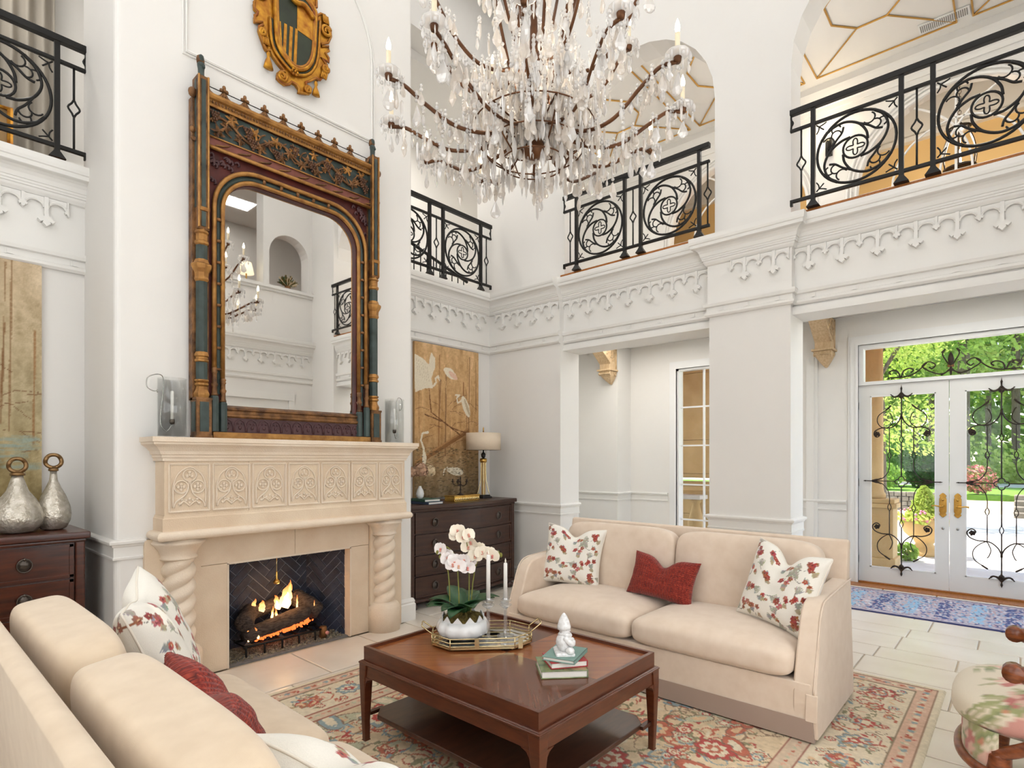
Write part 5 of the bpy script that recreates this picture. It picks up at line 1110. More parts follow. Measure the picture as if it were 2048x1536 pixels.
# ================================================================== DRESSERS
def dresser(label, x0, x1, bow, mat, yf=4.46, yb=4.985, npull=.47):
    cx = (x0+x1)/2; t = thing('dresser', label, 'dresser', (cx, (yf+yb)/2, 0), 0); H = 1.04; n = 24
    def fy(x, o=0): u = (x-cx)/((x1-x0)/2); return yf-o-bow*(math.cos(u*PI)*.5+.5)*1.0
    def foot_poly(o): return [(x, fy(x, o)) for x in np.linspace(x0-o, x1+o, n)]+[(x1+o, yb), (x0-o, yb)]
    for nm_, z0, z1, o in (('plinth', .075, .105, .012), ('plinth_moulding', .105, .118, .006), ('top_moulding', .975, .998, .012), ('top', .998, 1.04, .03)):
        wb(MB().prism(foot_poly(o), FZ, z0, z1), nm_, mat, t, bevel=.006)
    wb(MB().prism(foot_poly(-.012), FZ, .118, .975), 'carcass', mat, t)
    for sx in (x0+.02, x1-.02): wb(MB().prism([(x, y) for x, y in rrect(sx-.025, fy(sx)-.012, sx+.025, fy(sx)+.03, .008, 3, (1, 1, 0, 0))], FZ, .118, .975), 'corner_post', mat, t)
    zs = [(.125, .325), (.34, .535), (.55, .745), (.76, .965)]
    for z0, z1 in zs:
        def strip(xa, xb, za, zb, o0, o1):
            m = MB(); xs = np.linspace(xa, xb, 16); V = []; F = []
            for x in xs: V += [(x, fy(x, o0), za), (x, fy(x, o1), za), (x, fy(x, o1), zb), (x, fy(x, o0), zb)]
            for i in range(15):
                for k in range(4): F.append((i*4+k, i*4+(k+1)%4, i*4+4+(k+1)%4, i*4+4+k))
            F += [(0,1,2,3), tuple(60+k for k in (3,2,1,0))]; m.add(V, F); return m
        d = wb(strip(x0+.055, x1-.055, z0, z1, -.012, .004), 'drawer', mat, t)
        for (a, b, c, e) in ((x0+.055, x1-.055, z0, z0+.016), (x0+.055, x1-.055, z1-.016, z1), (x0+.055, x0+.075, z0, z1), (x1-.075, x1-.055, z0, z1)): wb(strip(a, b, c, e, .003, .011), 'drawer_bead', mat, d)
        for s in (-1, 1):
            px = cx+s*npull; pz = (z0+z1)/2; py = fy(px, .004)
            m = MB().lathe([(.036, 0), (.034, .004), (.024, .006), (.02, .01), (0, .012)], 18).xf(Matrix.Translation((px, py, pz)) @ Matrix.Rotation(PI/2, 4, 'X') @ Matrix.Diagonal((.9, 1.1, 1, 1)))
            pl = wb(m, 'pull_plate', 'pull', d, True)
            r = MB().tube([(px+.036*math.sin(a*PI/9), py-.014, pz-.002-.040*math.cos(a*PI/9)) for a in range(18)], .0042, 6, closed=True); wb(r, 'ring', 'pull', d, True)
            wb(MB().sphere((px, py-.012, pz+.036), .009, 8, 6), 'ring_post', 'pull', d, True)
    for sx in (x0+.05, x1-.05):
        for sy in (yf-.005 if bow else yf+.04, yb-.06): wb(MB().lathe([(.028,0),(.044,.012),(.05,.035),(.044,.055),(.03,.065),(.036,.075)], 14, (sx, sy+.03, 0)), 'bun_foot', 'wood_dark', t, True)
    return t
dresser('bow-fronted dark brown dresser in the corner right of the fireplace', 3.50, 5.02, .07, 'wood_espresso')
dresser('red mahogany dresser at the left edge with two vases on it', -.67, .895, 0., M('mahogany', srgb(88, 40, 22), .28, col2=srgb(52, 22, 14), vscale=4, stretch=(1, 1, 9), coat=.35), npull=.49)
# ================================================================== PAINTINGS
def paint_marsh(w, h, birds, left):
    c = Canvas(w, h, (186, 146, 98) if not left else (186, 158, 118), 170)
    Y = np.linspace(0, 1, c.H)[:, None, None]
    top, mid, low = (np.array((208, 170, 122)), np.array((200, 156, 104)), np.array((124, 104, 76))) if not left else (np.array((200, 178, 146)), np.array((178, 162, 126)), np.array((164, 142, 92)))
    c.a[:] = np.where(Y < .55, top+(mid-top)*Y/.55, mid+(low-mid)*(Y-.55)/.45)
    c.noise(10, .4, .06); c.noise(8, .10, .03); c.noise(6, .02)
    rr2 = random.Random(4 if left else 9)
    for i in range(16):                                           # pale reeds and tree trunks
        x = rr2.uniform(0, w); c.line([(x, rr2.uniform(0, .3)*h), (x+rr2.uniform(-.03, .03), rr2.uniform(.4, .75)*h)], rr2.uniform(.006, .02), rr2.choice(((206, 166, 116), (150, 104, 62), (132, 96, 62))), .45)
    for i in range(26):                                           # branches
        x, y = rr2.uniform(0, w), rr2.uniform(.35, .8)*h; a = rr2.uniform(-.8, .3); c.line([(x+.0, y), (x+.08*math.cos(a), y+.08*math.sin(a)), (x+.2*math.cos(a+.3), y+.2*math.sin(a+.3))], .006, (112, 74, 46), .7)
    birds(c); c.noise(5, .006); return c
def birds_r(c):
    W_, H_ = c.W/c.res, c.H/c.res; U = lambda x, y: ((x-62)/326*W_, (y-(65+55*(x-62)/326))/(850-(65+55*(x-62)/326))*H_)
    wh, sh_, pk = (232, 220, 196), (198, 178, 146), (226, 188, 164)
    c.line([U(62, 680), U(330, 520)], .05, (142, 100, 60)); c.line([U(62, 668), U(330, 508)], .02, (176, 130, 82))
    c.line([U(130, 300), U(140, 420), U(240, 500), U(320, 530)], .014, (120, 78, 46)); c.line([U(110, 430), U(200, 470), U(290, 540)], .014, (112, 74, 44))
    c.poly([U(62, 130), U(100, 150), U(128, 180), U(140, 120), U(160, 150), U(158, 200), U(140, 250), U(150, 300), U(110, 300), U(66, 320), U(62, 250)], wh)
    for k in range(6): c.line([U(70+10*k, 150+8*k), U(80+10*k, 240+6*k)], .005, sh_, .7)
    c.line([U(150, 290), U(165, 270), U(160, 250), U(175, 240), U(182, 262)], .022, wh); c.ell(*U(172, 244), .02, .014, wh); c.line([U(180, 250), U(186, 264)], .006, (90, 60, 40))
    c.ell(*U(235, 225), .10, .055, wh, .45); c.ell(*U(250, 235), .08, .03, pk, .5); c.ell(*U(212, 208), .03, .024, wh); c.line([U(212, 265), U(218, 380)], .008, (206, 170, 120)); c.line([U(270, 262), U(272, 350)], .008, (206, 170, 120))
    c.ell(*U(318, 395), .05, .135, wh, -.45); c.ell(*U(325, 400), .02, .11, sh_, -.45); c.line([U(300, 360), U(275, 375), U(268, 350), U(285, 335), U(262, 335)], .02, wh); c.line([U(318, 450), U(318, 530)], .006, (150, 110, 70))
    c.line([U(108, 660), U(104, 600), U(92, 560), U(98, 525), U(125, 520)], .026, wh); c.ell(*U(108, 650), .03, .07, wh)
    c.ell(*U(262, 722), .13, .045, wh, .15); c.line([U(235, 720), U(220, 700), U(205, 712), U(200, 740)], .016, wh); c.line([U(255, 745), U(258, 790)], .006, (140, 100, 70))
    for i in range(500): x, y = random.uniform(62, 388), random.uniform(600, 850); c.ell(*U(x, y), .02, .005, random.choice(((90, 74, 50), (124, 104, 66), (70, 60, 46))), 0, .5)
def birds_l(c):
    W_, H_ = c.W/c.res, c.H/c.res; wh = (226, 222, 212)
    X = lambda px, py: (W_*(.999-(83-px)/128.), H_*(py-530)/470.)
    c.poly([X(-20, 900), X(10, 860), X(30, 900), X(50, 960), X(40, 1000), X(-20, 1000)], wh); c.line([X(-10, 700), X(14, 745), X(0, 735)], .03, wh); c.ell(*X(6, 738), .04, .02, wh)
    for i in range(60): x = random.uniform(-20, 40); c.line([X(x, 770+random.uniform(0, 30)), X(x-14, 830)], .006, (84, 70, 54), .6)
    for i in range(200): c.ell(*X(random.uniform(-20, 80), random.uniform(840, 900)), .05, .008, (150, 168, 160), 0, .3)
def painting(label, x0, x1, z0, z1, cv_):
    t = thing('painting', label, 'painting', ((x0+x1)/2, YB-.02, z0)); w, h = x1-x0, z1-z0; nu, nv = 150, 260
    u, v = np.meshgrid(np.linspace(0, 1, nu), np.linspace(0, 1, nv)); V = np.stack([(u-.5)*w, np.full(u.shape, -.018), (1-v)*h], -1).reshape(-1, 3)
    me = fast_mesh('painted_canvas', V, grid_quads(nu, nv)[:, ::-1], 'canvas_print'); set_colors(me, cv_.sample(u, v).reshape(-1, 3)); put('painted_canvas', me, t)
    MB().box(-w/2, -.0175, 0, w/2, .015, h).build('stretcher', M('canvas_edge', srgb(170, 136, 92), .8), t)
painting('tall painting of white egrets in a golden marsh above the dark dresser', 3.965, 4.955, 1.06, 2.80, paint_marsh(.99, 1.74, birds_r, False))
painting('tall weathered marsh painting cut off at the left edge', -.24, .765, 1.06, 2.815, paint_marsh(1.005, 1.755, birds_l, True))
# ================================================================== ON THE RIGHT DRESSER
DT = 1.0405
lm = thing('table_lamp', 'brass and glass table lamp with a round linen drum shade', 'lamp', (4.80, 4.74, DT))
MB().cbox(-.075, -.075, 0, .075, .075, .022, .006).cbox(-.06, -.06, .022, .06, .06, .038, .005).build('base', 'black_base', lm)
for sx, sy in ((-1, -1), (1, -1), (-1, 1), (1, 1)):
    MB().tube(spl([(sx*.052, sy*.052, .04), (sx*.045, sy*.045, .07), (sx*.024, sy*.024, .20), (sx*.02, sy*.02, .34), (sx*.02, sy*.02, .43)], 5), .0055, 6).build('stem', 'brass_pale', lm, True)
MB().box(-.017, -.017, .04, .017, .017, .42).build('glass_column', M('amber_glass', srgb(216, 178, 120), .12, metal=.2, coat=.5), lm)
MB().lathe([(.035,.42),(.042,.425),(.042,.46),(.034,.466),(.02,.47)], 16).build('collar', 'brass', lm, True)
MB().lathe([(.01,.47),(.024,.485),(.028,.505),(.02,.53),(.008,.54),(.008,.60)], 14).build('socket', 'black_base', lm, True)
for s in (-1, 1): MB().tube([(s*.04, 0, .52), (s*.04, 0, .59)], .002, 5).sphere((s*.04, 0, .515), .005, 6, 5).build('pull_chain', 'brass_pale', lm, True)
MB().lathe([(.205,.565),(.205,.765),(.202,.765),(.202,.565),(.205,.565)], 40).build('shade', M('shade_linen', srgb(226, 208, 184), .9, var=.06, vscale=150, bump=.2, bscale=300), lm, True)
MB().tube([(-.2, 0, .755), (.2, 0, .755)], .002, 5).tube([(0, -.2, .755), (0, .2, .755)], .002, 5).build('shade_spider', 'brass_pale', lm)
MB().lathe([(.003,.54),(.003,.775),(.009,.78),(.006,.80),(.008,.81),(.004,.835),(0,.84)], 10).build('finial', 'brass', lm, True)
bx_ = thing('brass_box', 'long gilt box with rippled sides on the dark dresser', 'box', (4.33, 4.60, DT), math.radians(3))
m = MB().box(-.20, -.075, 0, .20, .075, .055); m.build('body', 'brass', bx_, bevel=.004)
MB().box(-.205, -.08, .055, .205, .08, .066).build('lid', 'brass', bx_, bevel=.003)
for i in range(14): MB().sphere((-.18+.0277*i, -.076, .027), .016, 7, 5, (.7, .25, 1.1)).build('boss', 'brass_pale', bx_, True)
cd = thing('candelabra', 'small bronze five-armed candelabra standing on the gilt box', 'candelabra', (4.30, 4.60, DT+.0665))
MB().lathe([(.04,0),(.038,.006),(.022,.012),(.01,.02),(.007,.04),(.011,.06),(.006,.075),(.006,.13),(.011,.14),(.005,.15),(.008,.185),(.004,.2),(0,.205)], 12).build('stem', 'iron_bronze', cd, True)
for k in range(5):
    a = -.2+k*2*PI/5; dx, dy = math.cos(a), math.sin(a)
    ar_ = MB().tube(spl([(0, 0, .12), (.03*dx, .03*dy, .10), (.07*dx, .07*dy, .11), (.085*dx, .085*dy, .14)], 5), .0045, 6).build('branch', 'iron_bronze', cd, True)
    MB().lathe([(.004,.135),(.016,.145),(.014,.15),(.007,.152),(.009,.172),(.004,.172)], 10, (.085*dx, .085*dy, 0)).build('candle_cup', 'iron_bronze', ar_, True)
def book(name, label, loc, rz, w, d, h, cover, grp=None, col2=None):
    """w along local x (spine to fore-edge), d along y"""
    t = thing(name, label, 'book', loc, rz, grp); c = .004
    MB().box(-w/2, -d/2, 0, w/2, d/2, c).box(-w/2, -d/2, h-c, w/2, d/2, h).box(-w/2, -d/2, 0, -w/2+c, d/2, h).build('cover', cover, t, bevel=.0015)
    MB().box(-w/2+c, -d/2+.006, c, w/2-.006, d/2-.006, h-c).build('page_block', M('pages', (.86, .83, .77), .8, var=.05, vscale=300, stretch=(1, 1, 6)), t); return t
M('book_green', srgb(60, 92, 78), .6); M('book_blue', srgb(70, 84, 108), .6); M('book_sage', srgb(122, 152, 142), .6, var=.05, vscale=20); M('book_crimson', srgb(166, 48, 52), .5)
book('book', 'slate blue book, lower of the pair beside the white bud vase', (3.80, 4.58, DT), math.radians(4), .21, .29, .026, 'book_blue'); book('book', 'dark green book under the white bud vase', (3.79, 4.59, DT+.0265), math.radians(-3), .20, .27, .026, 'book_green')
vs = thing('bud_vase', 'small ribbed white vase with dried hydrangeas', 'vase', (3.735, 4.60, DT+.053))
MB().lathe([(.022,0),(.034,.02),(.04,.05),(.032,.085),(.016,.115),(.012,.13),(.010,.13),(.006,.1)], 24, fr=lambda a, z: 1+.06*math.cos(9*a)).build('vessel', 'porcelain', vs, True)
M('hydrangea', srgb(206, 178, 142), .95, col2=srgb(228, 210, 172), vscale=30); M('hydrangea_pink', srgb(182, 140, 116), .95, col2=srgb(200, 166, 136), vscale=30)
def floret_ball(c, r, mat, par, n=90, seed=1):
    rg2 = random.Random(seed); m = MB()
    for i in range(n):
        z = rg2.uniform(-.7, 1); a = rg2.random()*2*PI; q = math.sqrt(1-z*z); p = Vector((q*math.cos(a), q*math.sin(a), z)); t1 = p.orthogonal().normalized(); t2 = p.cross(t1); P = Vector(c)+p*r*(.85+.2*rg2.random()); s = r*.26
        V = [P]+[P+(t1*math.cos(k*PI/2)+t2*math.sin(k*PI/2))*s+p*s*.2*(k % 2) for k in range(4)]; m.add(V, [(0, 1, 2), (0, 2, 3), (0, 3, 4), (0, 4, 1)])
    m.sphere(c, r*.85, 8, 6); return m.build('flower_head', mat, par)
floret_ball((-.01, -.02, .29), .075, 'hydrangea_pink', vs, 110, 2); floret_ball((.115, -.01, .28), .065, 'hydrangea', vs, 100, 3); floret_ball((-.10, .02, .27), .06, 'hydrangea_pink', vs, 90, 4)
for x in (-.01, .09, -.08): MB().tube(spl([(0, 0, .12), (x*.4, 0, .17), (x, 0, .24)], 4), .003, 5).build('stem', M('dry_stem', srgb(140, 116, 76), .9), vs, True)
# ================================================================== LEFT VASES
M('mercury', srgb(222, 216, 204), .2, metal=.6, col2=srgb(180, 172, 156), vscale=26, bump=.5, bscale=60)
def bottle(label, x, y, R, H, zr):
    t = thing('mercury_glass_bottle', label, 'vase', (x, y, DT), 0, 'mercury glass bottles')
    pr = [(R*.5,0),(R*.72,.01),(R*.95,.06),(R,.105),(R*.93,.16),(R*.70,.23),(R*.42,.29),(R*.24,.335),(R*.19,.37),(R*.19,H-.03),(R*.2,H-.02)]
    MB().lathe([(r, z*H/.42 if z < H-.04 else z) for r, z in pr], 30).build('body', 'mercury', t, True)
    MB().lathe([(R*.21,H-.02),(R*.29,H-.018),(R*.29,H-.006),(R*.2,H)], 18).build('collar', M('bronze_ring', srgb(142, 112, 76), .3, metal=.85), t, True)
    rr_ = MB().tube([(.042*math.cos(a*2*PI/28), .006*math.sin(a*PI/3.5), H+.045+.042*math.sin(a*2*PI/28)) for a in range(28)], .0125, 8, closed=True); rr_.build('ring_stopper', 'bronze_ring', t, True)
bottle('wide mercury glass bottle with ring stopper at the left edge', .60, 4.68, .135, .375, 0); bottle('slender mercury glass bottle with ring stopper near the wall corner', .785, 4.72, .095, .40, 0)
# ================================================================== ON THE COFFEE TABLE
TT = CT[2]+.4955-.016+.0005
ty = thing('mirrored_tray', 'octagonal gold gallery tray with mirrored base', 'tray', (2.245, 2.23, TT), math.radians(-43.5))
def octo(a, b, c): return [(-a+c, -b), (a-c, -b), (a, -b+c), (a, b-c), (a-c, b), (-a+c, b), (-a, b-c), (-a, -b+c)]
OA = octo(.27, .165, .10)
MB().prism(OA, FZ, .010, .020).build('tray_base', 'brass_pale', ty); MB().prism([(x*.97, y*.95) for x, y in OA], FZ, .020, .0225).build('mirror_plate', 'mirror_glass', ty)
for z in (.026, .045, .066): MB().tube([(x, y, z) for x, y in OA], .0032, 6, closed=True).build('gallery_rail', 'brass_pale', ty, True)
for i in range(8):
    x, y = OA[i]; MB().tube([(x, y, .012), (x, y, .066)], .003, 6).build('gallery_post', 'brass_pale', ty, True)
    MB().sphere((x*.93, y*.9, .006), .006, 6, 5).build('foot', 'brass_pale', ty, True)
for x in (-.03, .20): MB().box(x-.012, -.170, .012, x+.012, -.166, .068).build('strap', 'brass_pale', ty)
for s in (-1, 1): MB().tube(spl([(s*.27, -.055, .066), (s*.315, -.05, .10), (s*.325, -.04, .108), (s*.325, .04, .108), (s*.315, .05, .10), (s*.27, .055, .066)], 5), .004, 6).build('handle', 'brass_pale', ty, True)
TZ = TT+.0228
og = thing('potted_orchid', 'white phalaenopsis orchid in a scalloped white bowl', 'orchid', (2.178, 2.31, TZ))
NL = 11
MB().lathe([(.07,0),(.105,.010),(.140,.036),(.150,.06),(.142,.085),(.125,.108),(.119,.106),(.134,.083),(.140,.06),(.0,.05)], 66, fr=lambda a, z: (.93+.07*abs(math.cos(NL/2*a))) ).build('scalloped_bowl', 'porcelain', og, True)
m = MB()
for k in range(NL):
    a = (k+.5)*2*PI/NL; a0, a1 = a-PI/NL, a+PI/NL; f = lambda q, r, z: (r*math.cos(q), r*math.sin(q), z)
    m.add([f(a0, .124, .098), f(a1, .124, .098), f(a, .118, .138), f(a0, .119, .098), f(a1, .119, .098), f(a, .113, .137)], [(0,1,2),(5,4,3),(0,2,5,3),(2,1,4,5)])
m.build('rim_points', 'porcelain', og)
ms = MB().sphere((0, 0, .10), .115, 20, 10, (1, 1, .36)); ms.v = [(x+random.uniform(-.005, .005), y+random.uniform(-.005, .005), z+random.uniform(-.007, .009)) for x, y, z in ms.v]; ms.build('moss', 'moss', og)
def leaf_blade(L, w, a, lift, droop, par, mat='leaf', z0=.13, r0=.012):
    m = MB(); n = 9; V = []; F = []
    for i in range(n+1):
        t = i/n; ww = w*math.sin(PI*min(1, .08+t*.92))**.7*(1 if t < .97 else .3); r = r0+L*t*math.cos(lift*(1-.6*t)); z = z0+L*(math.sin(lift)*t-droop*t*t); 
        for s in (-1, 0, 1): V.append((r*math.cos(a)-s*ww*math.sin(a), r*math.sin(a)+s*ww*math.cos(a), z+abs(s)*ww*.3))
    for i in range(n):
        for k in range(2): F.append((i*3+k, i*3+k+1, i*3+k+4, i*3+k+3))
    m.add(V, F); o = m.build('leaf', mat, par, True); sm = o.modifiers.new('th', 'SOLIDIFY'); sm.thickness = .003; return o
for k in range(15): leaf_blade(.17+.06*random.random(), .046+.012*random.random(), k*2.399, .75+.45*(k % 3)/2, .25+.35*random.random(), og)
M('petal', srgb(252, 248, 245), .55, col2=srgb(248, 236, 232), vscale=18); M('petal_cream', srgb(250, 242, 224), .55, col2=srgb(246, 232, 210), vscale=18); M('lip', srgb(206, 120, 116), .5, col2=srgb(228, 180, 150), vscale=30); M('orchid_stem', srgb(146, 140, 62), .6, col2=srgb(110, 116, 50), vscale=10)
def orchid_bloom(p, d, s, par, mat):
    d = Vector(d).normalized(); u = Vector((0, 0, 1)); u = (u-d*u.dot(d)).normalized(); w = d.cross(u); P = Vector(p); m = MB()
    for ang, L, wd in ((PI/2, .030, .017), (PI/2+2.3, .030, .015), (PI/2-2.3, .030, .015), (.12, .036, .028), (PI-.12, .036, .028)):
        ax = u*math.sin(ang)+w*math.cos(ang); sd = d.cross(ax); V = [P]; n = 8
        for i in range(n+1):
            t = i/n*2*PI; V.append(P+ax*(L*s*.55*(1-math.cos(t)*1.0)*.98)+sd*(wd*s*math.sin(t))+d*(.006*s*math.sin(i/n*PI)))
        m.add(V, [(0, i, i+1) for i in range(1, n+1)])
    o = m.build('bloom', mat, par); 
    c = MB().sphere(tuple(P+d*.006), .006*s, 7, 5).sphere(tuple(P+d*.009-u*.009*s), .0065*s, 7, 5, (1, 1, .7)); c.build('lip', 'lip', o, True)
CD = Vector((-.72, -.62, .1))
def spray(pts, blooms, mat):
    st = MB().tube(spl(pts, 6), .0034, 6).build('flower_stem', 'orchid_stem', og, True)
    for p in blooms: orchid_bloom(p, CD+Vector((random.uniform(-.6, .6), random.uniform(-.6, .6), random.uniform(-.2, .2))), 1.15, og, mat)
R3 = Vector((.666, -.746, 0))   # picture right
def rp_(r, z, f=0): q = R3*r+Vector((.746, .666, 0))*f; return (q.x, q.y, z)
spray([rp_(-.02, .12), rp_(-.025, .30), rp_(-.04, .44), rp_(-.09, .50), rp_(-.13, .49)], [rp_(-.05, .43, -.02), rp_(-.02, .40, -.03), rp_(.01, .43, -.02), rp_(.03, .39, -.03), rp_(-.08, .455, -.01), rp_(.045, .43, .0)], 'petal')
spray([rp_(-.07, .10), rp_(-.075, .28), rp_(-.085, .38), rp_(-.11, .47), rp_(-.13, .50)], [rp_(-.085, .44, -.02), rp_(-.055, .41, -.03), rp_(-.12, .49, -.01)], 'petal')
spray([rp_(.03, .10), rp_(.035, .30), rp_(.03, .46), rp_(.01, .56), rp_(-.03, .58)], [rp_(.0, .555, -.02), rp_(.03, .57, -.02), rp_(-.035, .565, 0), rp_(.045, .53, -.01), rp_(.03, .50, .0), rp_(-.03, .59, 0)], 'petal_cream')
spray([rp_(.04, .10), rp_(.055, .30), rp_(.08, .42), rp_(.13, .485), rp_(.20, .47)], [rp_(.07, .455, -.02), rp_(.105, .475, -.02), rp_(.14, .47, -.01), rp_(.09, .49, 0), rp_(.165, .455, -.02)], 'petal_cream')
m = MB()
for p in (rp_(.195, .465), rp_(.21, .455), rp_(-.14, .47), rp_(-.125, .445)): m.sphere(p, .010, 7, 5, (1, 1, 1.4))
m.build('bud', 'orchid_stem', og, True)
def candlestick(label, x, y, ch, h):
    t = thing('crystal_candlestick', label, 'candlestick', (x, y, TZ), 0, 'crystal candlesticks on the tray')
    MB().cbox(-.036, -.036, 0, .036, .036, .020, .004).build('foot', 'crystal_clear', t); MB().lathe([(.013, .020), (.010, .03), (.010, h-.03), (.014, h-.02)], 6).build('stem', 'crystal_clear', t)
    MB().lathe([(.012,h-.025),(.03,h-.012),(.036,h-.004),(.018,h+.0),(.03,h+.012),(.034,h+.02),(.016,h+.024),(.013,h+.032),(0,h+.032)], 8).build('drip_cup', 'crystal_clear', t)
    c = MB().lathe([(0,h+.02),(.0115,h+.02),(.0105,h+.02+ch-.006),(.008,h+.02+ch),(0,h+.02+ch)], 14).build('taper_candle', 'candle', t, True)
    MB().lathe([(.0015,h+.02+ch),(.005,h+.026+ch),(.004,h+.034+ch),(0,h+.048+ch)], 8).build('wick_flame', M('faux_flame', (.95, .9, .78), .4), c, True)
candlestick('taller white taper in a crystal candlestick nearest the orchid', 2.215, 2.15, .245, .205); candlestick('shorter white taper in a crystal candlestick at the right of the tray', 2.325, 2.125, .205, .19)
# books on the table, figurine
M('book_photo', srgb(150, 160, 110), .35, col2=srgb(70, 96, 60), vscale=22, coat=.3)
BK = (2.183, 1.63)
b1 = book('book', 'white paged art book at the bottom of the table stack', (BK[0]+.005, BK[1]+.01, TT), math.radians(47+90), .22, .20, .036, 'book_photo')
book('book', 'crimson hardback in the middle of the table stack', (BK[0]+.02, BK[1]+.00, TT+.0365), math.radians(47+98), .18, .15, .030, 'book_crimson'); b3 = book('book', 'worn sage green book on top of the table stack', (BK[0]+.025, BK[1]+.0, TT+.067), math.radians(47+60), .16, .20, .020, 'book_sage')
MB().box(-.104, -.094, .0355, .0, .094, .0363).build('cover_picture', M('cover_rose', srgb(206, 150, 120), .35, col2=srgb(96, 120, 70), vscale=24), b1)
fg = thing('white_figurine', 'small white ceramic seated figurine on the table books', 'figurine', (BK[0]+.012, BK[1]-.002, TT+.0875), math.radians(-135))
M('speckle', (.86, .86, .86), .4, col2=(.72, .71, .70), vscale=70, crisp=.08)
MB().cbox(-.06, -.045, 0, .06, .045, .014, .006).build('plinth', 'speckle', fg)
MB().sphere((0, 0, .05), .045, 14, 10, (1.05, .85, 1.05)).build('robe', 'speckle', fg, True)
for s in (-1, 1):
    MB().tube(spl([(s*.03, .0, .08), (s*.046, .02, .06), (s*.03, .038, .05), (s*.008, .042, .06)], 4), [.014]*8+[.012]*4+[.008], 8).build('arm', 'speckle', fg, True)
    MB().sphere((s*.047, .022, .022), .022, 10, 7, (1, 1, .9)).build('knee', 'speckle', fg, True)
MB().sphere((0, .004, .108), .026, 12, 9).sphere((0, .026, .105), .006, 6, 5).build('head', 'speckle', fg, True)
MB().tube(spl([(-.024, .01, .09), (0, .03, .082), (.024, .01, .09), (0, -.02, .088)], 5, True), .010, 7, closed=True).build('scarf', 'speckle', fg, True)
MB().lathe([(.031,.112),(.033,.122),(.030,.135),(.024,.155),(.014,.175),(.005,.188),(0,.19)], 16).build('cap', 'speckle', fg, True)
MB().sphere((0, .03, .05), .02, 10, 7, (1.1, .8, 1.2)).build('held_bundle', 'speckle', fg, True)
# ================================================================== ARMCHAIR
ac = thing('armchair', 'carved walnut armchair with rose print upholstery at the right edge', 'armchair', (3.42, -.17, .0005), 0)
ro_ = Canvas(.9, .9, (222, 210, 188), 160)
for i in range(22):
    x, y = random.random()*.9, random.random()*.9
    for k in range(7): a = random.random()*6; ro_.ell(x+.03*math.cos(a), y+.03*math.sin(a), .03, .02, random.choice(((206, 150, 138), (192, 120, 112), (222, 184, 166), (198, 136, 108))), a)
    for k in range(6): a = random.random()*6; ro_.ell(x+.08*math.cos(a), y+.08*math.sin(a), .034, .010, random.choice(((158, 160, 112), (134, 142, 100), (178, 172, 134))), a)
for i in range(40): x, y = random.random()*.9, random.random()*.9; a = random.random()*6; ro_.line([(x+.05*t*math.cos(a+2*t), y+.05*t*math.sin(a+2*t)) for t in np.linspace(0, 1, 8)], .004, (150, 130, 110), .7)
def printed(name, mb, cvx, par, fu, smooth=True, mat='print', **kw):
    me = mb.mesh(name, mat, smooth); V = np.array(mb.v); uv = np.array([fu(*p) for p in V]); set_colors(me, cvx.sample(uv[:, 0] % 1, uv[:, 1] % 1)); return put(name, me, par, **kw)
def sub_cushion(): 
    m = MB()
    def fn(u, v):
        t = 2*PI*u; p = (v-.5)*PI; ce = se(math.cos(p), .55); x, y = .33*ce*se(math.cos(t), .45), .36*ce*se(math.sin(t), .6); z = .095*se(math.sin(p), .7)
        if y > 0: y *= 1+.10*(1-(x/.34)**2)
        return (x, y, z+.035*max(0, 1-(x/.33)**2)*max(0, 1-(y/.38)**2)*(z > 0))
    return m.grid(fn, 96, 48, wrap=True)
WA = M('walnut_carved', srgb(140, 74, 34), .3, col2=srgb(92, 42, 20), vscale=8, stretch=(3, 3, 8), coat=.3)
printed('seat_cushion', sub_cushion(), ro_, ac, lambda x, y, z: ((x+.45+z*.3)/.9, (y+.45+z*.8)/.9), loc=(0, .02, .41))
m = MB(); m.grid(lambda u, v: ((.31+.02*math.sin(v*PI))*math.cos(PI*u)*1.0, .24+.14*math.sin(PI*u)-.0*v, .19+.17*v), 40, 12); printed('front_apron', m, ro_, ac, lambda x, y, z: ((x+.45)/.9, (z+y*.6+.2)/.9))
MB().tube([(.325*math.cos(PI*i/20), .245+.145*math.sin(PI*i/20), .19) for i in range(21)], .02, 8).build('seat_rail', 'walnut_carved', ac, True)
for s in (-1, 1):
    lg = MB().lathe([(.018,0),(.024,.01),(.02,.03),(.026,.10),(.034,.17),(.04,.18),(.04,.27),(.036,.28)], 12, (s*.30, .24, 0), fr=lambda a, z: 1 if z < .18 else 1+.06*math.cos(8*a)).build('front_leg', 'walnut_carved', ac, True)
    MB().tube(spl([(s*.30, -.30, .36), (s*.30, -.34, .18), (s*.30, -.40, 0)], 5), .022, 8).build('rear_leg', 'walnut_carved', ac, True)
    MB().tube(spl([(s*.31, .25, .27), (s*.335, .16, .33), (s*.35, .06, .42), (s*.352, .05, .52), (s*.35, .12, .60), (s*.345, .17, .63)], 6), [.026]*12+[.022]*12+[.028]*7, 10).build('arm_support', 'walnut_carved', ac, True)
    MB().tube(spl([(s*.345, .20, .635), (s*.34, .0, .66), (s*.33, -.25, .67), (s*.31, -.36, .66)], 6), .026, 10).build('arm_rail', 'walnut_carved', ac, True)
    MB().tube([(s*.345-.032, .195, .635), (s*.345+.032, .195, .635)], .036, 14).build('arm_scroll', 'walnut_carved', ac, True)
    p = MB().sphere((s*.338, -.03, .685), .16, 16, 10, (.24, 1, .24)); printed('arm_pad', p, ro_, ac, lambda x, y, z: ((y+.45)/.9, (x+z+.45)/.9))
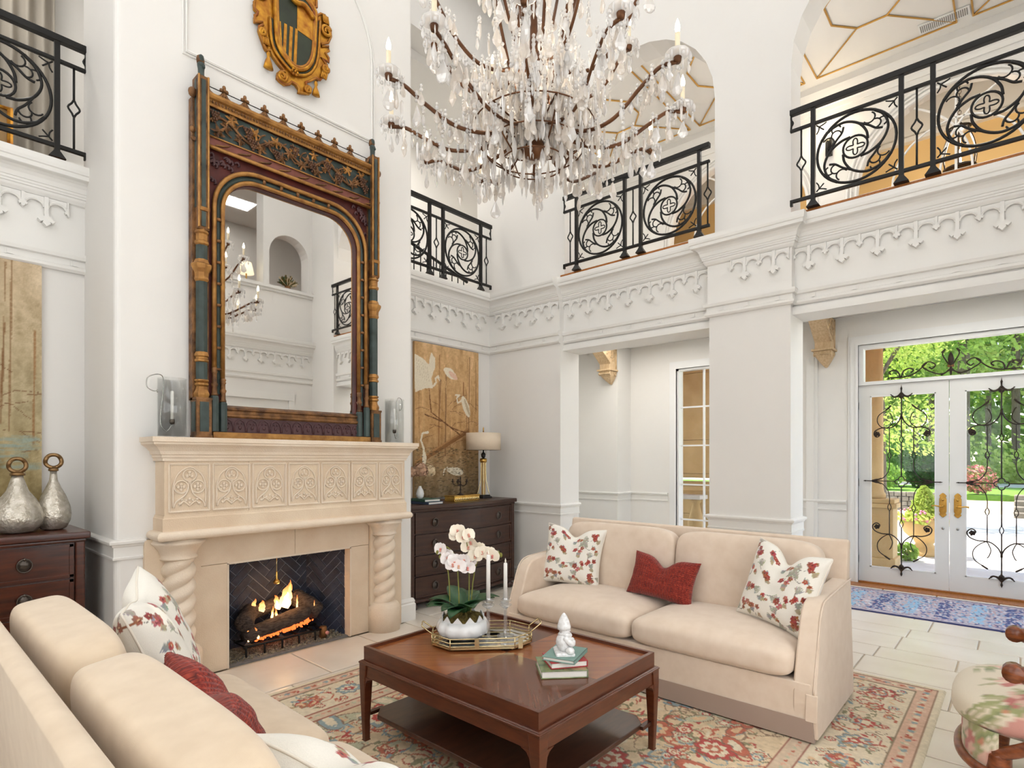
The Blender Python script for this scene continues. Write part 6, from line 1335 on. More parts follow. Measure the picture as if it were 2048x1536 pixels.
m = MB(); m.grid(lambda u, v: ((u-.5)*.60, -.37-.10*v-.03*math.sin(PI*u), .40+.55*v), 30, 30); printed('back_panel', m, ro_, ac, lambda x, y, z: ((x+.45)/.9, z/.9))
MB().tube(spl([(-.31, -.37, .38), (-.32, -.47, .9), (-.2, -.49, 1.0), (0, -.5, 1.03), (.2, -.49, 1.0), (.32, -.47, .9), (.31, -.37, .38)], 6), .026, 8).build('back_frame', 'walnut_carved', ac, True)
# ================================================================== IRON RAILINGS
RZ = dict(top=(4.392, 4.437), mid=(4.252, 4.276), bot=(3.655, 3.682), foot=3.583)
def scroll_panel_mesh(w):
    m = MB(); n = MB(); R = min(.272, w/2-.018); cz = 0; P3 = lambda u, v: (u, 0, v)
    m.tube([P3(R*math.cos(a*2*PI/48), R*math.sin(a*2*PI/48)) for a in range(48)], .0105, 6, closed=True)
    m.tube([P3(.085*math.cos(a*2*PI/24), .085*math.sin(a*2*PI/24)) for a in range(24)], .0085, 6, closed=True)
    pol = lambda r, d: P3(R*r*math.cos(math.radians(d)), R*r*math.sin(math.radians(d)))
    for k in range(4):
        t0 = 62+90*k
        m.tube(spl([pol(r, t0-d) for r, d in ((1, 0), (.97, 18), (.86, 42), (.66, 68), (.46, 98), (.34, 130))], 5), [.012]*6+[.010]*20, 6)
        m.tube(spl([pol(r, t0-d) for r, d in ((.66, 68), (.60, 95), (.62, 118), (.74, 128))], 5), .0085, 6)
        for r, d, q, a0 in ((.78, 88, .15, 0), (.70, 108, .13, 60), (.83, 116, .12, 100)):
            c = pol(r, t0-d); A0 = math.radians(t0-d+a0+150)
            n.tube([(c[0]+q*R*math.cos(A0+i*PI*1.15/9), 0, c[2]+q*R*math.sin(A0+i*PI*1.15/9)) for i in range(10)], .0062, 5)
    n.tube([P3((.042+.022*math.cos(4*t))*math.cos(t), (.042+.022*math.cos(4*t))*math.sin(t)) for t in np.linspace(0, 2*PI, 49)[:-1]], .0055, 5, closed=True)
    H = .285
    for sx in (-1, 1):
        for sz in (-1, 1):
            cx, cz_ = sx*(w/2-.012), sz*(H-.012)
            for (ax, az) in ((cx-sx*.075, cz_+sz*.0), (cx, cz_-sz*.075)):
                n.tube(spl([P3(ax, az), P3((ax+cx)/2-sx*.010-(sx*.006 if ax == cx else 0), (az+cz_)/2-sz*.012), P3(cx-sx*.02, cz_-sz*.02)], 4), .0052, 5)
            n.tube(spl([P3(cx, cz_), P3(cx-sx*.02, cz_-sz*.02), P3(cx-sx*.055, cz_-sz*.055)], 3), .0055, 5)
    return m.mesh('scroll_ring', 'iron', True), n.mesh('scroll_tracery', 'iron', True)
def diamond_mesh():
    m = MB(); z0, z1 = RZ['bot'][1]-3.97, RZ['mid'][0]-3.97
    m.tube([(0, 0, z0), (0, 0, -.055)], .0075, 6).tube([(0, 0, .055), (0, 0, z1)], .0075, 6)
    m.tube(spl([(0, 0, .06), (.012, 0, .035), (.034, 0, 0), (.012, 0, -.035), (0, 0, -.06), (-.012, 0, -.035), (-.034, 0, 0), (-.012, 0, .035)], 3, True), .007, 6, closed=True)
    return m.mesh('diamond_bar', 'iron', True)
def post_mesh():
    m = MB(); z0, z1 = RZ['foot']-3.97, RZ['top'][0]-3.97; r = .016
    m.box(-r, -r, z0+.05, r, r, z1); m.add([(-.048,-.03,z0),(.048,-.03,z0),(.048,.03,z0),(-.048,.03,z0),(-r,-r,z0+.052),(r,-r,z0+.052),(r,r,z0+.052),(-r,r,z0+.052)], [(0,1,5,4),(1,2,6,5),(2,3,7,6),(3,0,4,7),(3,2,1,0)])
    return m.mesh('post', 'iron')
SR, ST = scroll_panel_mesh(.58); DM, PM = diamond_mesh(), post_mesh()
def railing(label, org, rz, length, posts, bars, panels, ends):
    """local x along the rail; posts/bars/panels at local x positions"""
    t = thing('iron_railing', label, 'railing', (*org, RZ['foot']), rz, 'gallery railings'); dz = RZ['foot']
    for nm_, (a, b), hw in (('top_rail', RZ['top'], .024), ('middle_rail', RZ['mid'], .014), ('bottom_rail', RZ['bot'], .014)): MB().box(0, -hw, a-dz, length, hw, b-dz).build(nm_, 'iron', t, bevel=.004)
    for x in posts: put('post', PM, t, (x, 0, 3.97-dz))
    for x in bars: put('diamond_bar', DM, t, (x, 0, 3.97-dz))
    for x in panels: o = put('scroll_ring', SR, t, (x, 0, 3.968-dz)); put('scroll_tracery', ST, o, kind='stuff')
    for x in ends:
        s = 1 if x < length/2 else -1
        MB().tube(spl([(x+s*.008, 0, 4.40-dz), (x+s*.008, 0, 4.36-dz), (x+s*.022, 0, 4.33-dz), (x+s*.008, 0, 4.30-dz), (x+s*.008, 0, 4.255-dz)], 3), .008, 6).tube([(x+s*.008, 0, 4.41-dz), (x+s*.008, 0, 4.255-dz)], .007, 6).build('rail_end', 'iron', t, True)
        MB().box(min(x, x+s*.02), -.012, 3.63-dz, max(x, x+s*.02), .012, 3.68-dz).build('rail_return', 'iron', t)
    return t
XR = 5.165; YR = 4.985
# right opening: local x runs from Y=1.458 towards -Y
railing('black iron gallery railing in the right opening above the glass doors', (XR, 1.458), -PI/2, 1.74, [.176, .782, .975, 1.581], [.086, .878, 1.66], [.479, 1.278], [0, 1.74])
railing('black iron gallery railing in the middle opening', (XR, 3.835), -PI/2, 1.68, [.176, .782, .966, 1.579], [.091, .878, 1.66], [.479, 1.272], [0])
railing('black iron gallery railing right of the chimney breast', (3.40, YR), 0, 1.785, [.178, .784, .985, 1.60], [.09, .885, 1.70], [.481, 1.293], [1.785])
railing('black iron gallery railing at the upper left corner', (-.80, YR), 0, 1.82, [.24, .846, 1.045, 1.648], [.15, .945, 1.743], [.543, 1.346], [1.82])
# ================================================================== GLASS DOORS
def stile(y0, y1, z0, z1, x0=XV+.03, x1=XV+.075): return MB().box(x0, y0, z0, x1, y1, z1)
M('sash_bead', (.87, .86, .84), .3)
def door_leaf(n, y0, y1, g0, g1, lab, hinge_side):
    d = struct('door_%d' % n, MB().box(XV+.03, y0, .022, XV+.075, y1, .20).box(XV+.03, y0, 2.258, XV+.075, y1, 2.39).box(XV+.03, y0, .20, XV+.075, g0, 2.258).box(XV+.03, g1, .20, XV+.075, y1, 2.258), 'door_paint', label=lab)
    MB().box(XV+.05, g0, .20, XV+.054, g1, 2.258).build('pane', 'pane', d)
    for a in ((g0, .20, g0+.012, 2.258), (g1-.012, .20, g1, 2.258), (g0, .20, g1, .212), (g0, 2.246, g1, 2.258)): MB().box(XV+.026, a[0], a[1], XV+.05, a[2], a[3]).build('glazing_bead', 'sash_bead', d)
    if hinge_side:
        for z in (2.147, 1.216, .285): MB().tube([(XV+.022, hinge_side, z-.045), (XV+.022, hinge_side, z+.045)], .011, 8).build('hinge', 'iron', d, True)
    return d
d1 = door_leaf(1, .607, 1.486, .724, 1.364, 'white glazed entrance door leaf on the left', 1.492); d2 = door_leaf(2, -.276, .601, -.156, .463, 'white glazed entrance door leaf on the right', None)
tf = MB()
for y0, y1, z0, z1 in ((DY0, DY1, 2.392, 2.432), (DY0, DY1, 2.835, DZ), (1.43, DY1, 2.432, 2.835), (DY0, -.225, 2.432, 2.835), (1.488, DY1, 0, 2.4), (DY0, -.278, 0, 2.4)): tf.box(XV-.004, y0, z0, XV+.12, y1, z1)
tw = struct('window_2', tf, 'white_gloss', label='wide transom window above the glass doors'); MB().box(XV+.05, -.225, 2.432, XV+.054, 1.43, 2.835).build('pane', 'pane', tw)
struct('trim_19', MB().box(XV-.02, DY0, 0, XV+.2, DY1, .022), 'oak', label='orange oak threshold below the glass doors'); struct('trim_20', MB().box(XV-.24, DY0-.2, -.01, XV-.0, 1.75, .006), 'oak', label='oak floor border in front of the glass doors')
# --- wrought iron grilles
def grille(label, c, par_y):
    t = thing('iron_door_grille', label, 'door grille', (XV+.012, c, .14), 0, 'wrought iron door grilles'); Q = lambda dx, z: (0, dx, z-.14)
    def tb(nm_, pts, r=.006, n=6, mat='iron_bronze', k=5, par=None, closed=False): return MB().tube(spl([Q(*p) for p in pts], k, closed), r, n, closed=closed).build(nm_, mat, par or t, True)
    for a, b in ((.15, .70), (.775, 1.17), (1.29, 1.70), (1.76, 2.33)): tb('shaft', [(0, a), (0, b)], .0065)
    for z in (.737, 1.73): tb('shaft_diamond', [(0, z+.042), (.018, z), (0, z-.042), (-.018, z)], .005, closed=True, k=2)
    MB().lathe([(.003, 2.30), (.011, 2.325), (.004, 2.345), (.001, 2.37)], 8, (0, 0, -.14)).build('finial', 'iron_bronze', t, True); MB().lathe([(.001, .125), (.012, .155), (.004, .18)], 8, (0, 0, -.14)).build('finial', 'iron_bronze', t, True)
    for z, s in ((2.235, -1), (.235, 1)):
        lo = MB().sphere((0, 0, z-.14), .03, 8, 6, (.5, .9, 1)).build('lily_heart', 'iron_bronze', t, True)
        for q in (-1, 1): MB().tube(spl([(0, 0, z-.14-s*.04), (0, q*.03, z-.14-s*.005), (0, q*.07, z-.14+s*.005), (0, q*.10, z-.14-s*.022), (0, q*.105, z-.14-s*.03)], 4), [.012]*6+[.010]*5+[.006]*4+[.003]*2, 7).build('lily_petal', 'iron_bronze', t, True)
        MB().tube([(0, 0, z-.14), (0, 0, z-.14+s*.06)], [.016, .003], 7).build('lily_petal', 'iron_bronze', t, True)
    # quatrefoil
    m = MB().tube([Q((.035+.022*abs(math.cos(2*a)))*math.cos(a)*1.1, 1.232+(.035+.022*abs(math.cos(2*a)))*math.sin(a)*1.1) for a in np.linspace(0, 2*PI, 49)[:-1]], .0055, 6, closed=True).build('quatrefoil', 'iron_bronze', t, True)
    for s in (-1, 1):
        tb('cross_bar', [(s*.06, 1.238), (s*.36, 1.238)], .006)
        MB().tube([Q(s*.36, 1.238), Q(s*.385, 1.238)], [.010, .002], 6).build('cross_tip', 'iron_bronze', t, True)
        MB().tube(spl([Q(s*.30, 1.238), Q(s*.26, 1.248), Q(s*.20, 1.275)], 4), [.004]+[.014]*5+[.004]*3, 6).build('arrow_leaf', 'iron_bronze', t, True); MB().tube(spl([Q(s*.30, 1.238), Q(s*.26, 1.228), Q(s*.20, 1.20)], 4), [.004]+[.014]*5+[.004]*3, 6).build('arrow_leaf', 'iron_bronze', t, True)
        tb('side_bar', [(s*.118, 1.87), (s*.118, 1.58)], .005); tb('side_bar', [(s*.118, 1.50), (s*.118, 1.42), (s*.135, 1.34), (s*.19, 1.27), (s*.27, 1.24)], .005)
        tb('side_bar', [(s*.27, 1.236), (s*.19, 1.205), (s*.135, 1.13), (s*.118, 1.05), (s*.118, .97)], .005); tb('side_bar', [(s*.118, .89), (s*.118, .61)], .005)
        for z in (1.54, .93): tb('bar_diamond', [(s*.118, z+.042), (s*.136, z), (s*.118, z-.042), (s*.100, z)], .005, closed=True, k=2)
        tb('scroll', [(0, 2.02), (s*.03, 1.935), (s*.10, 1.87), (s*.20, 1.868), (s*.262, 1.835), (s*.272, 1.79), (s*.245, 1.762), (s*.215, 1.785), (s*.232, 1.82)], .0065)
        tb('scroll', [(s*.10, 2.135), (s*.16, 2.075), (s*.225, 2.02), (s*.24, 1.95), (s*.205, 1.885), (s*.14, 1.872), (s*.09, 1.92), (s*.085, 1.97), (s*.105, 2.03), (s*.12, 2.045)], .0055)
        tb('scroll', [(0, .475), (s*.03, .545), (s*.10, .605), (s*.20, .612), (s*.27, .645), (s*.288, .70), (s*.25, .735), (s*.215, .71), (s*.235, .67)], .0065)
        tb('scroll', [(s*.11, .31), (s*.16, .345), (s*.225, .40), (s*.24, .48), (s*.205, .55), (s*.13, .605), (s*.10, .56), (s*.088, .51), (s*.105, .45), (s*.12, .43)], .0055)
        MB().tube(spl([Q(s*.10, 2.135), Q(s*.13, 2.10), Q(s*.17, 2.065)], 4), [.003]+[.010]*6+[.004]*2, 6).build('scroll_leaf', 'iron_bronze', t, True); MB().tube(spl([Q(s*.11, .31), Q(s*.14, .33), Q(s*.18, .36)], 4), [.003]+[.010]*6+[.004]*2, 6).build('scroll_leaf', 'iron_bronze', t, True)
        for z in (1.80, .69):
            m = MB()
            for q in range(5): a = q*2*PI/5; m.sphere(Q(s*.245+.018*math.cos(a), z+.018*math.sin(a)), .014, 6, 5, (.5, 1, 1))
            m.sphere(Q(s*.245, z), .012, 6, 5); m.build('iron_flower', 'iron_bronze', t, True)
    for z in (2.0, .48): MB().tube([Q(0, z-.03), Q(0, z+.03)], .011, 8).build('collar', 'iron_bronze', t, True)
grille('wrought iron scroll grille on the left glass door', 1.048, 0); grille('wrought iron scroll grille on the right glass door', .158, 0)
tg = thing('iron_transom_scroll', 'wrought iron scrollwork in the transom above the doors', 'door grille', (XV+.03, .589, 2.44)); Q = lambda dx, z: (0, dx, z-2.44)
for s in (-1, 1):
    for pts in ([(0, 2.50), (s*.10, 2.46), (s*.22, 2.52), (s*.26, 2.57), (s*.20, 2.61), (s*.14, 2.57), (s*.17, 2.53), (s*.20, 2.55)], [(s*.22, 2.60), (s*.32, 2.50), (s*.42, 2.46), (s*.55, 2.46), (s*.60, 2.455)], [(s*.46, 2.46), (s*.44, 2.53), (s*.38, 2.555), (s*.345, 2.53), (s*.37, 2.505)], [(s*.47, 2.46), (s*.50, 2.53), (s*.555, 2.545), (s*.585, 2.52), (s*.56, 2.50)], [(0, 2.53), (s*.04, 2.60), (s*.075, 2.68), (s*.05, 2.735), (s*.085, 2.70)], [(0, 2.52), (s*.05, 2.47), (s*.09, 2.445)]): MB().tube(spl([Q(*p) for p in pts], 5), .0075, 6).build('scroll', 'iron_bronze', tg, True)
MB().lathe([(.006, 0), (.014, .05), (.012, .09), (.026, .14), (.030, .18), (.018, .23), (.002, .26)], 10).build('flame_finial', 'iron_bronze', tg, True); MB().tube([Q(-.03, 2.545), Q(.03, 2.545)], .016, 8).build('collar', 'gold_dark', tg, True)
# --- handles
def handle(label, y, s):
    t = thing('door_handle_set', label, 'door handle', (XV+.028, y, .98), 0, 'brass door handle sets')
    P = [(-.034, -.105), (-.02, -.125), (0, -.14), (.02, -.125), (.034, -.105), (.026, -.09), (.034, -.07), (.034, .07), (.026, .09), (.034, .105), (.02, .125), (0, .14), (-.02, .125), (-.034, .105), (-.026, .09), (-.034, .07), (-.034, -.07), (-.026, -.09)]
    MB().prism(P, lambda u, v, d: (-d, u, v), 0, .008).build('back_plate', 'brass', t, bevel=.003); MB().prism([(u*.7, v*.72) for u, v in P], lambda u, v, d: (-d, u, v), .008, .012).build('raised_panel', 'brass', t, bevel=.002)
    MB().tube([(-.01, 0, -.01), (-.05, 0, -.01)], .010, 10).build('spindle', 'brass', t, True); MB().tube(spl([(-.05, 0, -.01), (-.052, s*.03, -.012), (-.05, s*.07, -.005), (-.048, s*.10, -.012)], 4), [.010]*5+[.008]*6+[.010]*2, 8).build('lever', 'brass', t, True)
    MB().tube([(-.008, 0, .06), (-.022, 0, .06)], .012, 10).build('thumb_turn', 'brass', t, True); MB().tube([(.0, 0, -.26), (-.006, 0, -.26)], .013, 10).build('bolt_cap', M('satin_nickel', srgb(190, 188, 182), .35, metal=.8), t, True)
handle('brass lever handle and plate on the left glass door', .660, 1); handle('brass lever handle and plate on the right glass door', .528, -1)
# ================================================================== CORBELS
M('limed_oak', srgb(228, 202, 164), .6, col2=srgb(204, 172, 130), vscale=7, stretch=(6, 6, 2), bump=.25, bscale=60)
def corbel(label, X, yc, w):
    t = thing('carved_bracket', label, 'bracket', (X, yc, 2.64)); z = lambda v: v-2.64
    MB().prism([(0, z(2.86)), (-.20, z(2.86)), (-.20, z(2.94)), (-.60, z(3.245)), (0, z(3.245))], lambda u, v, d: (u, d, v), -w/2, w/2).build('arm', 'limed_oak', t, bevel=.008)
    MB().box(-.235, -w/2-.03, z(2.835), .0, w/2+.03, z(2.862)).build('abacus', 'limed_oak', t, bevel=.006)
    m = MB(); V = []; ring = [(0, 1), (.35, .86), (.7, .5), (1, .12)]; F = []
    for tt, k in ring:
        zz = z(2.835)-.19*tt
        V += [(-.215*k, -w/2*1.1*k, zz), (-.215*k, w/2*1.1*k, zz), (0, w/2*1.1*k, zz), (0, -w/2*1.1*k, zz)]
    for r_ in range(3):
        for i in range(4): F.append((r_*4+i, r_*4+(i+1)%4, r_*4+4+(i+1)%4, r_*4+4+i))
    F += [(12, 13, 14, 15), (3, 2, 1, 0)]; m.add(V, F); m.build('pendant', 'limed_oak', t, bevel=.01)
    for s in (-1, 1):
        for q in ((-.19, .02), (-.05, .02)):
            MB().tube([(q[0]+.028*(1-.7*a/20)*math.cos(a*.55), s*(w/2*1.05), z(2.795)+.028*(1-.7*a/20)*math.sin(a*.55)) for a in range(21)], .008, 6).build('volute', 'limed_oak', t, True)
    for yy in np.linspace(-w/2*.8, w/2*.8, 5): MB().tube([(-.218+.024*math.cos(a*.6), yy+.02*math.sin(a*.6), z(2.79)) for a in range(11)], .007, 5).build('leaf_scroll', 'limed_oak', t, True)
    rg4 = random.Random(int(X*10)); m = MB()
    for i in range(26):
        u = rg4.uniform(.06, .9); x = -.04-.40*u*rg4.random()**.7; zz = z(3.215)-rg4.random()*(.28*(1+x/.5))
        if zz < z(2.92)+max(0, (-x-.17))*.76+.03: continue
        m.tube([(x+.022*(1-a/14)*math.cos(a*.8), -w/2-.004, zz+.022*(1-a/14)*math.sin(a*.8)) for a in range(12)], .006, 5)
    m.build('side_carving', 'limed_oak', t, True)
    MB().tube([(-.20, -w/2-.003, z(2.945)), (-.585, -w/2-.003, z(3.238))], .010, 6).tube([(-.02, -w/2-.003, z(2.88)), (-.02, -w/2-.003, z(3.235))], .010, 6).build('edge_bead', 'limed_oak', t, True)
corbel('carved pale wood bracket under the beam of the middle opening', 7.595, 4.72, .18); corbel('carved pale wood bracket beside the glass doors', 7.995, 1.83, .18)
# ================================================================== GALLERY FURNISHINGS
sc_ = thing('wall_sconce', 'small black iron wall sconce lit on the gallery wall', 'wall lamp', (XV+.05, 1.81, 5.40))
MB().box(-.05, -.035, -.08, 0, .035, .14).build('back_plate', 'iron', sc_); MB().tube(spl([(-.04, 0, 0), (-.09, 0, -.02), (-.10, 0, .08)], 4), .01, 6).build('arm', 'iron', sc_, True); MB().lathe([(.02, .08), (.02, .14), (0, .14)], 8, (-.10, 0, 0)).build('candle_sleeve', 'ivory_sleeve', sc_); MB().lathe([(.008, .14), (.02, .165), (.012, .20), (0, .225)], 8, (-.10, 0, 0)).build('bulb', 'bulb', sc_, True)
light('sconce_light', 'POINT', (XV-.13, 1.81, 5.62), 3, (1, .8, .55), (.03, .03))
ln = thing('hanging_lantern', 'round iron ceiling lantern on a chain beyond the right gallery arch', 'lantern', (9.4, .60, 5.25))
MB().lathe([(.16, .0), (.18, .01), (.18, .03), (.16, .04)], 16).build('bottom_ring', 'pull', ln, True); MB().lathe([(.02, .50), (.10, .52), (.13, .55), (.05, .58), (.02, .62)], 14).build('crown', 'pull', ln, True)
for k in range(6): a = k*PI/3; MB().tube(spl([(.17*math.cos(a), .17*math.sin(a), .03), (.19*math.cos(a), .19*math.sin(a), .25), (.10*math.cos(a), .10*math.sin(a), .53)], 4), .008, 6).build('frame_rib', 'pull', ln, True)
m = MB()
for i in range(26): m.tube([(.018*math.cos(a)*(i % 2), .018*math.cos(a)*((i+1) % 2), .66+i*.045+.03*math.sin(a)) for a in np.linspace(0, 2*PI, 9)[:-1]], .004, 4, closed=True)
m.build('chain', 'pull', ln); MB().lathe([(.02, .05), (.02, .16), (.012, .17), (.022, .20), (.012, .25), (0, .27)], 10).build('bulb', 'bulb', ln, True); MB().lathe([(.03, 0), (.03, .03), (0, .03)], 8, (0, 0, .02)).build('lamp_base', 'pull', ln)
light('lantern_room_light', 'POINT', (9.4, .60, 5.62), 26, (1, .9, .74), (.06, .06)); light('lantern_room_light', 'POINT', (9.4, 3.1, 5.4), 18, (1, .9, .74), (.06, .06))  # second point added beyond the left arch, with no lantern there
# curtains behind the back gallery
M('curtain', srgb(176, 168, 156), .9)
def curtain(label, x0, x1):
    m = MB(); n = 60; m.grid(lambda u, v: (x0+(x1-x0)*u, YB+1.68+.035*math.sin(u*PI*9), 3.565+2.5*v), 80, 4); o = m.build('curtain_panel', 'curtain', None, True, label=label, cat='curtain'); o.modifiers.new('th', 'SOLIDIFY').thickness = .006
curtain('grey pleated curtain hanging at the upper left behind the railing', .62, 1.12); curtain('grey pleated curtain behind the railing right of the chimney', 4.0, 4.85)
pf = thing('picture_frame', 'gilt picture frame low behind the upper left railing', 'picture', (.55, YB+1.62, 3.95))
MB().box(-.25, 0, 0, .25, .02, .62).build('picture', 'canvas_edge', pf); MB().tube([(-.25, -.005, 0), (.25, -.005, 0), (.25, -.005, .62), (-.25, -.005, .62)], .03, 6, closed=True).build('frame', 'gold_bright', pf)
sr = thing('stair_railing', 'thin black stair balustrade behind the back gallery railing', 'railing', (5.2, 5.85, 3.56)); m = MB()
for i in range(9): MB().tube([(-.55+.11*i, 0, .02), (-.55+.11*i, 0, .70-.03*i)], .008, 6).build('baluster', 'iron', sr)
MB().tube([(-.6, 0, .72), (.4, 0, .44)], .02, 6).build('handrail', 'iron', sr)
vg = thing('air_vent', 'white slotted air vent in the gallery ceiling', 'vent', (7.62, .62, 6.185)); MB().box(-.08, -.22, 0, .08, .22, .012).build('plate', 'white_gloss', vg)
for i in range(24): MB().box(-.06, -.20+.0172*i, -.003, .06, -.192+.0172*i, .001).build('slot', M('slot_dark', (.25, .24, .22), .8), vg)
# things on the high ledge seen in the mirror
lp = thing('ledge_lamp', 'cream lampshade on the high ledge seen in the mirror', 'lamp', (4.10, YF-.14, 4.4105)); MB().lathe([(.05, 0), (.05, .015), (.012, .03), (.012, .17)], 12).build('base', 'brass', lp, True); MB().lathe([(.12, .15), (.08, .33)], 20).build('shade', M('lit_shade', srgb(244, 226, 190), .8, emit=(1, .85, .6), estr=.6), lp, True)
fa = thing('flower_arrangement', 'dried flower arrangement in the arch seen in the mirror', 'flowers', (4.80, YF-.12, 4.4105)); MB().lathe([(.05, 0), (.06, .03), (.05, .08), (.04, .09)], 12).build('bowl', 'gold_dark', fa, True); rgf = random.Random(6)
for nm_, mt, n in (('foliage_sprays', 'moss', 60), ('blossoms', 'hydrangea', 40), ('dark_leaves', 'leaf', 40)):
    m = MB()
    for i in range(n):
        a = rgf.random()*6.28; e = rgf.uniform(.2, 1.3); L = rgf.uniform(.10, .22); q = Vector((math.cos(a)*math.cos(e), .4*math.sin(a)*math.cos(e), math.sin(e))); m.tube([(0, 0, .08), tuple(q*L+Vector((0, 0, .08)))], [.002, .010], 4)
    m.build(nm_, mt, fa)
# ================================================================== OUTSIDE
M('patio', srgb(226, 220, 210), .9, col2=srgb(206, 198, 186), vscale=3); M('limestone_out', srgb(214, 182, 128), .85, col2=srgb(196, 160, 106), vscale=3, bump=.3, bscale=30); M('fieldstone', srgb(156, 146, 130), .9, col2=srgb(118, 108, 94), vscale=5, bump=.5, bscale=20)
M('lawn', srgb(128, 168, 60), .95, col2=srgb(96, 142, 44), vscale=20); M('bark_out', srgb(122, 108, 92), .95, col2=srgb(84, 74, 62), vscale=6, stretch=(4, 4, 1), bump=.6, bscale=14); M('soil', srgb(110, 92, 70), .95)
def leafy(name, c1, c2):
    m = bpy.data.materials.new(name); m.use_nodes = True; t = m.node_tree; t.nodes.clear(); out = _n(t, 'ShaderNodeOutputMaterial'); d = _n(t, 'ShaderNodeBsdfDiffuse'); tl = _n(t, 'ShaderNodeBsdfTranslucent'); mx = _n(t, 'ShaderNodeMixShader'); mx.inputs[0].default_value = .45
    tc = _n(t, 'ShaderNodeTexCoord'); no = _n(t, 'ShaderNodeTexNoise'); no.inputs['Scale'].default_value = 1.1; no.inputs['Detail'].default_value = 6; rp_n = _n(t, 'ShaderNodeValToRGB'); e = rp_n.color_ramp.elements; e[0].color = (*c1, 1); e[0].position = .35; e[1].color = (*c2, 1); e[1].position = .65
    t.links.new(tc.outputs['Object'], no.inputs[0]); t.links.new(no.outputs[0], rp_n.inputs[0])
    for q in (d, tl): t.links.new(rp_n.outputs[0], q.inputs[0])
    t.links.new(d.outputs[0], mx.inputs[1]); t.links.new(tl.outputs[0], mx.inputs[2]); t.links.new(mx.outputs[0], out.inputs[0]); MATS[name] = m
leafy('foliage_mid', srgb(116, 158, 66), srgb(188, 212, 112)); leafy('foliage_deep', srgb(84, 130, 62), srgb(150, 186, 96)); leafy('foliage_lime', srgb(160, 190, 76), srgb(214, 226, 130)); leafy('foliage_shrub', srgb(46, 84, 44), srgb(92, 132, 66))
OZ = -.06
struct('ground_terrace', MB().box(8.25, -22, OZ-.2, 21.0, 22, OZ), 'patio', label='sunlit pale terrace outside the glass doors')
struct('ground_lawn', MB().box(21.3, -60, .3, 70, 60, .46), 'lawn', label='strip of bright lawn beyond the garden wall')
struct('ground_drive', MB().box(27.5, -60, .3, 33, 60, .47), 'patio', label='pale drive crossing the lawn')
gwall = thing('garden_wall', 'low dry stone garden wall at the end of the terrace', 'wall', (21.1, 2.6, OZ)); rg5 = random.Random(8); z = 0.
for row in range(4):
    y = -2.4+rg5.random()*.2; h = .14
    while y < 3.6:
        w = rg5.uniform(.28, .6)
        if not (-4.4 < y < -1.2): MB().cbox(-.18, y, z+.005, .18+rg5.uniform(-.02, .02), y+w-.015, z+h-.004, .015).build('stone', 'fieldstone', gwall)
        y += w
    z += h
st_ = thing('garden_steps', 'broad stone garden steps right of the garden wall', 'steps', (20.2, -1.3, OZ))
for i in range(4): MB().cbox(-.2+.35*i, -1.6, .14*i, .2+.35*i, 1.45, .14*i+.14, .02).build('step', 'fieldstone', st_)
pd = thing('porch_pedestal', 'tan limestone pedestal with a round column outside the left door', 'pedestal', (9.55, 1.50, OZ))
MB().box(-.22, -.21, 0, .22, .24, .18).box(-.19, -.18, .18, .19, .21, .88).build('block', 'limestone_out', pd, bevel=.008); MB().box(-.24, -.23, .88, .24, .26, .94).box(-.21, -.20, .94, .21, .23, 1.0).build('cap', 'limestone_out', pd, bevel=.01)
MB().box(-.2, -.12, .3, -.188, .14, .78).build('sunk_panel', 'limestone_out', pd); MB().lathe([(.17, 1.0), (.17, 1.06), (.145, 1.10), (.14, 1.14), (.13, 4.2)], 24, (0, .10, 0)).build('column', 'limestone_out', pd, True)
sw = thing('porch_wall', 'tan limestone porch wall with a sunk panel outside the tall window', 'wall', (9.75, 4.3, OZ))
for a in ((0, -.75, 0, .3, .0-.05, 4.2), (0, -.05, 0, .3, .06, 4.2)): pass
for zz in range(7):
    for k, (y0, y1) in enumerate(((-.62, -.47), (-.47, .42), (.42, .60), (.60, 1.3))):
        if k == 1 and zz > 1: continue
        MB().box((0, .02, 0, .05)[k], y0+.003, zz*.58+.003, .3, y1-.003, (zz+1)*.58-.003).build('ashlar_block', 'limestone_out', sw, bevel=.004)
for zz, (a, b) in enumerate(((1.22, 1.30), (1.30, 1.9), (1.9, 2.5), (2.5, 3.1), (3.1, 3.7))): MB().box(.05, -.465, a+.003, .3, .415, b-.003).build('panel_block', 'limestone_out', sw, bevel=.004)
MB().box(-.10, -.6, 1.0, .3, .55, 1.08).build('ledge', 'limestone_out', sw, bevel=.01)
bl_ = thing('stone_baluster', 'bulbous stone baluster under a pale slab outside the tall window', 'baluster', (9.3, 4.12, OZ)); MB().lathe([(.10, 0), (.10, .06), (.07, .10), (.13, .35), (.14, .48), (.08, .70), (.06, .80), (.09, .84), (.09, .88)], 18).build('turned_shaft', 'limestone_out', bl_, True); MB().box(-.16, -.14, .88, .16, .30, .95).build('slab', 'patio', bl_, bevel=.01)
def leaf_cloud(m, n, fn, s, rg_):
    for i in range(n):
        p = fn(rg_); a = Vector((rg_.gauss(0, 1), rg_.gauss(0, 1), rg_.gauss(0, 1))).normalized(); b = a.orthogonal().normalized(); c = a.cross(b); k = s*rg_.uniform(.6, 1.3)
        P = Vector(p); m.add([P-b*k, P+c*k*.55, P+b*k, P-c*k*.55], [(0, 1, 2, 3)])
def ellip(rg_, c, r, shell=.55):
    while True:
        q = Vector((rg_.uniform(-1, 1), rg_.uniform(-1, 1), rg_.uniform(-1, 1)))
        if shell < q.length < 1: return (c[0]+q.x*r[0], c[1]+q.y*r[1], c[2]+q.z*r[2])
ur = thing('planted_urn', 'stone urn with a clipped conifer and pink flowers on the terrace', 'planter', (11.4, 1.18, OZ))
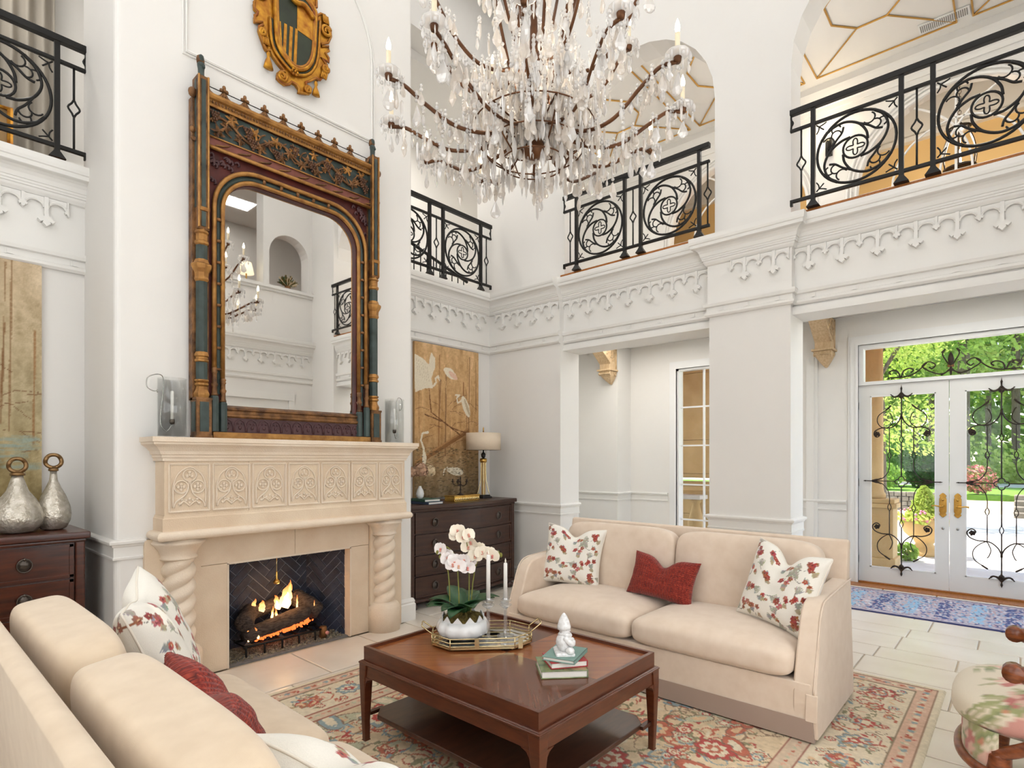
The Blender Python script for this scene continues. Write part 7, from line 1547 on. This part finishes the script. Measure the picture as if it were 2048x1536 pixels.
MB().lathe([(.24,0),(.24,.06),(.16,.12),(.12,.18),(.15,.24),(.28,.36),(.33,.52),(.36,.58),(.33,.60),(.25,.56)], 24).build('urn', 'limestone_out', ur, True)
rgu = random.Random(3); m = MB()
def cone(rg_): t = rg_.random()**1.3; a = rg_.random()*6.28; r = (.22*(1-t)**.7+.02)*rg_.uniform(.7, 1); return (r*math.cos(a), r*math.sin(a), .62+.50*t)
leaf_cloud(m, 1500, cone, .03, rgu); m.lathe([(.18, .60), (.16, .75), (.02, 1.08)], 10); m.build('topiary', 'foliage_lime', ur)
m = MB(); leaf_cloud(m, 500, lambda q: ellip(q, (0, 0, .60), (.42, .42, .14), .3), .04, rgu); m.build('trailing_leaves', 'foliage_lime', ur); m = MB()
for i in range(70): m.sphere(ellip(rgu, (0, 0, .64), (.44, .44, .13), .7), .022, 6, 4)
m.build('flowers', M('petunia', srgb(226, 130, 160), .7, col2=srgb(240, 180, 196), vscale=20), ur)
def shrub(name, label, cat, loc, r, mat, n, s, blob=True):
    t = thing(name, label, cat, loc); rgs = random.Random(int(loc[0]*10+loc[1]*7)); m = MB(); leaf_cloud(m, n, lambda q: ellip(q, (0, 0, r[2]*.95), r), s, rgs)
    m.build('foliage', mat, t); MB().tube([(0, 0, 0), (0, 0, r[2])], .04, 6).build('stem', 'bark_out', t); return t
shrub('round_shrub', 'clipped dark green round shrub on the lawn behind the left door', 'shrub', (25.0, 2.62, .46), (.62, .62, .72), 'foliage_shrub', 2600, .07); shrub('rose_bush', 'pink flowering bush beside the garden steps', 'bush', (21.6, .95, .5), (.5, .45, .42), M('rose_mix', srgb(120, 140, 70), .8, col2=srgb(226, 130, 130), vscale=9, crisp=.05), 900, .06)
shrub('low_shrub', 'low green shrub at the foot of the terrace urn', 'shrub', (10.6, 1.32, OZ), (.16, .16, .14), 'foliage_mid', 500, .03); shrub('border_shrub', 'loose green shrub behind the garden wall', 'shrub', (23, 3.9, .46), (.8, 1.0, .5), 'foliage_mid', 1500, .08); shrub('conifer_shrub', 'blue green conifer on the lawn near the slim tree', 'shrub', (26, 4.1, .46), (1.0, 1.0, 1.2), 'foliage_deep', 2400, .09)
def tree(label, x, y, h, r, tr, mat, n, s, lean=0, base=.46):
    t = thing('garden_tree', label, 'tree', (x, y, base), 0, 'trees beyond the terrace'); rgs = random.Random(int(x*31+y*17)); m = MB()
    blobs = [((rgs.uniform(-.5, .5)*r, rgs.uniform(-.6, .6)*r, h*rgs.uniform(.30, .95)), r*rgs.uniform(.35, .6)) for k in range(14)]
    for c, q in blobs: leaf_cloud(m, n//14, lambda g_, c=c, q=q: ellip(g_, c, (q, q, q*.75), .3), s, rgs)
    m.build('crown', mat, t)
    tk = MB().tube(spl([(0, 0, 0), (lean*.4, 0, h*.3), (lean, 0, h*.6), (lean*1.2, 0, h*.9)], 4), [tr*1.15]+[tr]*5+[tr*.8]*5+[tr*.4]*2, 10); tk.build('trunk', 'bark_out', t, True)
    for k in range(5): a = rgs.random()*6.28; z0 = h*rgs.uniform(.3, .6); MB().tube(spl([(lean*.6, 0, z0), (lean*.6+.3*r*math.cos(a), .3*r*math.sin(a), z0+.12*h), (lean*.6+.7*r*math.cos(a), .7*r*math.sin(a), z0+.25*h)], 4), [tr*.45]*5+[tr*.2]*4, 6).build('bough', 'bark_out', t, True)
tree('thick grey trunked tree seen through the right glass door', 28.0, 1.66, 15, 3.2, .19, 'foliage_mid', 9000, .12)
tree('slim leaning tree just behind the porch column', 17.0, 2.62, 7.5, 1.9, .10, 'foliage_lime', 9000, .05, -.5, OZ)
for i, (x, y, h, r, mt) in enumerate(((34, 7.5, 17, 4.2, 'foliage_mid'), (38, 3.6, 19, 4.6, 'foliage_deep'), (36, .2, 17, 4.0, 'foliage_lime'), (40, -3.4, 19, 4.8, 'foliage_mid'), (33, -5.2, 15, 3.8, 'foliage_deep'), (46, 8.5, 22, 5.5, 'foliage_deep'), (48, 1.6, 23, 5.5, 'foliage_mid'), (44, 5.0, 20, 4.6, 'foliage_lime'), (30.5, 4.6, 12, 2.8, 'foliage_mid'))):
    tree(('broad mid green tree left of the porch column', 'tall dark green tree behind the left glass door', 'yellow green tree behind the thick grey trunk', 'mid green tree at the right edge of the doors', 'dark tree cut off by the right door frame', 'tallest dark tree at the back left of the garden', 'tall mid green tree closing the back of the garden', 'lime green tree at the back of the garden', 'small mid green tree behind the lawn conifer')[i], x, y, h, r, .16, mt, 9000, .15)
hedge = MB(); rgh = random.Random(2); leaf_cloud(hedge, 16000, lambda q: (q.uniform(50, 53), q.uniform(-9, 18), q.uniform(.3, 20)), .42, rgh); hedge.build('distant_woodland', 'foliage_mid', None, label='dense distant woodland closing the view outside', cat='woodland', kind='stuff')
hedge = MB(); leaf_cloud(hedge, 5000, lambda q: (q.uniform(31, 32.5), q.uniform(-6, 9), .4+abs(q.gauss(0, .8))), .14, rgh); hedge.build('woodland_underbrush', 'foliage_lime', None, label='bright green underbrush below the trees', cat='underbrush', kind='stuff')
# ================================================================== CHANDELIER
ch = thing('crystal_chandelier', 'huge bronze and rock crystal chandelier with candle arms hanging over the coffee table', 'chandelier', (2.19, 1.81, 2.86))
M('bronze_arm', srgb(112, 74, 46), .4, metal=.6, col2=srgb(80, 50, 32), vscale=10)
H0 = 2.80
def drop(kind, w, h):
    m = MB()
    if kind == 'pear': m.lathe([(.0008, 0), (w*.10, -h*.10), (w*.30, -h*.38), (w*.5, -h*.68), (w*.42, -h*.86), (w*.2, -h*.97), (0, -h)][::-1], 8, sy=.45)
    elif kind == 'kite': m.lathe([(.0008, 0), (w*.2, -h*.12), (w*.5, -h*.62), (w*.3, -h*.78), (0, -h)][::-1], 6, sy=.45)
    elif kind == 'spear': m.lathe([(.0008, 0), (w*.4, -h*.08), (w*.5, -h*.2), (w*.35, -h*.8), (0, -h)][::-1], 6, sy=.6)
    elif kind == 'almond': m.lathe([(.0008, 0), (w*.34, -h*.2), (w*.5, -h*.5), (w*.34, -h*.8), (0, -h)][::-1], 8, sy=.4)
    return m
KINDS_ = []
for k, w, h, mt in (('pear', .050, .085, 'crystal'), ('pear', .042, .070, 'crystal_warm'), ('kite', .044, .085, 'crystal'), ('almond', .030, .080, 'crystal_warm'), ('spear', .018, .095, 'crystal'), ('pear', .060, .100, 'crystal'), ('kite', .050, .10, 'crystal_warm'), ('almond', .026, .065, 'crystal')): KINDS_.append(drop(k, w, h).mesh('crystal_drop', mt))
ICE = [drop('spear', .020, .115).mesh('crystal_drop', 'crystal'), drop('pear', .030, .10).mesh('crystal_drop', 'crystal_warm'), drop('almond', .026, .10).mesh('crystal_drop', 'crystal')]
rc = random.Random(17); beads = MB(); wires = MB(); mini = drop('almond', .016, .040)
def hang(r, a, z, me, chain=0., par=ch):
    x, y = r*math.cos(a), r*math.sin(a)
    n = int(chain/.022)
    for i in range(n): beads.sphere((x, y, z-H0-.011-i*.022), .0095, 6, 4, (1, 1, .9))
    put('crystal_drop', me, par, (x, y, z-H0-chain), (0, 0, rc.random()*6.28))
def mini_at(x, y, z, rz):
    c, s = math.cos(rz), math.sin(rz); beads.add([(x+p[0]*c-p[1]*s, y+p[0]*s+p[1]*c, z-H0+p[2]) for p in mini.v], mini.f)
# stem, hub, frame
MB().lathe([(.012,.13),(.05,.15),(.062,.18),(.045,.22),(.03,.26),(.042,.32),(.058,.38),(.05,.43),(.028,.46),(.022,.55),(.04,.62),(.022,.68),(.016,.9),(.016,3.6),(.06,4.3),(.09,4.38)], 16).build('central_stem', 'bronze_arm', ch, True)
MB().lathe([(.05,4.36),(.12,4.38),(.13,4.395)], 20).build('ceiling_canopy', 'bronze_arm', ch, True)
for k in range(8):
    a = k*PI/4+.2
    MB().tube(spl([(.045*math.cos(a), .045*math.sin(a), .30), (.12*math.cos(a), .12*math.sin(a), .55), (.20*math.cos(a), .20*math.sin(a), .90), (.30*math.cos(a), .30*math.sin(a), 1.35), (.10*math.cos(a), .10*math.sin(a), 1.9), (.02*math.cos(a), .02*math.sin(a), 2.3)], 6), .0085, 6).build('frame_rod', 'bronze_arm', ch, True)
    for t, (r, z) in enumerate(((.10, .50), (.15, .68), (.19, .85), (.24, 1.05), (.28, 1.25))): hang(r+.012, a+.05, z+H0, KINDS_[(k+t*3) % 8], .022*(1+(k+t) % 2))
for r, z in ((.30, .28), (.245, .18), (.16, .11)): MB().tube([(r*math.cos(i*2*PI/36), r*math.sin(i*2*PI/36), z) for i in range(36)], .0035, 6, closed=True).build('basket_ring', 'bronze_arm', ch, True)
for k in range(6): a = k*PI/3; MB().tube(spl([(.05*math.cos(a), .05*math.sin(a), .25), (.2*math.cos(a), .2*math.sin(a), .27), (.30*math.cos(a), .30*math.sin(a), .28), (.245*math.cos(a), .245*math.sin(a), .18), (.16*math.cos(a), .16*math.sin(a), .11)], 4), .004, 6).build('basket_stay', 'bronze_arm', ch, True)
def bobeche(par, r, a, z, n=10, rad=.052):
    x, y = r*math.cos(a), r*math.sin(a)
    MB().lathe([(.012, 0), (rad*.7, .006), (rad, .016), (rad*.98, .019), (rad*.6, .010), (.010, .006)], 12, (x, y, z-H0)).build('bobeche', 'crystal', par, True)
    MB().lathe([(.014, -.02), (.018, 0), (.012, .012)], 10, (x, y, z-H0)).build('cup', 'bronze_arm', par, True)
    MB().lathe([(.0105, .004), (.0105, .105), (0, .105)], 10, (x, y, z-H0)).build('candle_sleeve', 'ivory_sleeve', par, True)
    MB().lathe([(.005, .105), (.0115, .122), (.009, .142), (.0035, .16), (0, .168)], 10, (x, y, z-H0)).build('bulb', 'bulb', par, True)
    for i in range(n):
        b = i*2*PI/n; mini_at(x+rad*math.cos(b), y+rad*math.sin(b), z+.014, b)
        if i % 2 == 0:
            mini_at(x+rad*.9*math.cos(b+.3), y+rad*.9*math.sin(b+.3), z-.03, b); beads.sphere((x+rad*math.cos(b+.3), y+rad*math.sin(b+.3), z-H0-.012), .009, 6, 4)
def rosette(x, y, z):
    for q in range(6): beads.sphere((x+.013*math.cos(q*PI/3)*.7, y+.013*math.cos(q*PI/3)*.7, z+.013*math.sin(q*PI/3)), .0068, 5, 4)
    beads.sphere((x, y, z), .008, 6, 4)
def arm(a, pts, cup, drops, off=0):
    P = spl([(r*math.cos(a+w), r*math.sin(a+w), z-H0) for r, z, w in pts], 6)
    o = MB().tube(P, .0098, 6, flat=.7).build('candle_arm', 'bronze_arm', ch, True); bobeche(o, cup[0], a+pts[-1][2], cup[1])
    for i, (t, k, c) in enumerate(drops):
        p = P[int(t*(len(P)-1))]; r = math.hypot(p.x, p.y); an = math.atan2(p.y, p.x); rosette(p.x, p.y, p.z+.004); hang(r, an, p.z+H0-.008, KINDS_[(k+off) % 8], c)
    hang(cup[0], a+pts[-1][2], cup[1]-.03, KINDS_[(off*3) % 2 * 5], .03)
for k in range(12):
    arm(k*PI/6+.12, [(.06, 3.10, 0), (.16, 3.03, .02), (.30, 2.985, .05), (.43, 2.995, .02), (.56, 3.07, -.02), (.65, 3.125, -.02), (.72, 3.13, 0)], (.725, 3.145), ((.40, 2, .045), (.58, 3, .09), (.74, 0, .03), (.88, 7, .065)), k)
for k in range(8):
    arm(k*PI/4+.35, [(.05, 3.42, 0), (.16, 3.33, .02), (.30, 3.32, .05), (.42, 3.42, .03), (.50, 3.56, 0), (.56, 3.64, 0)], (.565, 3.655), ((.45, 5, .045), (.68, 1, .07), (.86, 6, .03)), k+3)
for r, z, n, l in ((.30, 3.085, 30, 0), (.29, 3.02, 26, 0), (.245, 2.985, 22, 0), (.20, 2.94, 16, 0), (.14, 2.915, 10, 0), (.07, 2.90, 5, 0)):
    for i in range(n): hang(r, i*2*PI/n+r*7, z+rc.uniform(-.008, .008), ICE[i % 3])
for i in range(28): a = i*2*PI/28; hang(.16+.16*((i*5) % 7)/7, a, 3.22+.30*((i*3) % 5)/5, KINDS_[i % 8], .03)
# the mass of smaller crystals that nobody could count
DV = [drop('pear', .034, .062), drop('almond', .022, .060), drop('spear', .016, .085), drop('kite', .032, .066), drop('pear', .046, .085)]
def loose(r, a, z, k, bead=True):
    x, y = r*math.cos(a), r*math.sin(a); t = rc.random()*6.28; c, s_ = math.cos(t), math.sin(t); d = DV[k % 5]; tgt = beads if k % 2 else beads2
    tgt.add([(x+q[0]*c-q[1]*s_, y+q[0]*s_+q[1]*c, z-H0+q[2]) for q in d.v], d.f)
    if bead: beads.sphere((x, y, z-H0+.010), .009, 6, 4); beads.sphere((x, y, z-H0+.028), .0075, 6, 4)
beads2 = MB()
for i in range(620):
    u = rc.random(); r = .36*u**.62; zb = 2.905+.17*(r/.34)**1.6; loose(r, rc.random()*6.28, zb+.07+rc.uniform(0, .10), rc.randrange(4))
for k in range(12):
    a = k*PI/6+.12
    for i in range(22): r = rc.uniform(.25, .72); loose(r, a+rc.uniform(-.09, .09), 3.0+.14*max(0, (r-.4)/.32)-.01+rc.uniform(-.03, .02), rc.randrange(5))
for k in range(8):
    a = k*PI/4+.35
    for i in range(14): r = rc.uniform(.15, .55); loose(r, a+rc.uniform(-.16, .16), 3.32+.30*max(0, (r-.3)/.25)-.02+rc.uniform(-.05, .02), rc.randrange(5))
for i in range(150): r = rc.uniform(.08, .34); loose(r, rc.random()*6.28, rc.uniform(3.15, 4.1), rc.randrange(5))
beads2.build('crystal_shower', 'crystal_warm', ch, False, kind='stuff')
o = beads.build('bead_strings', 'crystal', ch, True, kind='stuff')
light('chandelier_glow', 'POINT', (2.19, 1.81, 3.40), 14, (1, .88, .70), (.25, .25))
